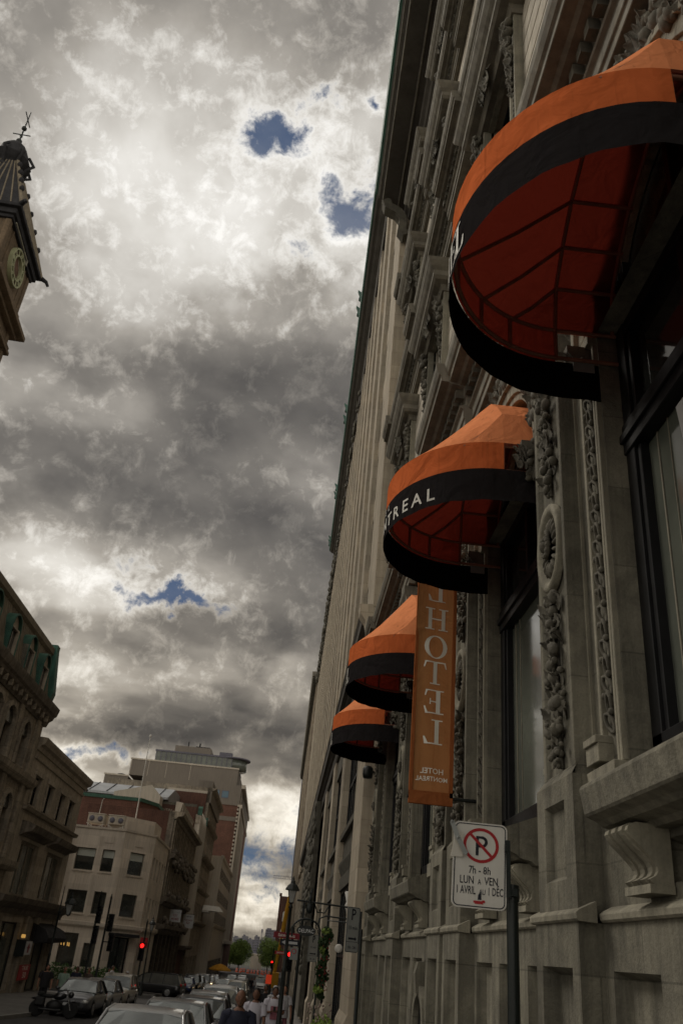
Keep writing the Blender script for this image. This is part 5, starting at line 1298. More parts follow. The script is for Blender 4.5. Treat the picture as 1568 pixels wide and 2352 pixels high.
# --- generic left blocks
def lblock(name, label, ua, ub, z1, m, nb, fl, gh, corn, wfrac=.5, dep=.35, x0=-11.0, hfrac=.62, first=4.4, cm=None):
    t = thing(name, label, 'building', (x0 - AL * ua, ua, 0), world=True); f = FL_(x0); gz = G(ub) - .4
    solid('core', f, ua, ub, -16, -dep - .15, gz, z1, m, t)
    du = (ub - ua) / nb; dzf = (z1 - first - .8) / fl; holes = []
    for k in range(nb):
        a = ua + k * du + du * (1 - wfrac) / 2
        for j in range(fl): holes.append((a, a + du * wfrac, first + j * dzf + dzf * .18, first + j * dzf + dzf * (.18 + hfrac)))
        holes.append((a - du * .1, a + du * wfrac + du * .1, gz + .5, gz + gh))
    mb = MB(f); grid_wall(mb, ua, ub, gz, z1, holes, dep); mb.quad((ua, 0, gz), (ua, -dep - .2, gz), (ua, -dep - .2, z1), (ua, 0, z1)); obj('wall', mb, m, t)
    for h in holes: window(t, f, h, dep - .05, 0, 'black', 'glass', 0, 0, .07)
    for (z, w_) in corn: mould('cornice', f, [(-.3, z - .5), (.15, z - .5), (w_ * .8, z - .25), (w_, z), (-.3, z + .1)], ua, ub + w_ * .5, cm or m, t)
    return t, f
t, f2 = lblock('stone_block', 'brown-grey block with bracketed cornices between the fluted piers and white canopy', 134.1, 158, 23.2, 'greystone', 9, 5, 4.2, [(23.2, .9), (18.6, .6), (13.6, .8), (9.2, .6), (4.6, .8)])
mb = MB(f2); mb.extr([(134.1, 21), (134.1, 24.2), (158, 24.2), (158, 21)], -2, .25, 1); obj('attic', mb, 'tan', t)
mb = MB(f2); N = 12
mb.add([(156 + 3.2 * math.cos(PI + PI * i / N) * .9, .1 + 3.4 * math.sin(PI * i / N), 6.7) for i in range(N + 1)] + [(156 + 2.4 * math.cos(PI + PI * i / N) * .9, .1 + 2.6 * math.sin(PI * i / N), 7.5) for i in range(N + 1)], [(i, i + 1, i + N + 2, i + N + 1) for i in range(N)] + [tuple(range(N + 1)), tuple(range(N + 1, 2 * N + 2))])
mb.extr([(153.2, 6.4), (153.2, 6.7), (158.8, 6.7), (158.8, 6.4)], .1, 1.2, 1); obj('white_canopy', mb, 'white', t)
t, f2 = lblock('concrete_block', 'pale concrete building with ribbon windows, left, before the brick tower', 160, 206, 15.8, 'concrete', 22, 3, 4.2, [(15.9, .25), (4.9, .35)], .62, .12, -9.15, .55)
mb = MB(); mb.box(-19, f2(160, 0, 0)[0] - .01, 159.9, 160.1, gz, 15.4); obj('side_wall', mb, 'concrete', t)
# --- big brick tower with stone top
I = thing('brick_tower', 'huge brick tower block with tan top wall and glass penthouse at the street end', 'building', (-13.4, 215, 0), world=True)
fs = lambda u, w_, z: (u, 215 - w_, z)
mb = MB(fs); mb.box(-38, -13.7, -50, 0, -4, 32.3); obj('brick_wall', mb, 'redbrick', I)
mb = MB(fs); mb.box(-38.2, -13.5, -50, .15, 32.3, 37.1); mb.box(-42, -14.95, -45, .02, 37.11, 41.0); mb.box(-47.8, -42.01, -45, .03, 20, 36.8); obj('tan_wall', mb, 'tan', I)
mb = MB(fs); mb.box(-38.1, -13.6, .0, .12, 28.6, 29.6); obj('stone_band', mb, 'tan', I)
mb = MB(fs)
for u in (-41.9, -37.5, -33, -27): mb.box(u, u + .12, .02, .09, 37.2, 41.1)
mb.box(-42.2, -14.8, -.1, .18, 40.9, 41.25); mb.box(-48, -41.9, -.1, .2, 36.6, 36.95); obj('joint_and_coping', mb, 'concrete', I)
for (a, b) in ((-20.6, -18.8), (-18.3, -16.5)): window(I, fs, (a, b, 33.8, 35.6), -.16, 0, 'skyline', 'glass_blue', 0, 0, .12)
fq = FR(-13.4, 215, -AL)
hi = [(u, u + 1.6, z, z + 2.3) for u in range(2, 58, 4) for z in (33.0,)] + [(u, u + 1.4, z, z + 2.2) for u in range(2, 58, 6) for z in (9, 13, 17, 21, 25, 29)]
mb = MB(fq); grid_wall(mb, 0, 60, -4, 37.2, hi, .4); st_ = obj('street_wall', mb, 'concrete', I)
for h in hi: window(I, fq, h, .35, 0, 'black', 'glass', 0, 0, .1)
mb = MB(fq)
for k in range(31): mb.box(k * 2 - .3, k * 2 + .3, .004, .35, 2.5, 32)
mb.box(-.3, 60, -.2, .8, 36.4, 37.3); mb.box(-.2, 60, -.1, .6, 31.8, 32.6); mb.box(-.2, 60, -.1, .6, 2, 2.8); obj('pier', mb, 'concrete', I)
mb = MB(fs)
for k in range(40): mb.box(-13.95, -13.5, -.1, .16, -3 + k * .9, -2.55 + k * .9)
obj('quoin', mb, 'concrete', I)
mb = MB(fs); mb.box(-36.6, -16.2, -30, -2, 41.2, 43.9); mb.lathe([(.1, 41.2), (3.1, 41.2), (3.1, 43.8), (.1, 43.8)], (-16.4, -5, 0), 20); pent = obj('penthouse', mb, 'glass_room', I)
mb = MB(fs)
for k in range(16): mb.box(-36.6 + k * 1.3, -36.45 + k * 1.3, -2.0, -1.92, 41.2, 43.9)
mb.box(-36.8, -16, -30, -1.8, 43.9, 44.3); mb.lathe([(.1, 43.85), (3.9, 43.9), (3.9, 44.2), (.1, 44.3)], (-16.4, -5, 0), 24); mb.box(-20.5, -17.2, -4, -2, 44.3, 45.2); obj('penthouse_roof', mb, 'skyline', pent)
mb = MB(fs); mb.box(-32.6, -23.2, -20, -6, 44.3, 46.6); mp = obj('plant_room', mb, 'tan', I)
mb = MB(fs); mb.tube([(-29.5, -8, 46.5), (-29.5, -8, 48.2)], .15); mb.tube([(-26.5, -8, 46.5), (-26.5, -8, 48.0)], .2); mb.box(-27.5, -23.8, -9, -8, 46.6, 47.2); mb.ell((-45, -6, 37.2), (1.6, 1.6, 1.0)); obj('roof_vent', mb, 'lead', mp)
t, f2 = lblock('far_left_block', 'dark carved far building peeking past the brick tower', 300, 340, 16, 'ornate', 8, 4, 4, [(16, 2.0), (11, 1.5)], .5, .4, -14.0)

# ================================================================== SIGNS AND POLES
def pole_base(x, y): return (x, y, G(y) + .12)
# no-parking sign, faces the camera
def frontf(cx, cy, cz, yaw=0.0, lean=0.0):
    """local (x right, z up, d toward viewer) for a board facing -Y, turned by yaw"""
    c_, s_ = math.cos(yaw), math.sin(yaw)
    return lambda x, z, d=0.0: (cx + x * c_ + z * lean + d * s_ * -1 * -1 * 0 + d * -s_ * -1 * 0 + (-d) * -s_ * 0 + d * 0, 0, 0) if False else (cx + x * c_ + z * lean + d * s_, cy + x * s_ - d * c_, cz + z)
npk = thing('no_parking_sign', 'white no-parking sign with red ring on the dark green post, nearest the camera', 'sign', pole_base(1.30, 5.06), world=True)
F0_ = frontf(1.085, 5.0, 2.715, .02, .02)
F_ = lambda x, z, d=0.0: F0_(x, z * .905, d)
def plate(mb, F_, outline, d0=0.0, th=.006):
    n = len(outline); mb.add([F_(x, z, d0) for x, z in outline] + [F_(x, z, d0 - th) for x, z in outline], [tuple(range(n)), tuple(range(n, 2 * n))[::-1]] + [(i, (i + 1) % n, (i + 1) % n + n, i + n) for i in range(n)])
W_, H_ = .312, .50
mb = MB(); plate(mb, F_, rrect(W_, H_, .035), 0, .005); brd = obj('board', mb, 'white', npk)
mb = MB(); o1, o2 = rrect(W_ - .016, H_ - .016, .03), rrect(W_ - .028, H_ - .028, .025); n = len(o1)
gap = [8, 9, 20, 21]
mb.add([F_(x, z, .0012) for x, z in o1] + [F_(x, z, .0012) for x, z in o2], [(i, (i + 1) % n, (i + 1) % n + n, i + n) for i in range(n)])
for (s, size, zz_, sx) in (('7h - 8h', .062, -.052, .72), ('LUN', .064, -.112, .66), ('VEN', .064, -.112, .66), ('A', .044, -.112, .6), ('1 AVRIL', .064, -.170, .52), ('AU', .044, -.170, .6), ('1 DEC', .064, -.170, .52)):
    xo = {'LUN': -.072, 'VEN': .068, 'A': .0, '1 AVRIL': -.077, 'AU': .018, '1 DEC': .092}.get(s, 0)
    put_text(mb, s, size, lambda x, y: F_(xo + x, zz_ + y, .0014), 'CENTER', sx)
mb.add([F_(.100, -.120, .0014), F_(.106, -.120, .0014), F_(.114, -.110, .0014), F_(.108, -.110, .0014)], [(0, 1, 2, 3)])
# P
P0 = (-.008, .112)
mb.add([F_(P0[0] - .018 + a, P0[1] - .058 + b, .0014) for a, b in ((0, 0), (.017, 0), (.017, .116), (0, .116))], [(0, 1, 2, 3)])
for i in range(12):
    a0, a1 = -PI / 2 + PI * i / 12, -PI / 2 + PI * (i + 1) / 12; q = []
    for r_, a in ((.035, a0), (.035, a1), (.018, a1), (.018, a0)): q.append(F_(P0[0] + .016 + r_ * math.cos(a), P0[1] + .024 + r_ * math.sin(a), .0014))
    mb.add(q, [(0, 1, 2, 3)])
for z_ in (.024 + .0265, .024 - .0265): mb.add([F_(P0[0] - .004 + a, P0[1] + z_ + b, .0014) for a, b in ((0, -.0075), (.022, -.0075), (.022, .0075), (0, .0075))], [(0, 1, 2, 3)])
obj('black_lettering', mb, 'signblack', brd)
mb = MB(); cx, cz, ro, ri = .004, .115, .104, .086
for i in range(36):
    a, b = 2 * PI * i / 36, 2 * PI * (i + 1) / 36
    mb.add([F_(cx + r_ * math.cos(t), cz + r_ * math.sin(t), .0018) for r_, t in ((ri, a), (ro, a), (ro, b), (ri, b))], [(0, 1, 2, 3)])
mb.add([F_(cx + a, cz + b, .0022) for a, b in ((-.070, .058), (-.058, .070), (.070, -.058), (.058, -.070))], [(0, 1, 2, 3)])
obj('red_prohibition_ring', mb, 'signred', brd)
mb = MB()
for k, (a, b, w_, h_) in enumerate(((.0, -.215, .05, .018), (-.022, -.212, .02, .012), (.026, -.208, .018, .014))): mb.add([F_(a + p, b + q, .0016 + k * .0002) for p, q in ((-w_ / 2, -h_ / 2), (w_ / 2, -h_ / 2), (w_ / 2.4, h_ / 2), (-w_ / 2.2, h_ / 2))], [(0, 1, 2, 3)])
obj('red_sticker', mb, 'signred', brd)
mb = MB(); mb.add([F_(a, b, .0015) for a, b in ((-.008, -.20), (.014, -.20), (.012, -.165), (.002, -.160), (-.006, -.175))], [(0, 1, 2, 3, 4)]); obj('black_sticker', mb, 'signblack', brd)
mb = MB(); plate(mb, F_, [(-.172, .035), (-.10, .035), (-.10, .185), (-.145, .185)], .008, .003); obj('bent_metal_tab', mb, 'stone_wht', brd)
mb = MB()
v = [F_(-.185, .235, .02), F_(-.15, .14, .03), F_(-.10, .045, .035)]
mb.add([*v, *[(p[0] + .022, p[1] - .01, p[2] + .012) for p in v]], [(0, 1, 4, 3), (1, 2, 5, 4)]); 
for p in v: mb.ell((p[0] + .01, p[1] - .012, p[2] + .004), (.007, .005, .007))
obj('metal_strap', mb, 'signgrey', brd)
mb = MB(); mb.tube([(1.30, 5.06, G(5)), (1.285, 5.06, 2.55)], .034, 14); mb.tube([(1.285, 5.06, 2.545), (1.285, 5.06, 2.63)], .040, 14); mb.ell((1.285, 5.06, 2.625), (.04, .04, .012)); obj('post', mb, 'green_post', npk)
mb = MB(); mb.box(1.236, 1.258, 4.985, 5.01, 2.56, 2.86); mb.box(1.24, 1.30, 4.995, 5.045, 2.57, 2.61); mb.box(1.225, 1.24, 4.975, 4.99, 2.80, 2.84); obj('mounting_channel', mb, 'green_post', npk)

def psign(label, x, y, zc, w_, h_, yaw, col, group=None):
    t = thing('parking_sign', label, 'sign', pole_base(x + w_ * .55, y + .05), 0, group, world=True); F_ = frontf(x, y, zc, yaw)
    mb = MB(); plate(mb, F_, rrect(w_, h_, .03), 0, .006); b = obj('board', mb, col, t)
    mb = MB(); o1, o2 = rrect(w_ - .012, h_ - .012, .028), rrect(w_ - .026, h_ - .026, .022); n = len(o1)
    mb.add([F_(q, z, .0015) for q, z in o1] + [F_(q, z, .0015) for q, z in o2], [(i, (i + 1) % n, (i + 1) % n + n, i + n) for i in range(n)])
    put_text(mb, 'P', h_ * .36, lambda a, c_: F_(a, h_ * .21 + c_, .002), 'CENTER', .75)
    put_text(mb, '15 min', h_ * .115, lambda a, c_: F_(a, h_ * .00 + c_, .002), 'CENTER', .85)
    s = w_ / .3
    mb.add([F_(a * s, c_ - h_ * .20, .002) for a, c_ in ((-.09, -.014), (.06, -.014), (.06, -.032), (.10, 0), (.06, .032), (.06, .014), (-.09, .014))], [tuple(range(7))])
    mb.add([F_(a, c_ - h_ * .27, .002) for a, c_ in ((-w_ * .46, -.003), (w_ * .46, -.003), (w_ * .46, .003), (-w_ * .46, .003))], [(0, 1, 2, 3)])
    put_text(mb, '10h - 24h', h_ * .09, lambda a, c_: F_(a, -h_ * .42 + c_, .002), 'CENTER', .72)
    obj('black_lettering', mb, 'signblack', b)
    px, py, _ = F_(w_ * .55, 0, -.05)
    mb = MB(); mb.tube([(px + .06, py, G(y)), (px + .05, py, zc + .02)], .030, 10); obj('post', mb, 'green_post', t)
    mb = MB(); mb.box(px - .02, px + .05, py - .02, py + .02, zc - h_ * .3, zc + h_ * .42); obj('mounting_channel', mb, 'iron', t)
psign('grey parking sign with P and 15 min, second sign pole from the camera', 1.16, 14.9, 2.57, .25, .66, .5, 'signgrey', 'parking signs along the right pavement')
psign('fainter grey parking sign farther on, beside the trailing flowers', .93, 25.3, 2.28, .30, .66, .45, 'signgrey', 'parking signs along the right pavement')

# street name pole
sp = thing('street_sign_pole', 'tall black pole carrying maroon street name boards above a one-way arrow', 'pole', pole_base(.88, 40), world=True)
mb = MB(); mb.tube([(.86, 40.08, G(40)), (.90, 40.08, 3.85)], [.075, .05], 10); mb.lathe([(.01, 0), (.06, .02), (.03, .12), (.05, .18), (.01, .3)], (.90, 40.08, 3.83), 10); obj('post', mb, 'iron', sp)
def board(name, x0, x1, z0, z1, y, m, txt=None, size=.1, tm='signtext', par=sp):
    mb = MB(); mb.box(x0, x1, y - .015, y + .015, z0, z1); b = obj(name, mb, m, par)
    if txt: mb = MB(); put_text(mb, txt, size, lambda x, z: ((x0 + x1) / 2 + x, y - .019, z0 + (z1 - z0) * .28 + z), 'CENTER', 1.0); obj('lettering', mb, tm, b)
    return b
board('name_board', -.28, .84, 2.60, 2.83, 40, 'signmaroon', 'Saint-Alexis', .155)
ab = board('arrow_board', .02, .84, 2.33, 2.57, 39.99, 'signblack')
mb = MB(); mb.add([(.10, 39.972, 2.45), (.26, 39.972, 2.54), (.26, 39.972, 2.50), (.78, 39.972, 2.50), (.78, 39.972, 2.40), (.26, 39.972, 2.40), (.26, 39.972, 2.36)], [tuple(range(7))]); obj('arrow', mb, 'signwhite', ab)
nb_ = board('no_stopping_board', .49, .84, 1.82, 2.28, 39.98, 'signgrey')
mb = MB()
for i in range(20):
    a, b = 2 * PI * i / 20, 2 * PI * (i + 1) / 20; mb.add([(.665 + r_ * math.cos(t), 39.962, 2.14 + r_ * math.sin(t)) for r_, t in ((.075, a), (.105, a), (.105, b), (.075, b))], [(0, 1, 2, 3)])
obj('red_ring', mb, 'signred', nb_)
t = thing('shop_board', 'small orange-red hanging shop board below and beyond the maroon street name', 'sign', (.2, 70, G(70)), world=True)
board('panel', -.26, .69, 1.80, 2.03, 70, 'signred', 'ARTISANS', .15, 'signtext', t); mb = MB(); mb.box(.69, 1.7, 69.97, 70.03, 2.0, 2.06); obj('bracket', mb, 'iron', t)

# wrought-iron restaurant sign on a wall bracket
rs = thing('restaurant_sign', 'black wrought-iron bracket sign with pale DELPAC lettering inside an oval, right side', 'sign', (1.8, 24.6, 2.6), world=True)
mb = MB(); yy = 24.0; mb.tube([(1.9, yy, 3.30), (.35, yy, 3.36)], .022, 6); mb.tube([(1.9, yy, 3.02), (1.15, yy, 3.05), (.98, yy, 2.98), (.95, yy, 2.80)], .02, 6); mb.tube([(1.2, yy, 3.30), (1.1, yy, 3.12), (.9, yy, 3.12), (.82, yy, 3.32)], .016, 6)
arc = [(.66 + .36 * math.cos(PI * i / 14), yy, 2.66 + .28 * math.sin(PI * i / 14)) for i in range(15)]; mb.tube([(1.02, yy, 2.5)] + arc + [(.30, yy, 2.5)], .024, 6)
for k in range(7):
    a = PI * (k + .5) / 7; c_ = (.66 + .36 * math.cos(a), 2.66 + .28 * math.sin(a)); mb.tube([(c_[0] + .05 * math.cos(t * .7), yy, c_[1] - .05 + .05 * math.sin(t * .7)) for t in range(8)], .010, 5)
for s in (-1, 1): mb.tube([(.66 + s * .1, yy, 2.94), (.66 + s * .1, yy, 3.32)], .014, 5)
obj('bracket', mb, 'iron', rs)
mb = MB(); mb.extr([(.66 + .25 * math.cos(2 * PI * i / 24), 2.66 + .125 * math.sin(2 * PI * i / 24)) for i in range(24)], yy - .02, yy + .02, 1); ov = obj('oval_board', mb, 'iron', rs)
mb = MB(); put_text(mb, 'DELPAC', .125, lambda x, z: (.66 + x, yy - .026, 2.615 + z), 'CENTER', .9); obj('lettering', mb, 'signwhite', ov)
mb = MB(); mb.ell((.70, yy, 3.42), (.05, .04, .10)); mb.ell((.70, yy, 3.56), (.035, .035, .045)); mb.tube([(.70, yy, 3.3), (.69, yy, 3.4), (.73, yy, 3.68)], .03, 6); mb.ell((.70, yy, 3.2), (.10, .05, .14)); obj('figure_finial', mb, 'iron', rs)

# heritage street lamps
def lantern(mb, gm, x, y, z, s=1.0):
    mb.lathe([(.02 * s, 0), (.10 * s, .02 * s), (.11 * s, .05 * s), (.05 * s, .06 * s)], (x, y, z), 10)
    for k in range(4):
        a = PI / 4 + PI / 2 * k; mb.tube([(x + .11 * s * math.cos(a), y + .11 * s * math.sin(a), z + .05 * s), (x + .24 * s * math.cos(a), y + .24 * s * math.sin(a), z + .52 * s)], .013 * s, 5)
    mb.lathe([(.26 * s, .50 * s), (.30 * s, .52 * s), (.28 * s, .57 * s), (.20 * s, .70 * s), (.10 * s, .78 * s), (.09 * s, .86 * s), (.05 * s, .90 * s), (.035 * s, 1.0 * s), (.005, 1.06 * s)], (x, y, z), 8, 2, False)
    v = [(x + r_ * math.cos(PI / 4 + PI / 2 * k), y + r_ * math.sin(PI / 4 + PI / 2 * k), z + h * s) for h, r_ in ((.06, .10 * s), (.51, .225 * s)) for k in range(4)]
    gm.add(v, [(k, (k + 1) % 4, (k + 1) % 4 + 4, k + 4) for k in range(4)])
def street_lamp(label, x, y, ztop, arm=0, group='heritage street lamps', s=1.0):
    g = G(y) + .12; t = thing('street_lamp', label, 'street lamp', (x, y, g), 0, group, world=True); zl = ztop - 1.06 * s
    px = x - arm; mb = MB(); h = zl - g
    top = zl if not arm else zl + .2
    mb.lathe([(.16, 0), (.16, .25), (.12, .3), (.13, .6), (.09, .75), (.075, .8), (.06, h * .55), (.075, h * .56), (.05, h * .58), (.045, top - g - .12), (.07, top - g - .1), (.03, top - g)], (px, y, g), 10)
    if arm: mb.tube([(px, y, top - .3), (px + arm * .4, y, top + .15), (x, y, top + .0), (x, y, zl - .02)], .03, 6); mb.tube([(px, y, top), (px, y, top + 1.1)], [.04, .01], 6)
    obj('post', mb, 'iron', t)
    mb = MB(); gm = MB(); lantern(mb, gm, x, y, zl, s); l = obj('lantern', mb, 'iron', t); obj('lantern_glass', gm, 'lampglass', l)
    return t
street_lamp('tall black lamp post with four-sided lantern rising from the right pavement', .22, 27, 4.15, 0, 'heritage street lamps', .72)
street_lamp('black lantern lamp post in front of the tan shop building, far left', -10.3, 45, 3.75, .45)
street_lamp('black lantern lamp beside the red traffic light on the left pavement', -10.35, 75, 3.55)

# traffic signals
def signal(label, x, y, zs, ztop, heads, lit=None, s=1.0, arm=True, grp='traffic signals at the crossing'):
    g = G(y) + .12; t = thing('traffic_signal', label, 'traffic light', (x, y, g), 0, grp, world=True)
    mb = MB(); mb.lathe([(.13, 0), (.13, .4), (.08, .5), (.06, ztop - g - .1), (.075, ztop - g - .08), (.02, ztop - g + .2)], (x, y, g), 10); obj('post', mb, 'iron', t)
    for hi_, (hx, hz) in enumerate(heads):
        mb = MB(); mb.box(hx - .17 * s, hx + .17 * s, y - .30, y - .08, hz - .52 * s, hz + .52 * s)
        for k in range(3):
            z = hz + (.33 - .33 * k) * s; mb.tube([(hx, y - .30, z), (hx, y - .50, z + .03)], .14 * s, 10, True, False)
        mb.box(min(x, hx), max(x, hx) + .01, y - .12, y - .04, hz - .03, hz + .03)
        hd = obj('signal_head', mb, 'plastic_blk', t)
        for k in range(3):
            z = hz + (.33 - .33 * k) * s; mb = MB(); mb.lathe([(.005, -.03), (.12 * s, 0), (.12 * s, .03)], (hx, y - .34, z), 12, 1)
            obj('lens', mb, 'redlamp' if (lit == hi_ and k == 0) else 'plastic_blk', hd)
    return t
signal('black traffic signal post with ornate top before the beige corner building, left one', -11.9, 60, 0, 4.3, [(-11.75, 3.1), (-11.75, 1.95)])
signal('black traffic signal post with stacked visored heads, just right of the ornate one', -11.3, 60.5, 0, 4.2, [(-11.0, 2.7), (-10.75, 1.6)])
signal('traffic signal showing a bright red light, left side, before the corner entrance', -10.05, 70, 0, 3.1, [(-10.07, 1.10)], 0, 1.15)
signal('traffic signal glowing red under the one-way arrow, right side', .62, 45, 0, 3.0, [(.57, 1.70)], 0, .85)
signal('small distant traffic signal with red light near the construction cones', -.55, 110, 0, 2.2, [(-.60, .45)], 0, .8)
t = thing('pedestrian_signal', 'orange-red hand box on the right kerb beyond the walkers', 'traffic light', (-.35, 62, G(62)), world=True)
mb = MB(); mb.tube([(-.3, 62, G(62)), (-.3, 62, .9)], .06, 8); obj('post', mb, 'iron', t); mb = MB(); mb.box(-.62, -.25, 61.8, 61.95, .10, .62); obj('signal_box', mb, mat('orange_lit_box', (.6, .05, .02), .5, emit=((1, .08, .02), .15)), t)

# tower crane jib and yellow lift boom
t = thing('tower_crane', 'thin lattice tower crane jib against the clouds in the distance', 'crane', (4, 500, G(500)), world=True)
mb = MB(); n = 10
for (z, dz_) in ((36.3, 0), (37.6, 0)): mb.tube([(-7.3, 500, z), (6, 500, z)], .09, 4)
for k in range(n): mb.tube([(-7.2 + k * 1.3, 500, 36.3), (-6.6 + k * 1.3, 500, 38.0)], .07, 4)
mb.tube([(4.5, 500, -5), (4.5, 500, 41)], .5, 4); obj('jib', mb, 'skyline', t)
t = thing('boom_lift', 'yellow construction boom rising in front of the dark brick building', 'boom lift', (-.1, 150, G(150)), world=True)
mb = MB(); mb.tube([(.95, 150, 10.4), (.74, 150, 8.6), (.38, 150, 4.6)], [.22, .30, .36], 6); mb.tube([(.05, 149.9, 1.6), (-.25, 149.9, -1.3)], .28, 6); mb.tube([(.38, 150, 4.8), (.05, 150, 1.5)], .22, 6); obj('boom', mb, 'yellow', t)
mb = MB(); mb.box(-1.0, .5, 149, 152, G(150) + .3, -1.2); obj('chassis', mb, 'yellow', t, bevel=.1)
mb = MB()
for a in (-.9, .4):
    for b in (149.3, 151.6): mb.lathe([(.02, -.1), (.4, -.1), (.4, .1), (.02, .1)], (a, b, G(150) + .4), 12, 0)
obj('wheel', mb, 'tyre', t)

# ================================================================== PLANTS
def leaves(mb, c, r, n, size, rn, shell=.35, flat=1.0):
    c = Vector(c)
    for _ in range(n):
        v = Vector((rn.gauss(0, 1), rn.gauss(0, 1), rn.gauss(0, 1))).normalized() * (shell + (1 - shell) * rn.random() ** .6)
        p = c + Vector((v.x * r[0], v.y * r[1], v.z * r[2])); s = size * rn.uniform(.6, 1.4)
        e = Euler((rn.uniform(0, 6), rn.uniform(0, 6), rn.uniform(0, 6))).to_matrix(); a, b = e @ Vector((s, 0, 0)), e @ Vector((0, s * .7, 0))
        mb.add([tuple(p - a), tuple(p - b), tuple(p + a), tuple(p + b)], [(0, 1, 2, 3)])
def tree(label, x, y, h, w_, seed, name='street_tree', grp='trees at the end of the street'):
    rn = random.Random(seed); g = G(y); t = thing(name, label, 'tree', (x, y, g), 0, grp, world=True)
    mb = MB(); mb.tube([(x, y, g), (x + .1, y, g + h * .3), (x, y, g + h * .6)], [.22, .16, .06], 7)
    blobs = []
    for k in range(16):
        a = rn.uniform(0, 2 * PI); rr_ = rn.uniform(0, .62) * w_; z = g + h * rn.uniform(.26, .86); k_ = 1 - abs((z - g) / h - .55) * .9
        q = (x + rr_ * math.cos(a) * k_, y + rr_ * math.sin(a) * k_, z); blobs.append(q); mb.tube([(x, y, g + h * .28), q], [.07, .02], 4)
    obj('trunk', mb, 'bark', t)
    mb = MB()
    for q in blobs: leaves(mb, q, (w_ * .42, w_ * .42, h * .15), 420, .17, rn)
    leaves(mb, (x, y, g + h * .54), (w_ * .85, w_ * .85, h * .42), 2600, .19, rn, .1); obj('crown', mb, 'leaf', t)
tree('round bright green tree at the far left end of the street', -13.2, 325, 9.8, 5.2, 1)
tree('slightly darker green tree at the far right end of the street', -3.2, 320, 11.2, 5.2, 2)
tree('smaller green tree behind the rounder left one', -17.5, 350, 8.6, 4.4, 5)
rn = random.Random(9)
t = thing('climbing_plant', 'trailing hanging plant with red and cream flowers on the right shop front', 'plant', (1.15, 22.5, 1.2), world=True)
mb = MB(); n = 0
for k in range(16):
    z = 2.68 - k * .092; leaves(mb, (1.12 + .04 * math.sin(k * 1.3) - k * .004, 22.4, z), (.13 + .04 * math.sin(k * .8), .12, .08), 230, .028, rn, .2)
obj('foliage', mb, 'leaf_dk', t)
mb = MB(); mb2 = MB()
leaves(mb2, (1.10, 22.35, 2.66), (.12, .1, .07), 160, .028, rn, .1); leaves(mb2, (1.02, 22.3, 1.42), (.13, .1, .08), 200, .028, rn, .1); leaves(mb2, (1.05, 22.3, 2.25), (.08, .08, .10), 60, .026, rn, .2); obj('young_leaves', mb2, 'leaf', t)
for k in range(34): mb.ell((1.12 + rn.uniform(-.12, .12), 22.25, rn.uniform(1.4, 2.6)), (.016, .01, .016), None, 5, 3)
obj('red_flowers', mb, 'flower', t)
mb = MB(); mb.tube([(1.9, 22.5, 2.9), (1.12, 22.5, 2.9), (1.12, 22.5, 2.6)], .015, 5); mb.lathe([(.02, 0), (.10, .0), (.13, .14), (.02, .14)], (1.12, 22.45, 2.5), 10); obj('hanging_basket', mb, 'iron', t)
t = thing('flower_planter', 'low planter of pink flowers and green leaves at the foot of the right facade', 'plant', (1.0, 21, G(21) + .12), world=True)
mb = MB(); mb.box(.78, 1.5, 20.2, 21.6, G(21) + .1, .45); obj('box', mb, 'ornate', t, bevel=.02)
mb = MB(); leaves(mb, (1.12, 20.7, .72), (.28, .5, .32), 900, .035, rn, .1); obj('foliage', mb, 'leaf', t)
mb = MB()
for k in range(60): mb.ell((1.02 + rn.uniform(-.28, .2), 20.5 + rn.uniform(-.4, .4), .85 + rn.uniform(-.3, .4)), (.028, .02, .028), None, 5, 3)
obj('flowers', mb, 'flower2', t)
t = thing('hedge', 'low clipped green hedge on the left pavement before the corner building', 'hedge', (-16, 74, G(74)), world=True)
mb = MB()
for k in range(9): leaves(mb, (-18.6 + k * .75, 74, -1.0 + .1 * math.sin(k)), (.6, .5, .75), 420, .07, rn, .2)
obj('foliage', mb, 'leaf_hedge', t)
mb = MB(); mb.box(-19.2, -12.0, 73.6, 74.4, G(74) + .1, -1.4); obj('planter_box', mb, 'ornate', t)
# construction zone
for k in range(16):
    x, y = -12.5 + k * .75 + rn.uniform(-.45, .45), 286 + rn.uniform(-10, 10); g = G(y)
    t = thing('traffic_drum', 'orange and white construction drum across the far end of the street', 'traffic drum', (x, y, g), 0, 'construction drums at the far end', world=True)
    mb = MB(); mb.lathe([(.28, 0), (.27, .35), (.25, .4), (.24, .6), (.20, .95), (.05, 1.0)], (x, y, g), 10); obj('body', mb, 'orange_pl', t)
    mb = MB(); mb.lathe([(.262, .42), (.252, .54)], (x, y, g), 10); mb.lathe([(.232, .68), (.222, .78)], (x, y, g), 10); obj('reflective_band', mb, 'signwhite', t)
mb = MB(); mb.box(-10.6, -6.4, 372, 384, -7, -.6); mb.box(-9.0, -6.0, 370, 371.9, -7, -2); t = tag(obj('site_hut', mb, 'concrete'), 'pale tan construction hut between the two far green trees', 'hut')
t = thing('parasol', 'yellow cafe parasol on the left pavement beyond the parked cars', 'parasol', (-9.8, 165, G(165)), world=True)
mb = MB(); mb.lathe([(2.0, 1.9), (1.95, 2.1), (.8, 2.75), (.05, 2.95)], (-9.8, 165, G(165)), 10, 2, False); obj('canopy', mb, 'umb', t); mb = MB(); mb.tube([(-9.8, 165, G(165)), (-9.8, 165, G(165) + 2.9)], .05, 6); obj('pole', mb, 'white', t)
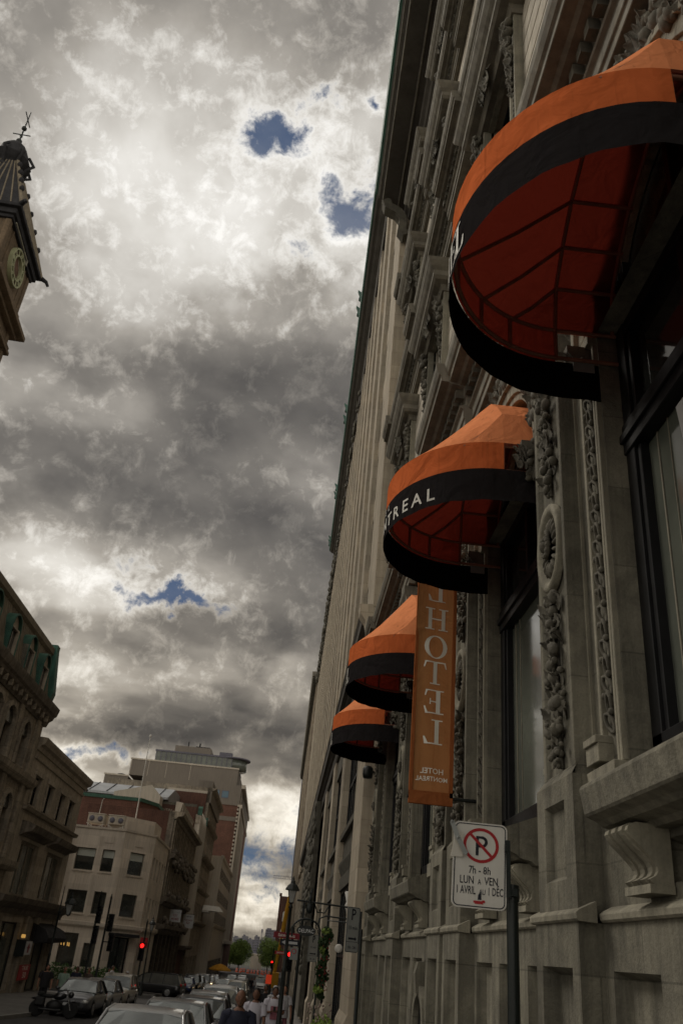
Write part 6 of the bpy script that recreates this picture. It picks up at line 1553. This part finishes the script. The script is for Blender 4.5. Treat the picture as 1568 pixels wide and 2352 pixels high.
# far skyline
rn = random.Random(21)
for k, (x0, x1, z) in enumerate(((-45, -37, 8), (-36.5, -31, 9.8), (-30.5, -25, 7.5), (-24.5, -19.5, 10.5), (-19, -15, 8), (-14.5, -3.5, 17.4), (-3, 6, 14), (-60, -46, 12))):
    t = thing('distant_building', ['low flat distant block at the left of the skyline', 'stepped distant block above the round tree', 'lowest distant block in the skyline dip', 'square distant block left of the mast', 'small distant block right of the mast', 'widest and tallest distant block, left of the brick warehouse', 'distant block hidden behind the warehouse', 'distant block beside the brick tower edge'][k], 'building', (x0, 900, -6), 0, 'distant buildings on the skyline', world=True)
    mb = MB(); mb.box(x0, x1, 900, 915, -14, z); mb.box(x0 + 1, x0 + (x1 - x0) * .5, 900.5, 914, z, z + 1.2); obj('wall', mb, 'skyline', t)
    mb = MB()
    for i in range(int((x1 - x0) / 1.6)):
        for j in range(6): mb.box(x0 + .5 + i * 1.6, x0 + 1.3 + i * 1.6, 899.9, 899.99, z - 1.8 - j * 2.2, z - .8 - j * 2.2)
    obj('window_band', mb, 'glass', t)
mb = MB(); mb.tube([(-17.6, 890, -6), (-17.6, 890, 16)], .25, 5); mb.box(-18.4, -16.8, 889.5, 890.5, 14, 17); tag(obj('mast', mb, 'skyline'), 'thin distant mast with a square head above the trees', 'mast')

# ================================================================== CARS
def paint(name, c): 
    if name not in K: K[name] = mat(name, c, .32, .06, 2, 0, 0, metal=.35, coat=.7, spec=.5)
    return name
PAINTS = dict(silver=(.36, .365, .37), black=(.012, .012, .014), darkgrey=(.05, .05, .055), white=(.58, .58, .56), blue=(.012, .022, .09), champagne=(.34, .31, .26), grey=(.16, .165, .17), red=(.2, .01, .01))
def car(label, x, y, rot, style, col, lights=False, group=None, z=None, extra=None):
    """local: +Y is the rear, the nose points to -Y (toward the camera when rot = 0)"""
    z = G(y) if z is None else z
    slope = math.atan2(G(y + 2) - G(y - 2), 4)
    t = thing({'van': 'minivan', 'suv': 'sport_utility_car'}.get(style, 'car'), label, 'van' if style == 'van' else 'car', (x, y, z), rot, group)
    t.rotation_euler = (slope if abs(rot) < .5 else 0, 0, rot)
    p = paint('car_paint_' + col, PAINTS[col]); n = 20
    if style == 'sedan': L, W2, top, st, gl = 4.6, .89, 1.44, [(-2.3, .62, .34, .60), (-2.22, .80, .24, .70), (-1.95, .87, .2, .80), (-1.2, .89, .2, .93), (-.8, .89, .2, .97), (1.3, .89, .2, 1.0), (1.75, .88, .22, 1.02), (2.15, .82, .28, .97), (2.3, .66, .40, .82)], [(-1.02, .95), (-.30, 1.38), (.25, 1.44), (.95, 1.40), (1.72, 1.0)]
    elif style == 'hatch': L, W2, top, st, gl = 4.1, .86, 1.52, [(-2.05, .60, .34, .62), (-1.97, .78, .24, .74), (-1.7, .84, .2, .86), (-1.1, .86, .2, .98), (1.5, .86, .22, 1.02), (1.9, .82, .28, 1.0), (2.05, .70, .40, .9)], [(-1.08, .97), (-.38, 1.42), (.2, 1.52), (1.25, 1.46), (1.92, 1.0)]
    elif style == 'suv': L, W2, top, st, gl = 4.6, .92, 1.70, [(-2.3, .70, .40, .78), (-2.22, .85, .30, .92), (-1.9, .91, .26, 1.02), (-1.2, .92, .26, 1.10), (1.8, .92, .28, 1.14), (2.2, .88, .34, 1.10), (2.3, .78, .45, 1.0)], [(-1.1, 1.08), (-.45, 1.58), (.1, 1.70), (1.6, 1.66), (2.18, 1.12)]
    else: L, W2, top, st, gl = 5.1, .98, 1.76, [(-2.55, .70, .36, .70), (-2.46, .88, .26, .86), (-2.1, .96, .22, .98), (-1.5, .98, .22, 1.06), (2.1, .98, .24, 1.10), (2.48, .94, .30, 1.05), (2.55, .86, .42, .95)], [(-1.75, 1.02), (-.85, 1.60), (-.2, 1.74), (2.1, 1.74), (2.46, 1.10)]
    mb = MB(); rings = []
    for (yy, hw, zb, zt) in st:
        ring = []; zc, hh = (zb + zt) / 2, (zt - zb) / 2
        for i in range(n):
            a = 2 * PI * i / n + PI / n; cx, sx = math.cos(a), math.sin(a)
            X = hw * math.copysign(abs(cx) ** .38, cx); Z = zc + hh * math.copysign(abs(sx) ** .5, sx)
            if Z > zc: X *= 1 - .09 * ((Z - zc) / hh) ** 2
            ring.append((X, yy, Z))
        rings.append(ring)
    mb.ring_loft(rings); body = obj('body', mb, p, t)
    # glasshouse
    wb, wt = W2 - .07, W2 - .26
    bz = gl[0][1]
    mb = MB(); rr0 = []
    for i, (yy, zt) in enumerate(gl):
        base = .93 if style in ('sedan', 'hatch') else (1.04 if style == 'suv' else 1.0)
        k = (zt - base) / (top - base); hw = wb + (wt - wb) * max(0, k) * .92
        rr0.append([(-wb, yy, base - .06), (-hw, yy, zt), (-hw * .5, yy - (.05 if i < 2 else 0), zt + .015), (hw * .5, yy - (.05 if i < 2 else 0), zt + .015), (hw, yy, zt), (wb, yy, base - .06)])
    mb.ring_loft(rr0, False); obj('windows', mb, 'carglass', t)
    # roof skin
    mb = MB(); top_i = [i for i in range(len(gl)) if 0 < i < len(gl) - 1]; rings = []
    for i in top_i:
        yy, zt = gl[i]; k = (zt - bz) / (top - bz); hw = wb + (wt - wb) * k * .92 + .02
        yo = -.03 if i == 1 else (.06 if i == top_i[-1] else 0)
        rings.append([(-hw, yy + yo, zt - .02), (-hw + .05, yy + yo, zt + .03), (-hw * .4, yy + yo, zt + .05), (hw * .4, yy + yo, zt + .05), (hw - .05, yy + yo, zt + .03), (hw, yy + yo, zt - .02)])
    mb.ring_loft(rings, True)
    rf = obj('roof', mb, p, t)
    mb = MB()
    for s in (-1, 1):
        def sp_(i, o=.012):
            yy, zt = gl[i]; base = .93 if style in ('sedan', 'hatch') else (1.04 if style == 'suv' else 1.0); k = max(0, (zt - base) / (top - base)); return Vector((s * (wb + (wt - wb) * k * .92 + o), yy, zt + .01))
        a0 = Vector((s * (wb + .01), gl[0][0] - .02, bz - .04)); mb.tube([a0, sp_(1)], .032, 5)
        z0 = Vector((s * (wb + .01), gl[-1][0] + .02, gl[-1][1] - .06)); mb.tube([sp_(len(gl) - 2), z0], .05, 5)
        pts = [sp_(i) for i in top_i]; mb.tube(pts, .03, 5)
        for fy in ((.32,) if style != 'van' else (-.2, .95)): mb.tube([(s * (wb + .012), fy, bz - .05), (s * (wt + (wb - wt) * .08 + .012), fy + .05, top - .01)], .035, 5)
    obj('pillar', mb, p, t)
    # details
    f0 = st[0][0]
    for s in (-1, 1):
        mb = MB(); mb.ell((s * .60, f0 + .12, st[1][3] - .10), (.20, .12, .085), Matrix.Rotation(s * -.35, 3, 'Z'), 10, 6); obj('headlight', mb, 'hl_on' if lights else 'hl', t)
        mb = MB(); mb.ell((s * .68, st[-1][0] - .03, .86 if style in ('sedan', 'hatch') else .98), (.10, .10, .13), None, 8, 5); obj('tail_lamp', mb, 'tail', t)
        mb = MB(); mb.ell((s * (W2 + .10), gl[0][0] + .32, bz + .06), (.11, .07, .075), None, 8, 5); mb.tube([(s * (W2 - .08), gl[0][0] + .34, bz), (s * (W2 + .08), gl[0][0] + .33, bz + .03)], .025, 5); obj('wing_mirror', mb, p, t)
        for wy in (-L * .30, L * .295):
            r_ = .33 if style in ('sedan', 'hatch') else .37; xo = s * (W2 - .02)
            mb = MB(); mb.lathe([(r_ * .62, -.11), (r_ * .95, -.11), (r_, -.07), (r_, .07), (r_ * .95, .11), (r_ * .62, .11)], (xo - s * .09, wy, r_), 20, 0); wh = obj('wheel', mb, 'tyre', t)
            mb = MB(); xf = xo + s * .015
            for k in range(5):
                a = 2 * PI * k / 5; mb.box(-.001, .001, 0, 0, 0, 0) if 0 else None
                c_, q = Vector((xf, wy, r_)), Vector((xf, wy + r_ * .60 * math.cos(a), r_ + r_ * .60 * math.sin(a))); mb.tube([c_, q], .035, 4)
            mb.lathe([(r_ * .56, -.02), (r_ * .66, -.02), (r_ * .66, .02), (r_ * .56, .02)], (xf, wy, r_), 20, 0); mb.ell((xf, wy, r_), (.03, .07, .07)); obj('rim', mb, 'rim', wh)
            mb = MB(); mb.lathe([(.01, -.01), (r_ + .065, -.01), (r_ + .065, .012), (.01, .012)], (s * (W2 - .012), wy, r_), 20, 0); obj('wheel_arch', mb, 'plastic_blk', t)
    mb = MB(); mb.box(-.46, .46, f0 - .005, f0 + .1, st[0][3] - .16, st[0][3] - .04); mb.box(-.56, .56, f0 - .012, f0 + .1, .30, .40); obj('grille', mb, 'plastic_blk', t)
    mb = MB(); mb.box(-.26, .26, f0 - .03, f0 - .015, .43, .54); mb.box(-.26, .26, st[-1][0] + .01, st[-1][0] + .025, .60, .72); obj('licence_plate', mb, 'signwhite', t)
    if extra == 'rack':
        mb = MB(); 
        for yy in (-.1, .8): mb.tube([(-.7, yy, top + .12), (.7, yy, top + .12)], .03, 5)
        mb.box(-.5, .45, -.2, .9, top + .14, top + .30); obj('roof_rack', mb, 'white', t)
    return t
gr, gl_ = 'cars queued facing the camera on the right lane', 'cars parked along the left kerb'
car('nearest silver car cut off by the bottom edge of the photo', -2.24, 17.6, 0, 'sedan', 'silver', False, gr)
car('dark grey car directly behind the nearest silver car, bright windscreen', -2.32, 23.8, 0, 'sedan', 'grey', False, gr)
car('dark-roofed car third in the queue on the right', -2.15, 29.6, 0, 'sedan', 'darkgrey', False, gr)
car('low grey car fourth in the right-hand queue', -2.4, 36, 0, 'hatch', 'grey', False, gr)
car('tall pale car fifth in the queue, nearest with a light roof behind the dark ones', -2.4, 43.5, 0, 'suv', 'silver', False, gr)
car('white car with both headlamps glowing orange, in the middle of the street', -6.0, 112, .03, 'sedan', 'white', True, gr)
car('champagne car in the queue right of the lit headlamps', -3.2, 82, 0, 'suv', 'champagne', False, gr)
car('white-roofed car between the tall pale car and the champagne one', -2.7, 62, 0, 'sedan', 'white', False, gr)
car('black car far behind, right of the lit headlamps', -3.7, 104, 0, 'suv', 'black', False, gr)
car('small pale car far down the middle of the street', -7.3, 160, 0, 'sedan', 'silver', False, gr)
car('distant white car left of the construction drums', -5.9, 168, 0, 'sedan', 'white', False, gr)
car('white car with a loaded roof rack near the walkers', -2.0, 135, 0, 'suv', 'white', False, gr, None, 'rack')
car('grey car far back on the right with small lit lamps', -5.0, 138, 0, 'sedan', 'grey', True, gr)
car('dark sedan parked right behind the motorcycle', -8.75, 44.3, 0, 'sedan', 'darkgrey', False, gl_)
car('silver-grey sedan, middle one of the three parked behind the motorcycle', -8.8, 49.3, 0, 'sedan', 'grey', False, gl_)
car('beige crossover, rearmost of the three behind the motorcycle', -8.85, 54.6, 0, 'suv', 'champagne', False, gl_)
car('dark blue car first beyond the crossing, left kerb', -8.95, 96, 0, 'sedan', 'blue', False, gl_)
car('black van-like car behind the dark blue one', -8.95, 103, 0, 'suv', 'black', False, gl_)
car('grey car third beyond the crossing on the left', -8.75, 107.5, 0, 'hatch', 'grey', False, gl_)
car('pale silver car fourth beyond the crossing on the left', -8.8, 116, 0, 'suv', 'silver', False, gl_)
car('white car fifth beyond the crossing on the left', -8.8, 125, 0, 'sedan', 'white', True, gl_)
car('farthest silver car on the left kerb by the parasol', -8.8, 136, 0, 'hatch', 'silver', False, gl_)
car('black minivan seen side-on, turning across the street', -10.25, 82, -1.74, 'van', 'black', False, None, G(82))

# motorcycle parked across the kerb
def motorcycle(label, x, y, rot):
    z = G(y); t = thing('motorcycle', label, 'motorcycle', (x, y, z), rot)
    for wx in (-.68, .68):
        mb = MB(); mb.lathe([(.20, -.05), (.28, -.06), (.31, -.03), (.31, .03), (.28, .06), (.20, .05)], (wx, 0, .31), 20, 1); wh = obj('wheel', mb, 'tyre', t)
        mb = MB(); mb.lathe([(.17, -.03), (.21, -.03), (.21, .03), (.17, .03)], (wx, 0, .31), 20, 1); mb.ell((wx, 0, .31), (.06, .05, .06))
        for k in range(6): a = PI * k / 3; mb.tube([(wx, 0, .31), (wx + .19 * math.cos(a), 0, .31 + .19 * math.sin(a))], .012, 4)
        obj('rim', mb, 'rim', wh)
    mb = MB(); mb.ell((0, 0, .42), (.34, .18, .22), None, 12, 8); mb.tube([(-.68, .1, .31), (-.1, .14, .36)], .035, 6); mb.tube([(-.6, -.16, .30), (.1, -.17, .28), (.3, -.15, .3)], .05, 8); obj('engine', mb, 'plastic_blk', t)
    mb = MB(); mb.ell((.16, 0, .78), (.28, .15, .14), Matrix.Rotation(-.15, 3, 'Y'), 12, 8); obj('fuel_tank', mb, paint('car_paint_black', PAINTS['black']), t)
    mb = MB(); mb.ell((-.30, 0, .76), (.34, .15, .08)); mb.ell((-.62, 0, .82), (.16, .13, .10)); obj('saddle', mb, 'tyre', t)
    mb = MB()
    for s in (-1, 1): mb.tube([(.68, s * .09, .31), (.46, s * .08, .86), (.42, s * .08, 1.0)], .024, 6); mb.tube([(.42, s * .06, 1.0), (.30, s * .34, 1.06)], .018, 6)
    obj('fork_and_handlebar', mb, 'rim', t)
    mb = MB(); mb.ell((.60, 0, .86), (.12, .13, .13)); mb.ell((.66, 0, .62), (.2, .08, .05)); mb.ell((-.74, 0, .64), (.24, .10, .06)); obj('fairing', mb, paint('car_paint_black', PAINTS['black']), t)
    mb = MB(); mb.add([(.55, -.14, .98), (.55, .14, .98), (.44, .12, 1.22), (.44, -.12, 1.22)], [(0, 1, 2, 3)]); obj('windscreen', mb, 'carglass', t)
    for s in (-1, 1): mb = MB(); mb.box(-.78, -.42, s * .17 - .08, s * .17 + .08, .42, .72); obj('pannier', mb, 'plastic_blk', t, bevel=.03)
    return t
motorcycle('black motorcycle with panniers parked side-on before the dark sedan, bottom left', -9.0, 40.4, .12)

# ================================================================== PEOPLE
def person(label, x, y, h, face, top, legs, skin, hair, walk=.0, arm=(.1, .1), long_dress=False, hat=None, g0=.12, head_turn=0, phone=False, print_=None, build=1.0, group=None):
    """Skin-modifier figure; local -Y is the way the person faces"""
    t = thing('person', label, 'person', (x, y, G(y) + g0), face, group); s = h / 1.75
    V = []; E_ = []; Rr = []
    def v(p, r): V.append(Vector(p) * s); Rr.append((r[0] * s, r[1] * s) if isinstance(r, tuple) else (r * s, r * s)); return len(V) - 1
    b = build
    pel = v((0, 0, .96), (.165 * b, .12 * b)); wst = v((0, 0, 1.10), (.145 * b, .105 * b)); che = v((0, .01, 1.28), (.175 * b, .115 * b)); shc = v((0, .015, 1.42), (.13 * b, .085)); nk = v((0, .0, 1.485), .068); nk2 = v((0, -.012, 1.54), .062)
    E_ += [(pel, wst), (wst, che), (che, shc), (shc, nk), (nk, nk2)]
    ends = {}
    for sd in (-1, 1):
        sh = v((sd * .19 * b, .015, 1.41), .062 * b); a = arm[0] if sd < 0 else arm[1]
        el = v((sd * (.25 * b), -.05 * a + .02 - walk * sd * .12, 1.13), .042 * b)
        if phone: wr = v((sd * .10, -.26, 1.16), .027); hd = v((sd * .05, -.31, 1.20), .03)
        else: wr = v((sd * (.25 * b + .01), -.12 * a - walk * sd * .22, .90), .028); hd = v((sd * (.25 * b), -.14 * a - walk * sd * .24, .83), (.020, .035))
        E_ += [(shc, sh), (sh, el), (el, wr), (wr, hd)]; ends[sd] = V[hd] / s
        hip = v((sd * .09, 0, .90), .095 * b); kn = v((sd * .10, -.04 + walk * sd * .16, .50), .062 * b); an = v((sd * .10, walk * sd * .30 + .03, .09), .042); to = v((sd * .11, walk * sd * .30 - .13, .035), (.045, .03))
        E_ += [(pel, hip), (hip, kn), (kn, an), (an, to)]
    me = bpy.data.meshes.new('sk'); me.from_pydata([tuple(p) for p in V], E_, []); o = bpy.data.objects.new('sk', me); C.objects.link(o)
    m = o.modifiers.new('s', 'SKIN'); m.use_smooth_shade = True; sv_ = me.skin_vertices[0].data
    for i, r_ in enumerate(Rr): sv_[i].radius = r_; sv_[i].use_root = (i == 0)
    o.modifiers.new('u', 'SUBSURF').levels = 1
    bpy.context.view_layer.update(); ev = o.evaluated_get(bpy.context.evaluated_depsgraph_get()); bmx = bpy.data.meshes.new_from_object(ev)
    bpy.data.objects.remove(o)
    # head, ears, nose, fingers joined into the same body mesh
    add = MB(); hz = 1.635; hr = Matrix.Rotation(head_turn, 3, 'Z')
    def H(p): return hr @ (Vector(p) - Vector((0, 0, hz))) + Vector((0, 0, hz))
    add.m = 0
    add.ell((0, -.005, hz + .010), (.082, .098, .118), hr, 14, 10); add.ell(tuple(H((0, -.035, hz - .05))), (.055, .062, .06), hr, 10, 7)
    add.ell(tuple(H((0, -.105, hz - .005))), (.013, .02, .024), hr, 6, 5)
    for sd in (-1, 1):
        add.ell(tuple(H((sd * .078, .005, hz))), (.012, .022, .032), hr, 6, 5)
        hp_ = ends[sd]
        for k in range(4):
            dx_ = (k - 1.5) * .018; L_ = (.055, .066, .062, .048)[k]
            if phone: add.tube([hp_ + Vector((dx_, -.01, .0)), hp_ + Vector((dx_, -.04, .012)), hp_ + Vector((dx_ * .8, -.04 - L_ * .4, -.012))], [.009, .008, .006], 5)
            else: add.tube([hp_ + Vector((0, dx_, -.01)), hp_ + Vector((-sd * .005, dx_, -.03 - L_ * .4)), hp_ + Vector((-sd * .022, dx_, -.03 - L_))], [.009, .008, .006], 5)
        add.tube([hp_ + Vector((-sd * .012, -.025, .01)), hp_ + Vector((-sd * .03, -.045, -.015)), hp_ + Vector((-sd * .03, -.052, -.04))], [.010, .009, .007], 5)
    base = len(bmx.vertices)
    vs = [tuple(q.co) for q in bmx.vertices] + [tuple(Vector(q) * s) for q in add.v]; fs_ = [tuple(q.vertices) for q in bmx.polygons] + [tuple(i + base for i in q) for q in add.f]
    me = bpy.data.meshes.new('body'); me.from_pydata(vs, [], fs_); bpy.data.meshes.remove(bmx)
    mats = [K[skin], top, legs, K['tyre']]
    for mm in mats: me.materials.append(mm)
    nb0 = len(fs_) - len(add.f)
    for i, pl in enumerate(me.polygons):
        pl.use_smooth = True; c_ = Vector((0, 0, 0))
        for vi in pl.vertices: c_ += Vector(vs[vi])
        c_ = c_ / len(pl.vertices) / s
        if i >= nb0: pl.material_index = 0; continue
        armz = abs(c_.x) > .205 * b or (phone and c_.y < -.13)
        if c_.z < .075: mi = 3
        elif armz and c_.z < (1.22 if top.get('short', 1) else .88): mi = 0
        elif c_.z < (.40 if long_dress else .0): mi = 0
        elif c_.z < (.96 if not long_dress else 0): mi = 2
        elif c_.z < 1.475: mi = 1
        else: mi = 0
        pl.material_index = mi
    bo = bpy.data.objects.new('body', me); C.objects.link(bo); bo.parent = t
    # clothes: shirt hem, collar; trousers legs
    mb = MB(); N = 18
    def hoop(z, rx, ry, y0=.0): return [(rx * math.cos(2 * PI * i / N) * s, (y0 + ry * math.sin(2 * PI * i / N)) * s, z * s) for i in range(N)]
    if long_dress: mb.ring_loft([hoop(.42, .27, .24), hoop(.75, .22, .19), hoop(1.0, .185, .15), hoop(1.12, .155 * b, .125), hoop(1.28, .19 * b, .135), hoop(1.40, .17 * b, .11), hoop(1.47, .09, .08)], True)
    else: mb.ring_loft([hoop(.86, .195 * b, .145 * b), hoop(.96, .19 * b, .14 * b), hoop(1.10, .178 * b, .135 * b), hoop(1.28, .20 * b, .145 * b, .01), hoop(1.40, .175 * b, .115 * b, .01), hoop(1.475, .085, .075, .0)], True)
    for sd in (-1, 1):
        sh = V[[i for i in range(len(V)) if abs(V[i].x - sd * .19 * b * s) < 1e-4 and abs(V[i].z - 1.41 * s) < 1e-4][0]]
        ei = [i for i in range(len(V)) if abs(V[i].z - 1.13 * s) < 1e-4 and V[i].x * sd > 0][0]; q = sh.lerp(V[ei], .72)
        mb.tube([sh * 1 + Vector((-sd * .05 * s, 0, .0)), sh, q], [.085 * s * b, .082 * s * b, .074 * s * b], 10)
    garment = obj('dress' if long_dress else 'shirt', mb, top, t)
    if print_:
        mb = MB(); mb.add([(a * s, -.157 * s * b, z_ * s) for a, z_ in ((-.10, .98), (.10, .98), (.10, 1.30), (-.10, 1.30))], [(0, 1, 2, 3)]); obj('shirt_print', mb, print_, garment)
    # hair / hat and face
    mb = MB(); hk = K[hair]
    if hat != 'bald':
        mb.ell(tuple(H((0, .016, hz + .042))), (.092, .103, .104), hr, 14, 8)
        if long_dress or hat == 'long': mb.ell(tuple(H((0, .065, hz - .03))), (.092, .06, .16), hr, 12, 8)
        ho = obj('hair', mb, hair, t)
        for vx in ho.data.vertices: vx.co *= s
    else:
        mb.ell(tuple(H((0, .020, hz + .034))), (.084, .092, .100), hr, 14, 8); ho = obj('hair', mb, hair, t)
        for vx in ho.data.vertices: vx.co *= s
    if hat == 'cap':
        mb = MB(); mb.ell(tuple(H((0, .012, hz + .075))), (.092, .104, .075), hr, 14, 7); mb.ell(tuple(H((0, -.11, hz + .062))), (.07, .06, .012), hr, 12, 5); ho = obj('cap', mb, 'signwhite', t)
        for vx in ho.data.vertices: vx.co *= s
    mb = MB()
    for sd in (-1, 1): mb.ell(tuple(H((sd * .030, -.088, hz + .012))), (.012, .008, .006), hr, 6, 4); mb.ell(tuple(H((sd * .031, -.090, hz + .034))), (.018, .008, .004), hr, 6, 4)
    mb.ell(tuple(H((0, -.093, hz - .052))), (.022, .008, .005), hr, 6, 4)
    ho = obj('eyes_and_mouth', mb, 'hair', t)
    for vx in ho.data.vertices: vx.co *= s
    if phone: mb = MB(); mb.box(-.035 * s, .035 * s, -.36 * s, -.35 * s, 1.17 * s, 1.30 * s); obj('phone', mb, 'plastic_blk', t)
    return t
def fab(name, c):
    m = mat(name, c, .9, .1, 5, 0, .15, 60); return m
c_navy, c_white, c_white2, c_red, c_jean, c_dark, c_tan, c_green, c_brown = fab('navy_cotton', (.016, .018, .032)), fab('white_cotton', (.40, .38, .42)), fab('off_white_cotton', (.36, .345, .35)), fab('faded_red_print', (.24, .09, .11)), fab('blue_denim', (.05, .06, .09)), fab('black_cotton', (.016, .015, .017)), fab('khaki_cotton', (.2, .16, .11)), fab('mint_cotton', (.22, .30, .24)), fab('brown_cotton', (.07, .05, .04))
person('balding man in a dark navy T-shirt walking toward the camera, nearest walker', -.53, 15.8, 1.77, .08, c_navy, c_jean, 'skin_b', 'hair', .5, (.3, .3), False, 'bald', build=1.06)
person('dark-haired woman in a white dress behind the navy T-shirt man', -.40, 22.5, 1.75, -.1, c_white, c_white, 'skin_b', 'hair', .5, (.6, .6), True, 'long')
person('young man in a white T-shirt with a big faded red print', .05, 27.5, 1.78, .05, c_white, c_red, 'skin_b', 'hair', .4, (1, 1), False, None, phone=True, print_=c_red, build=1.1)
person('man in a plain white T-shirt right behind the red print T-shirt', .36, 32.5, 1.84, .1, c_white2, c_red, 'skin_a', 'hair', .5, (.3, .3))
person('walker in a white cap and light shirt behind the red print T-shirt', .05, 36, 1.78, .1, c_white2, c_dark, 'skin_a', 'hair', .4, (.3, .3), False, 'cap')
person('walker in dark clothes between the cars and the white-capped one', -.34, 40, 1.78, 0, c_dark, c_jean, 'skin_b', 'hair', .3)
person('walker in blue-grey farther along the right pavement', .10, 47, 1.76, 0, c_jean, c_dark, 'skin_a', 'hair', .4)
person('distant figure in dark clothes crossing among the cars', -3.0, 122, 1.75, 0, c_dark, c_dark, 'skin_a', 'hair', .5, g0=0)
person('distant figure in a pale top crossing beside the dark one', -2.75, 126, 1.72, 0, c_white2, c_jean, 'skin_a', 'hair', .5, g0=0)
person('person in a black shirt standing behind the motorcycle', -10.4, 43.8, 1.74, .4, c_dark, c_dark, 'skin_a', 'hair', .1, (.6, .6), build=1.15)
person('person in a pale mint shirt walking on the left pavement', -10.3, 47, 1.70, .3, c_green, c_jean, 'skin_a', 'hair_g', .4)
person('person in a navy top before the green hedge', -10.7, 51.7, 1.74, .2, c_navy, c_dark, 'skin_b', 'hair', .4)
person('person in a brown top right of the navy one by the hedge', -10.5, 54, 1.72, -.2, c_brown, c_tan, 'skin_a', 'hair_g', .4)
person('person in a white top near the corner doorway, left one', -11.5, 66, 1.72, 1.2, c_white, c_dark, 'skin_a', 'hair', .4, hat='long')
person('taller person in a white top beside the corner doorway, right one', -12.1, 71, 1.84, 1.4, c_white2, c_tan, 'skin_a', 'hair_g', .4)
person('person in brown with a pale cap standing left of the minivan', -9.6, 62, 1.78, .3, c_brown, c_tan, 'skin_a', 'hair', .2, hat='cap', g0=0)
# newspaper boxes
t = thing('newspaper_box', 'yellow and blue newspaper box on the left pavement by the signal posts', 'newspaper box', (-10.9, 62, G(62) + .12), world=True)
g = G(62) + .12
mb = MB(); mb.box(-11.25, -10.75, 61.8, 62.2, g, g + 1.15); obj('cabinet', mb, 'yellow', t, bevel=.03); mb = MB(); mb.box(-11.2, -10.8, 61.76, 61.795, g + .75, g + 1.08); obj('blue_panel', mb, 'glass_blue', t)
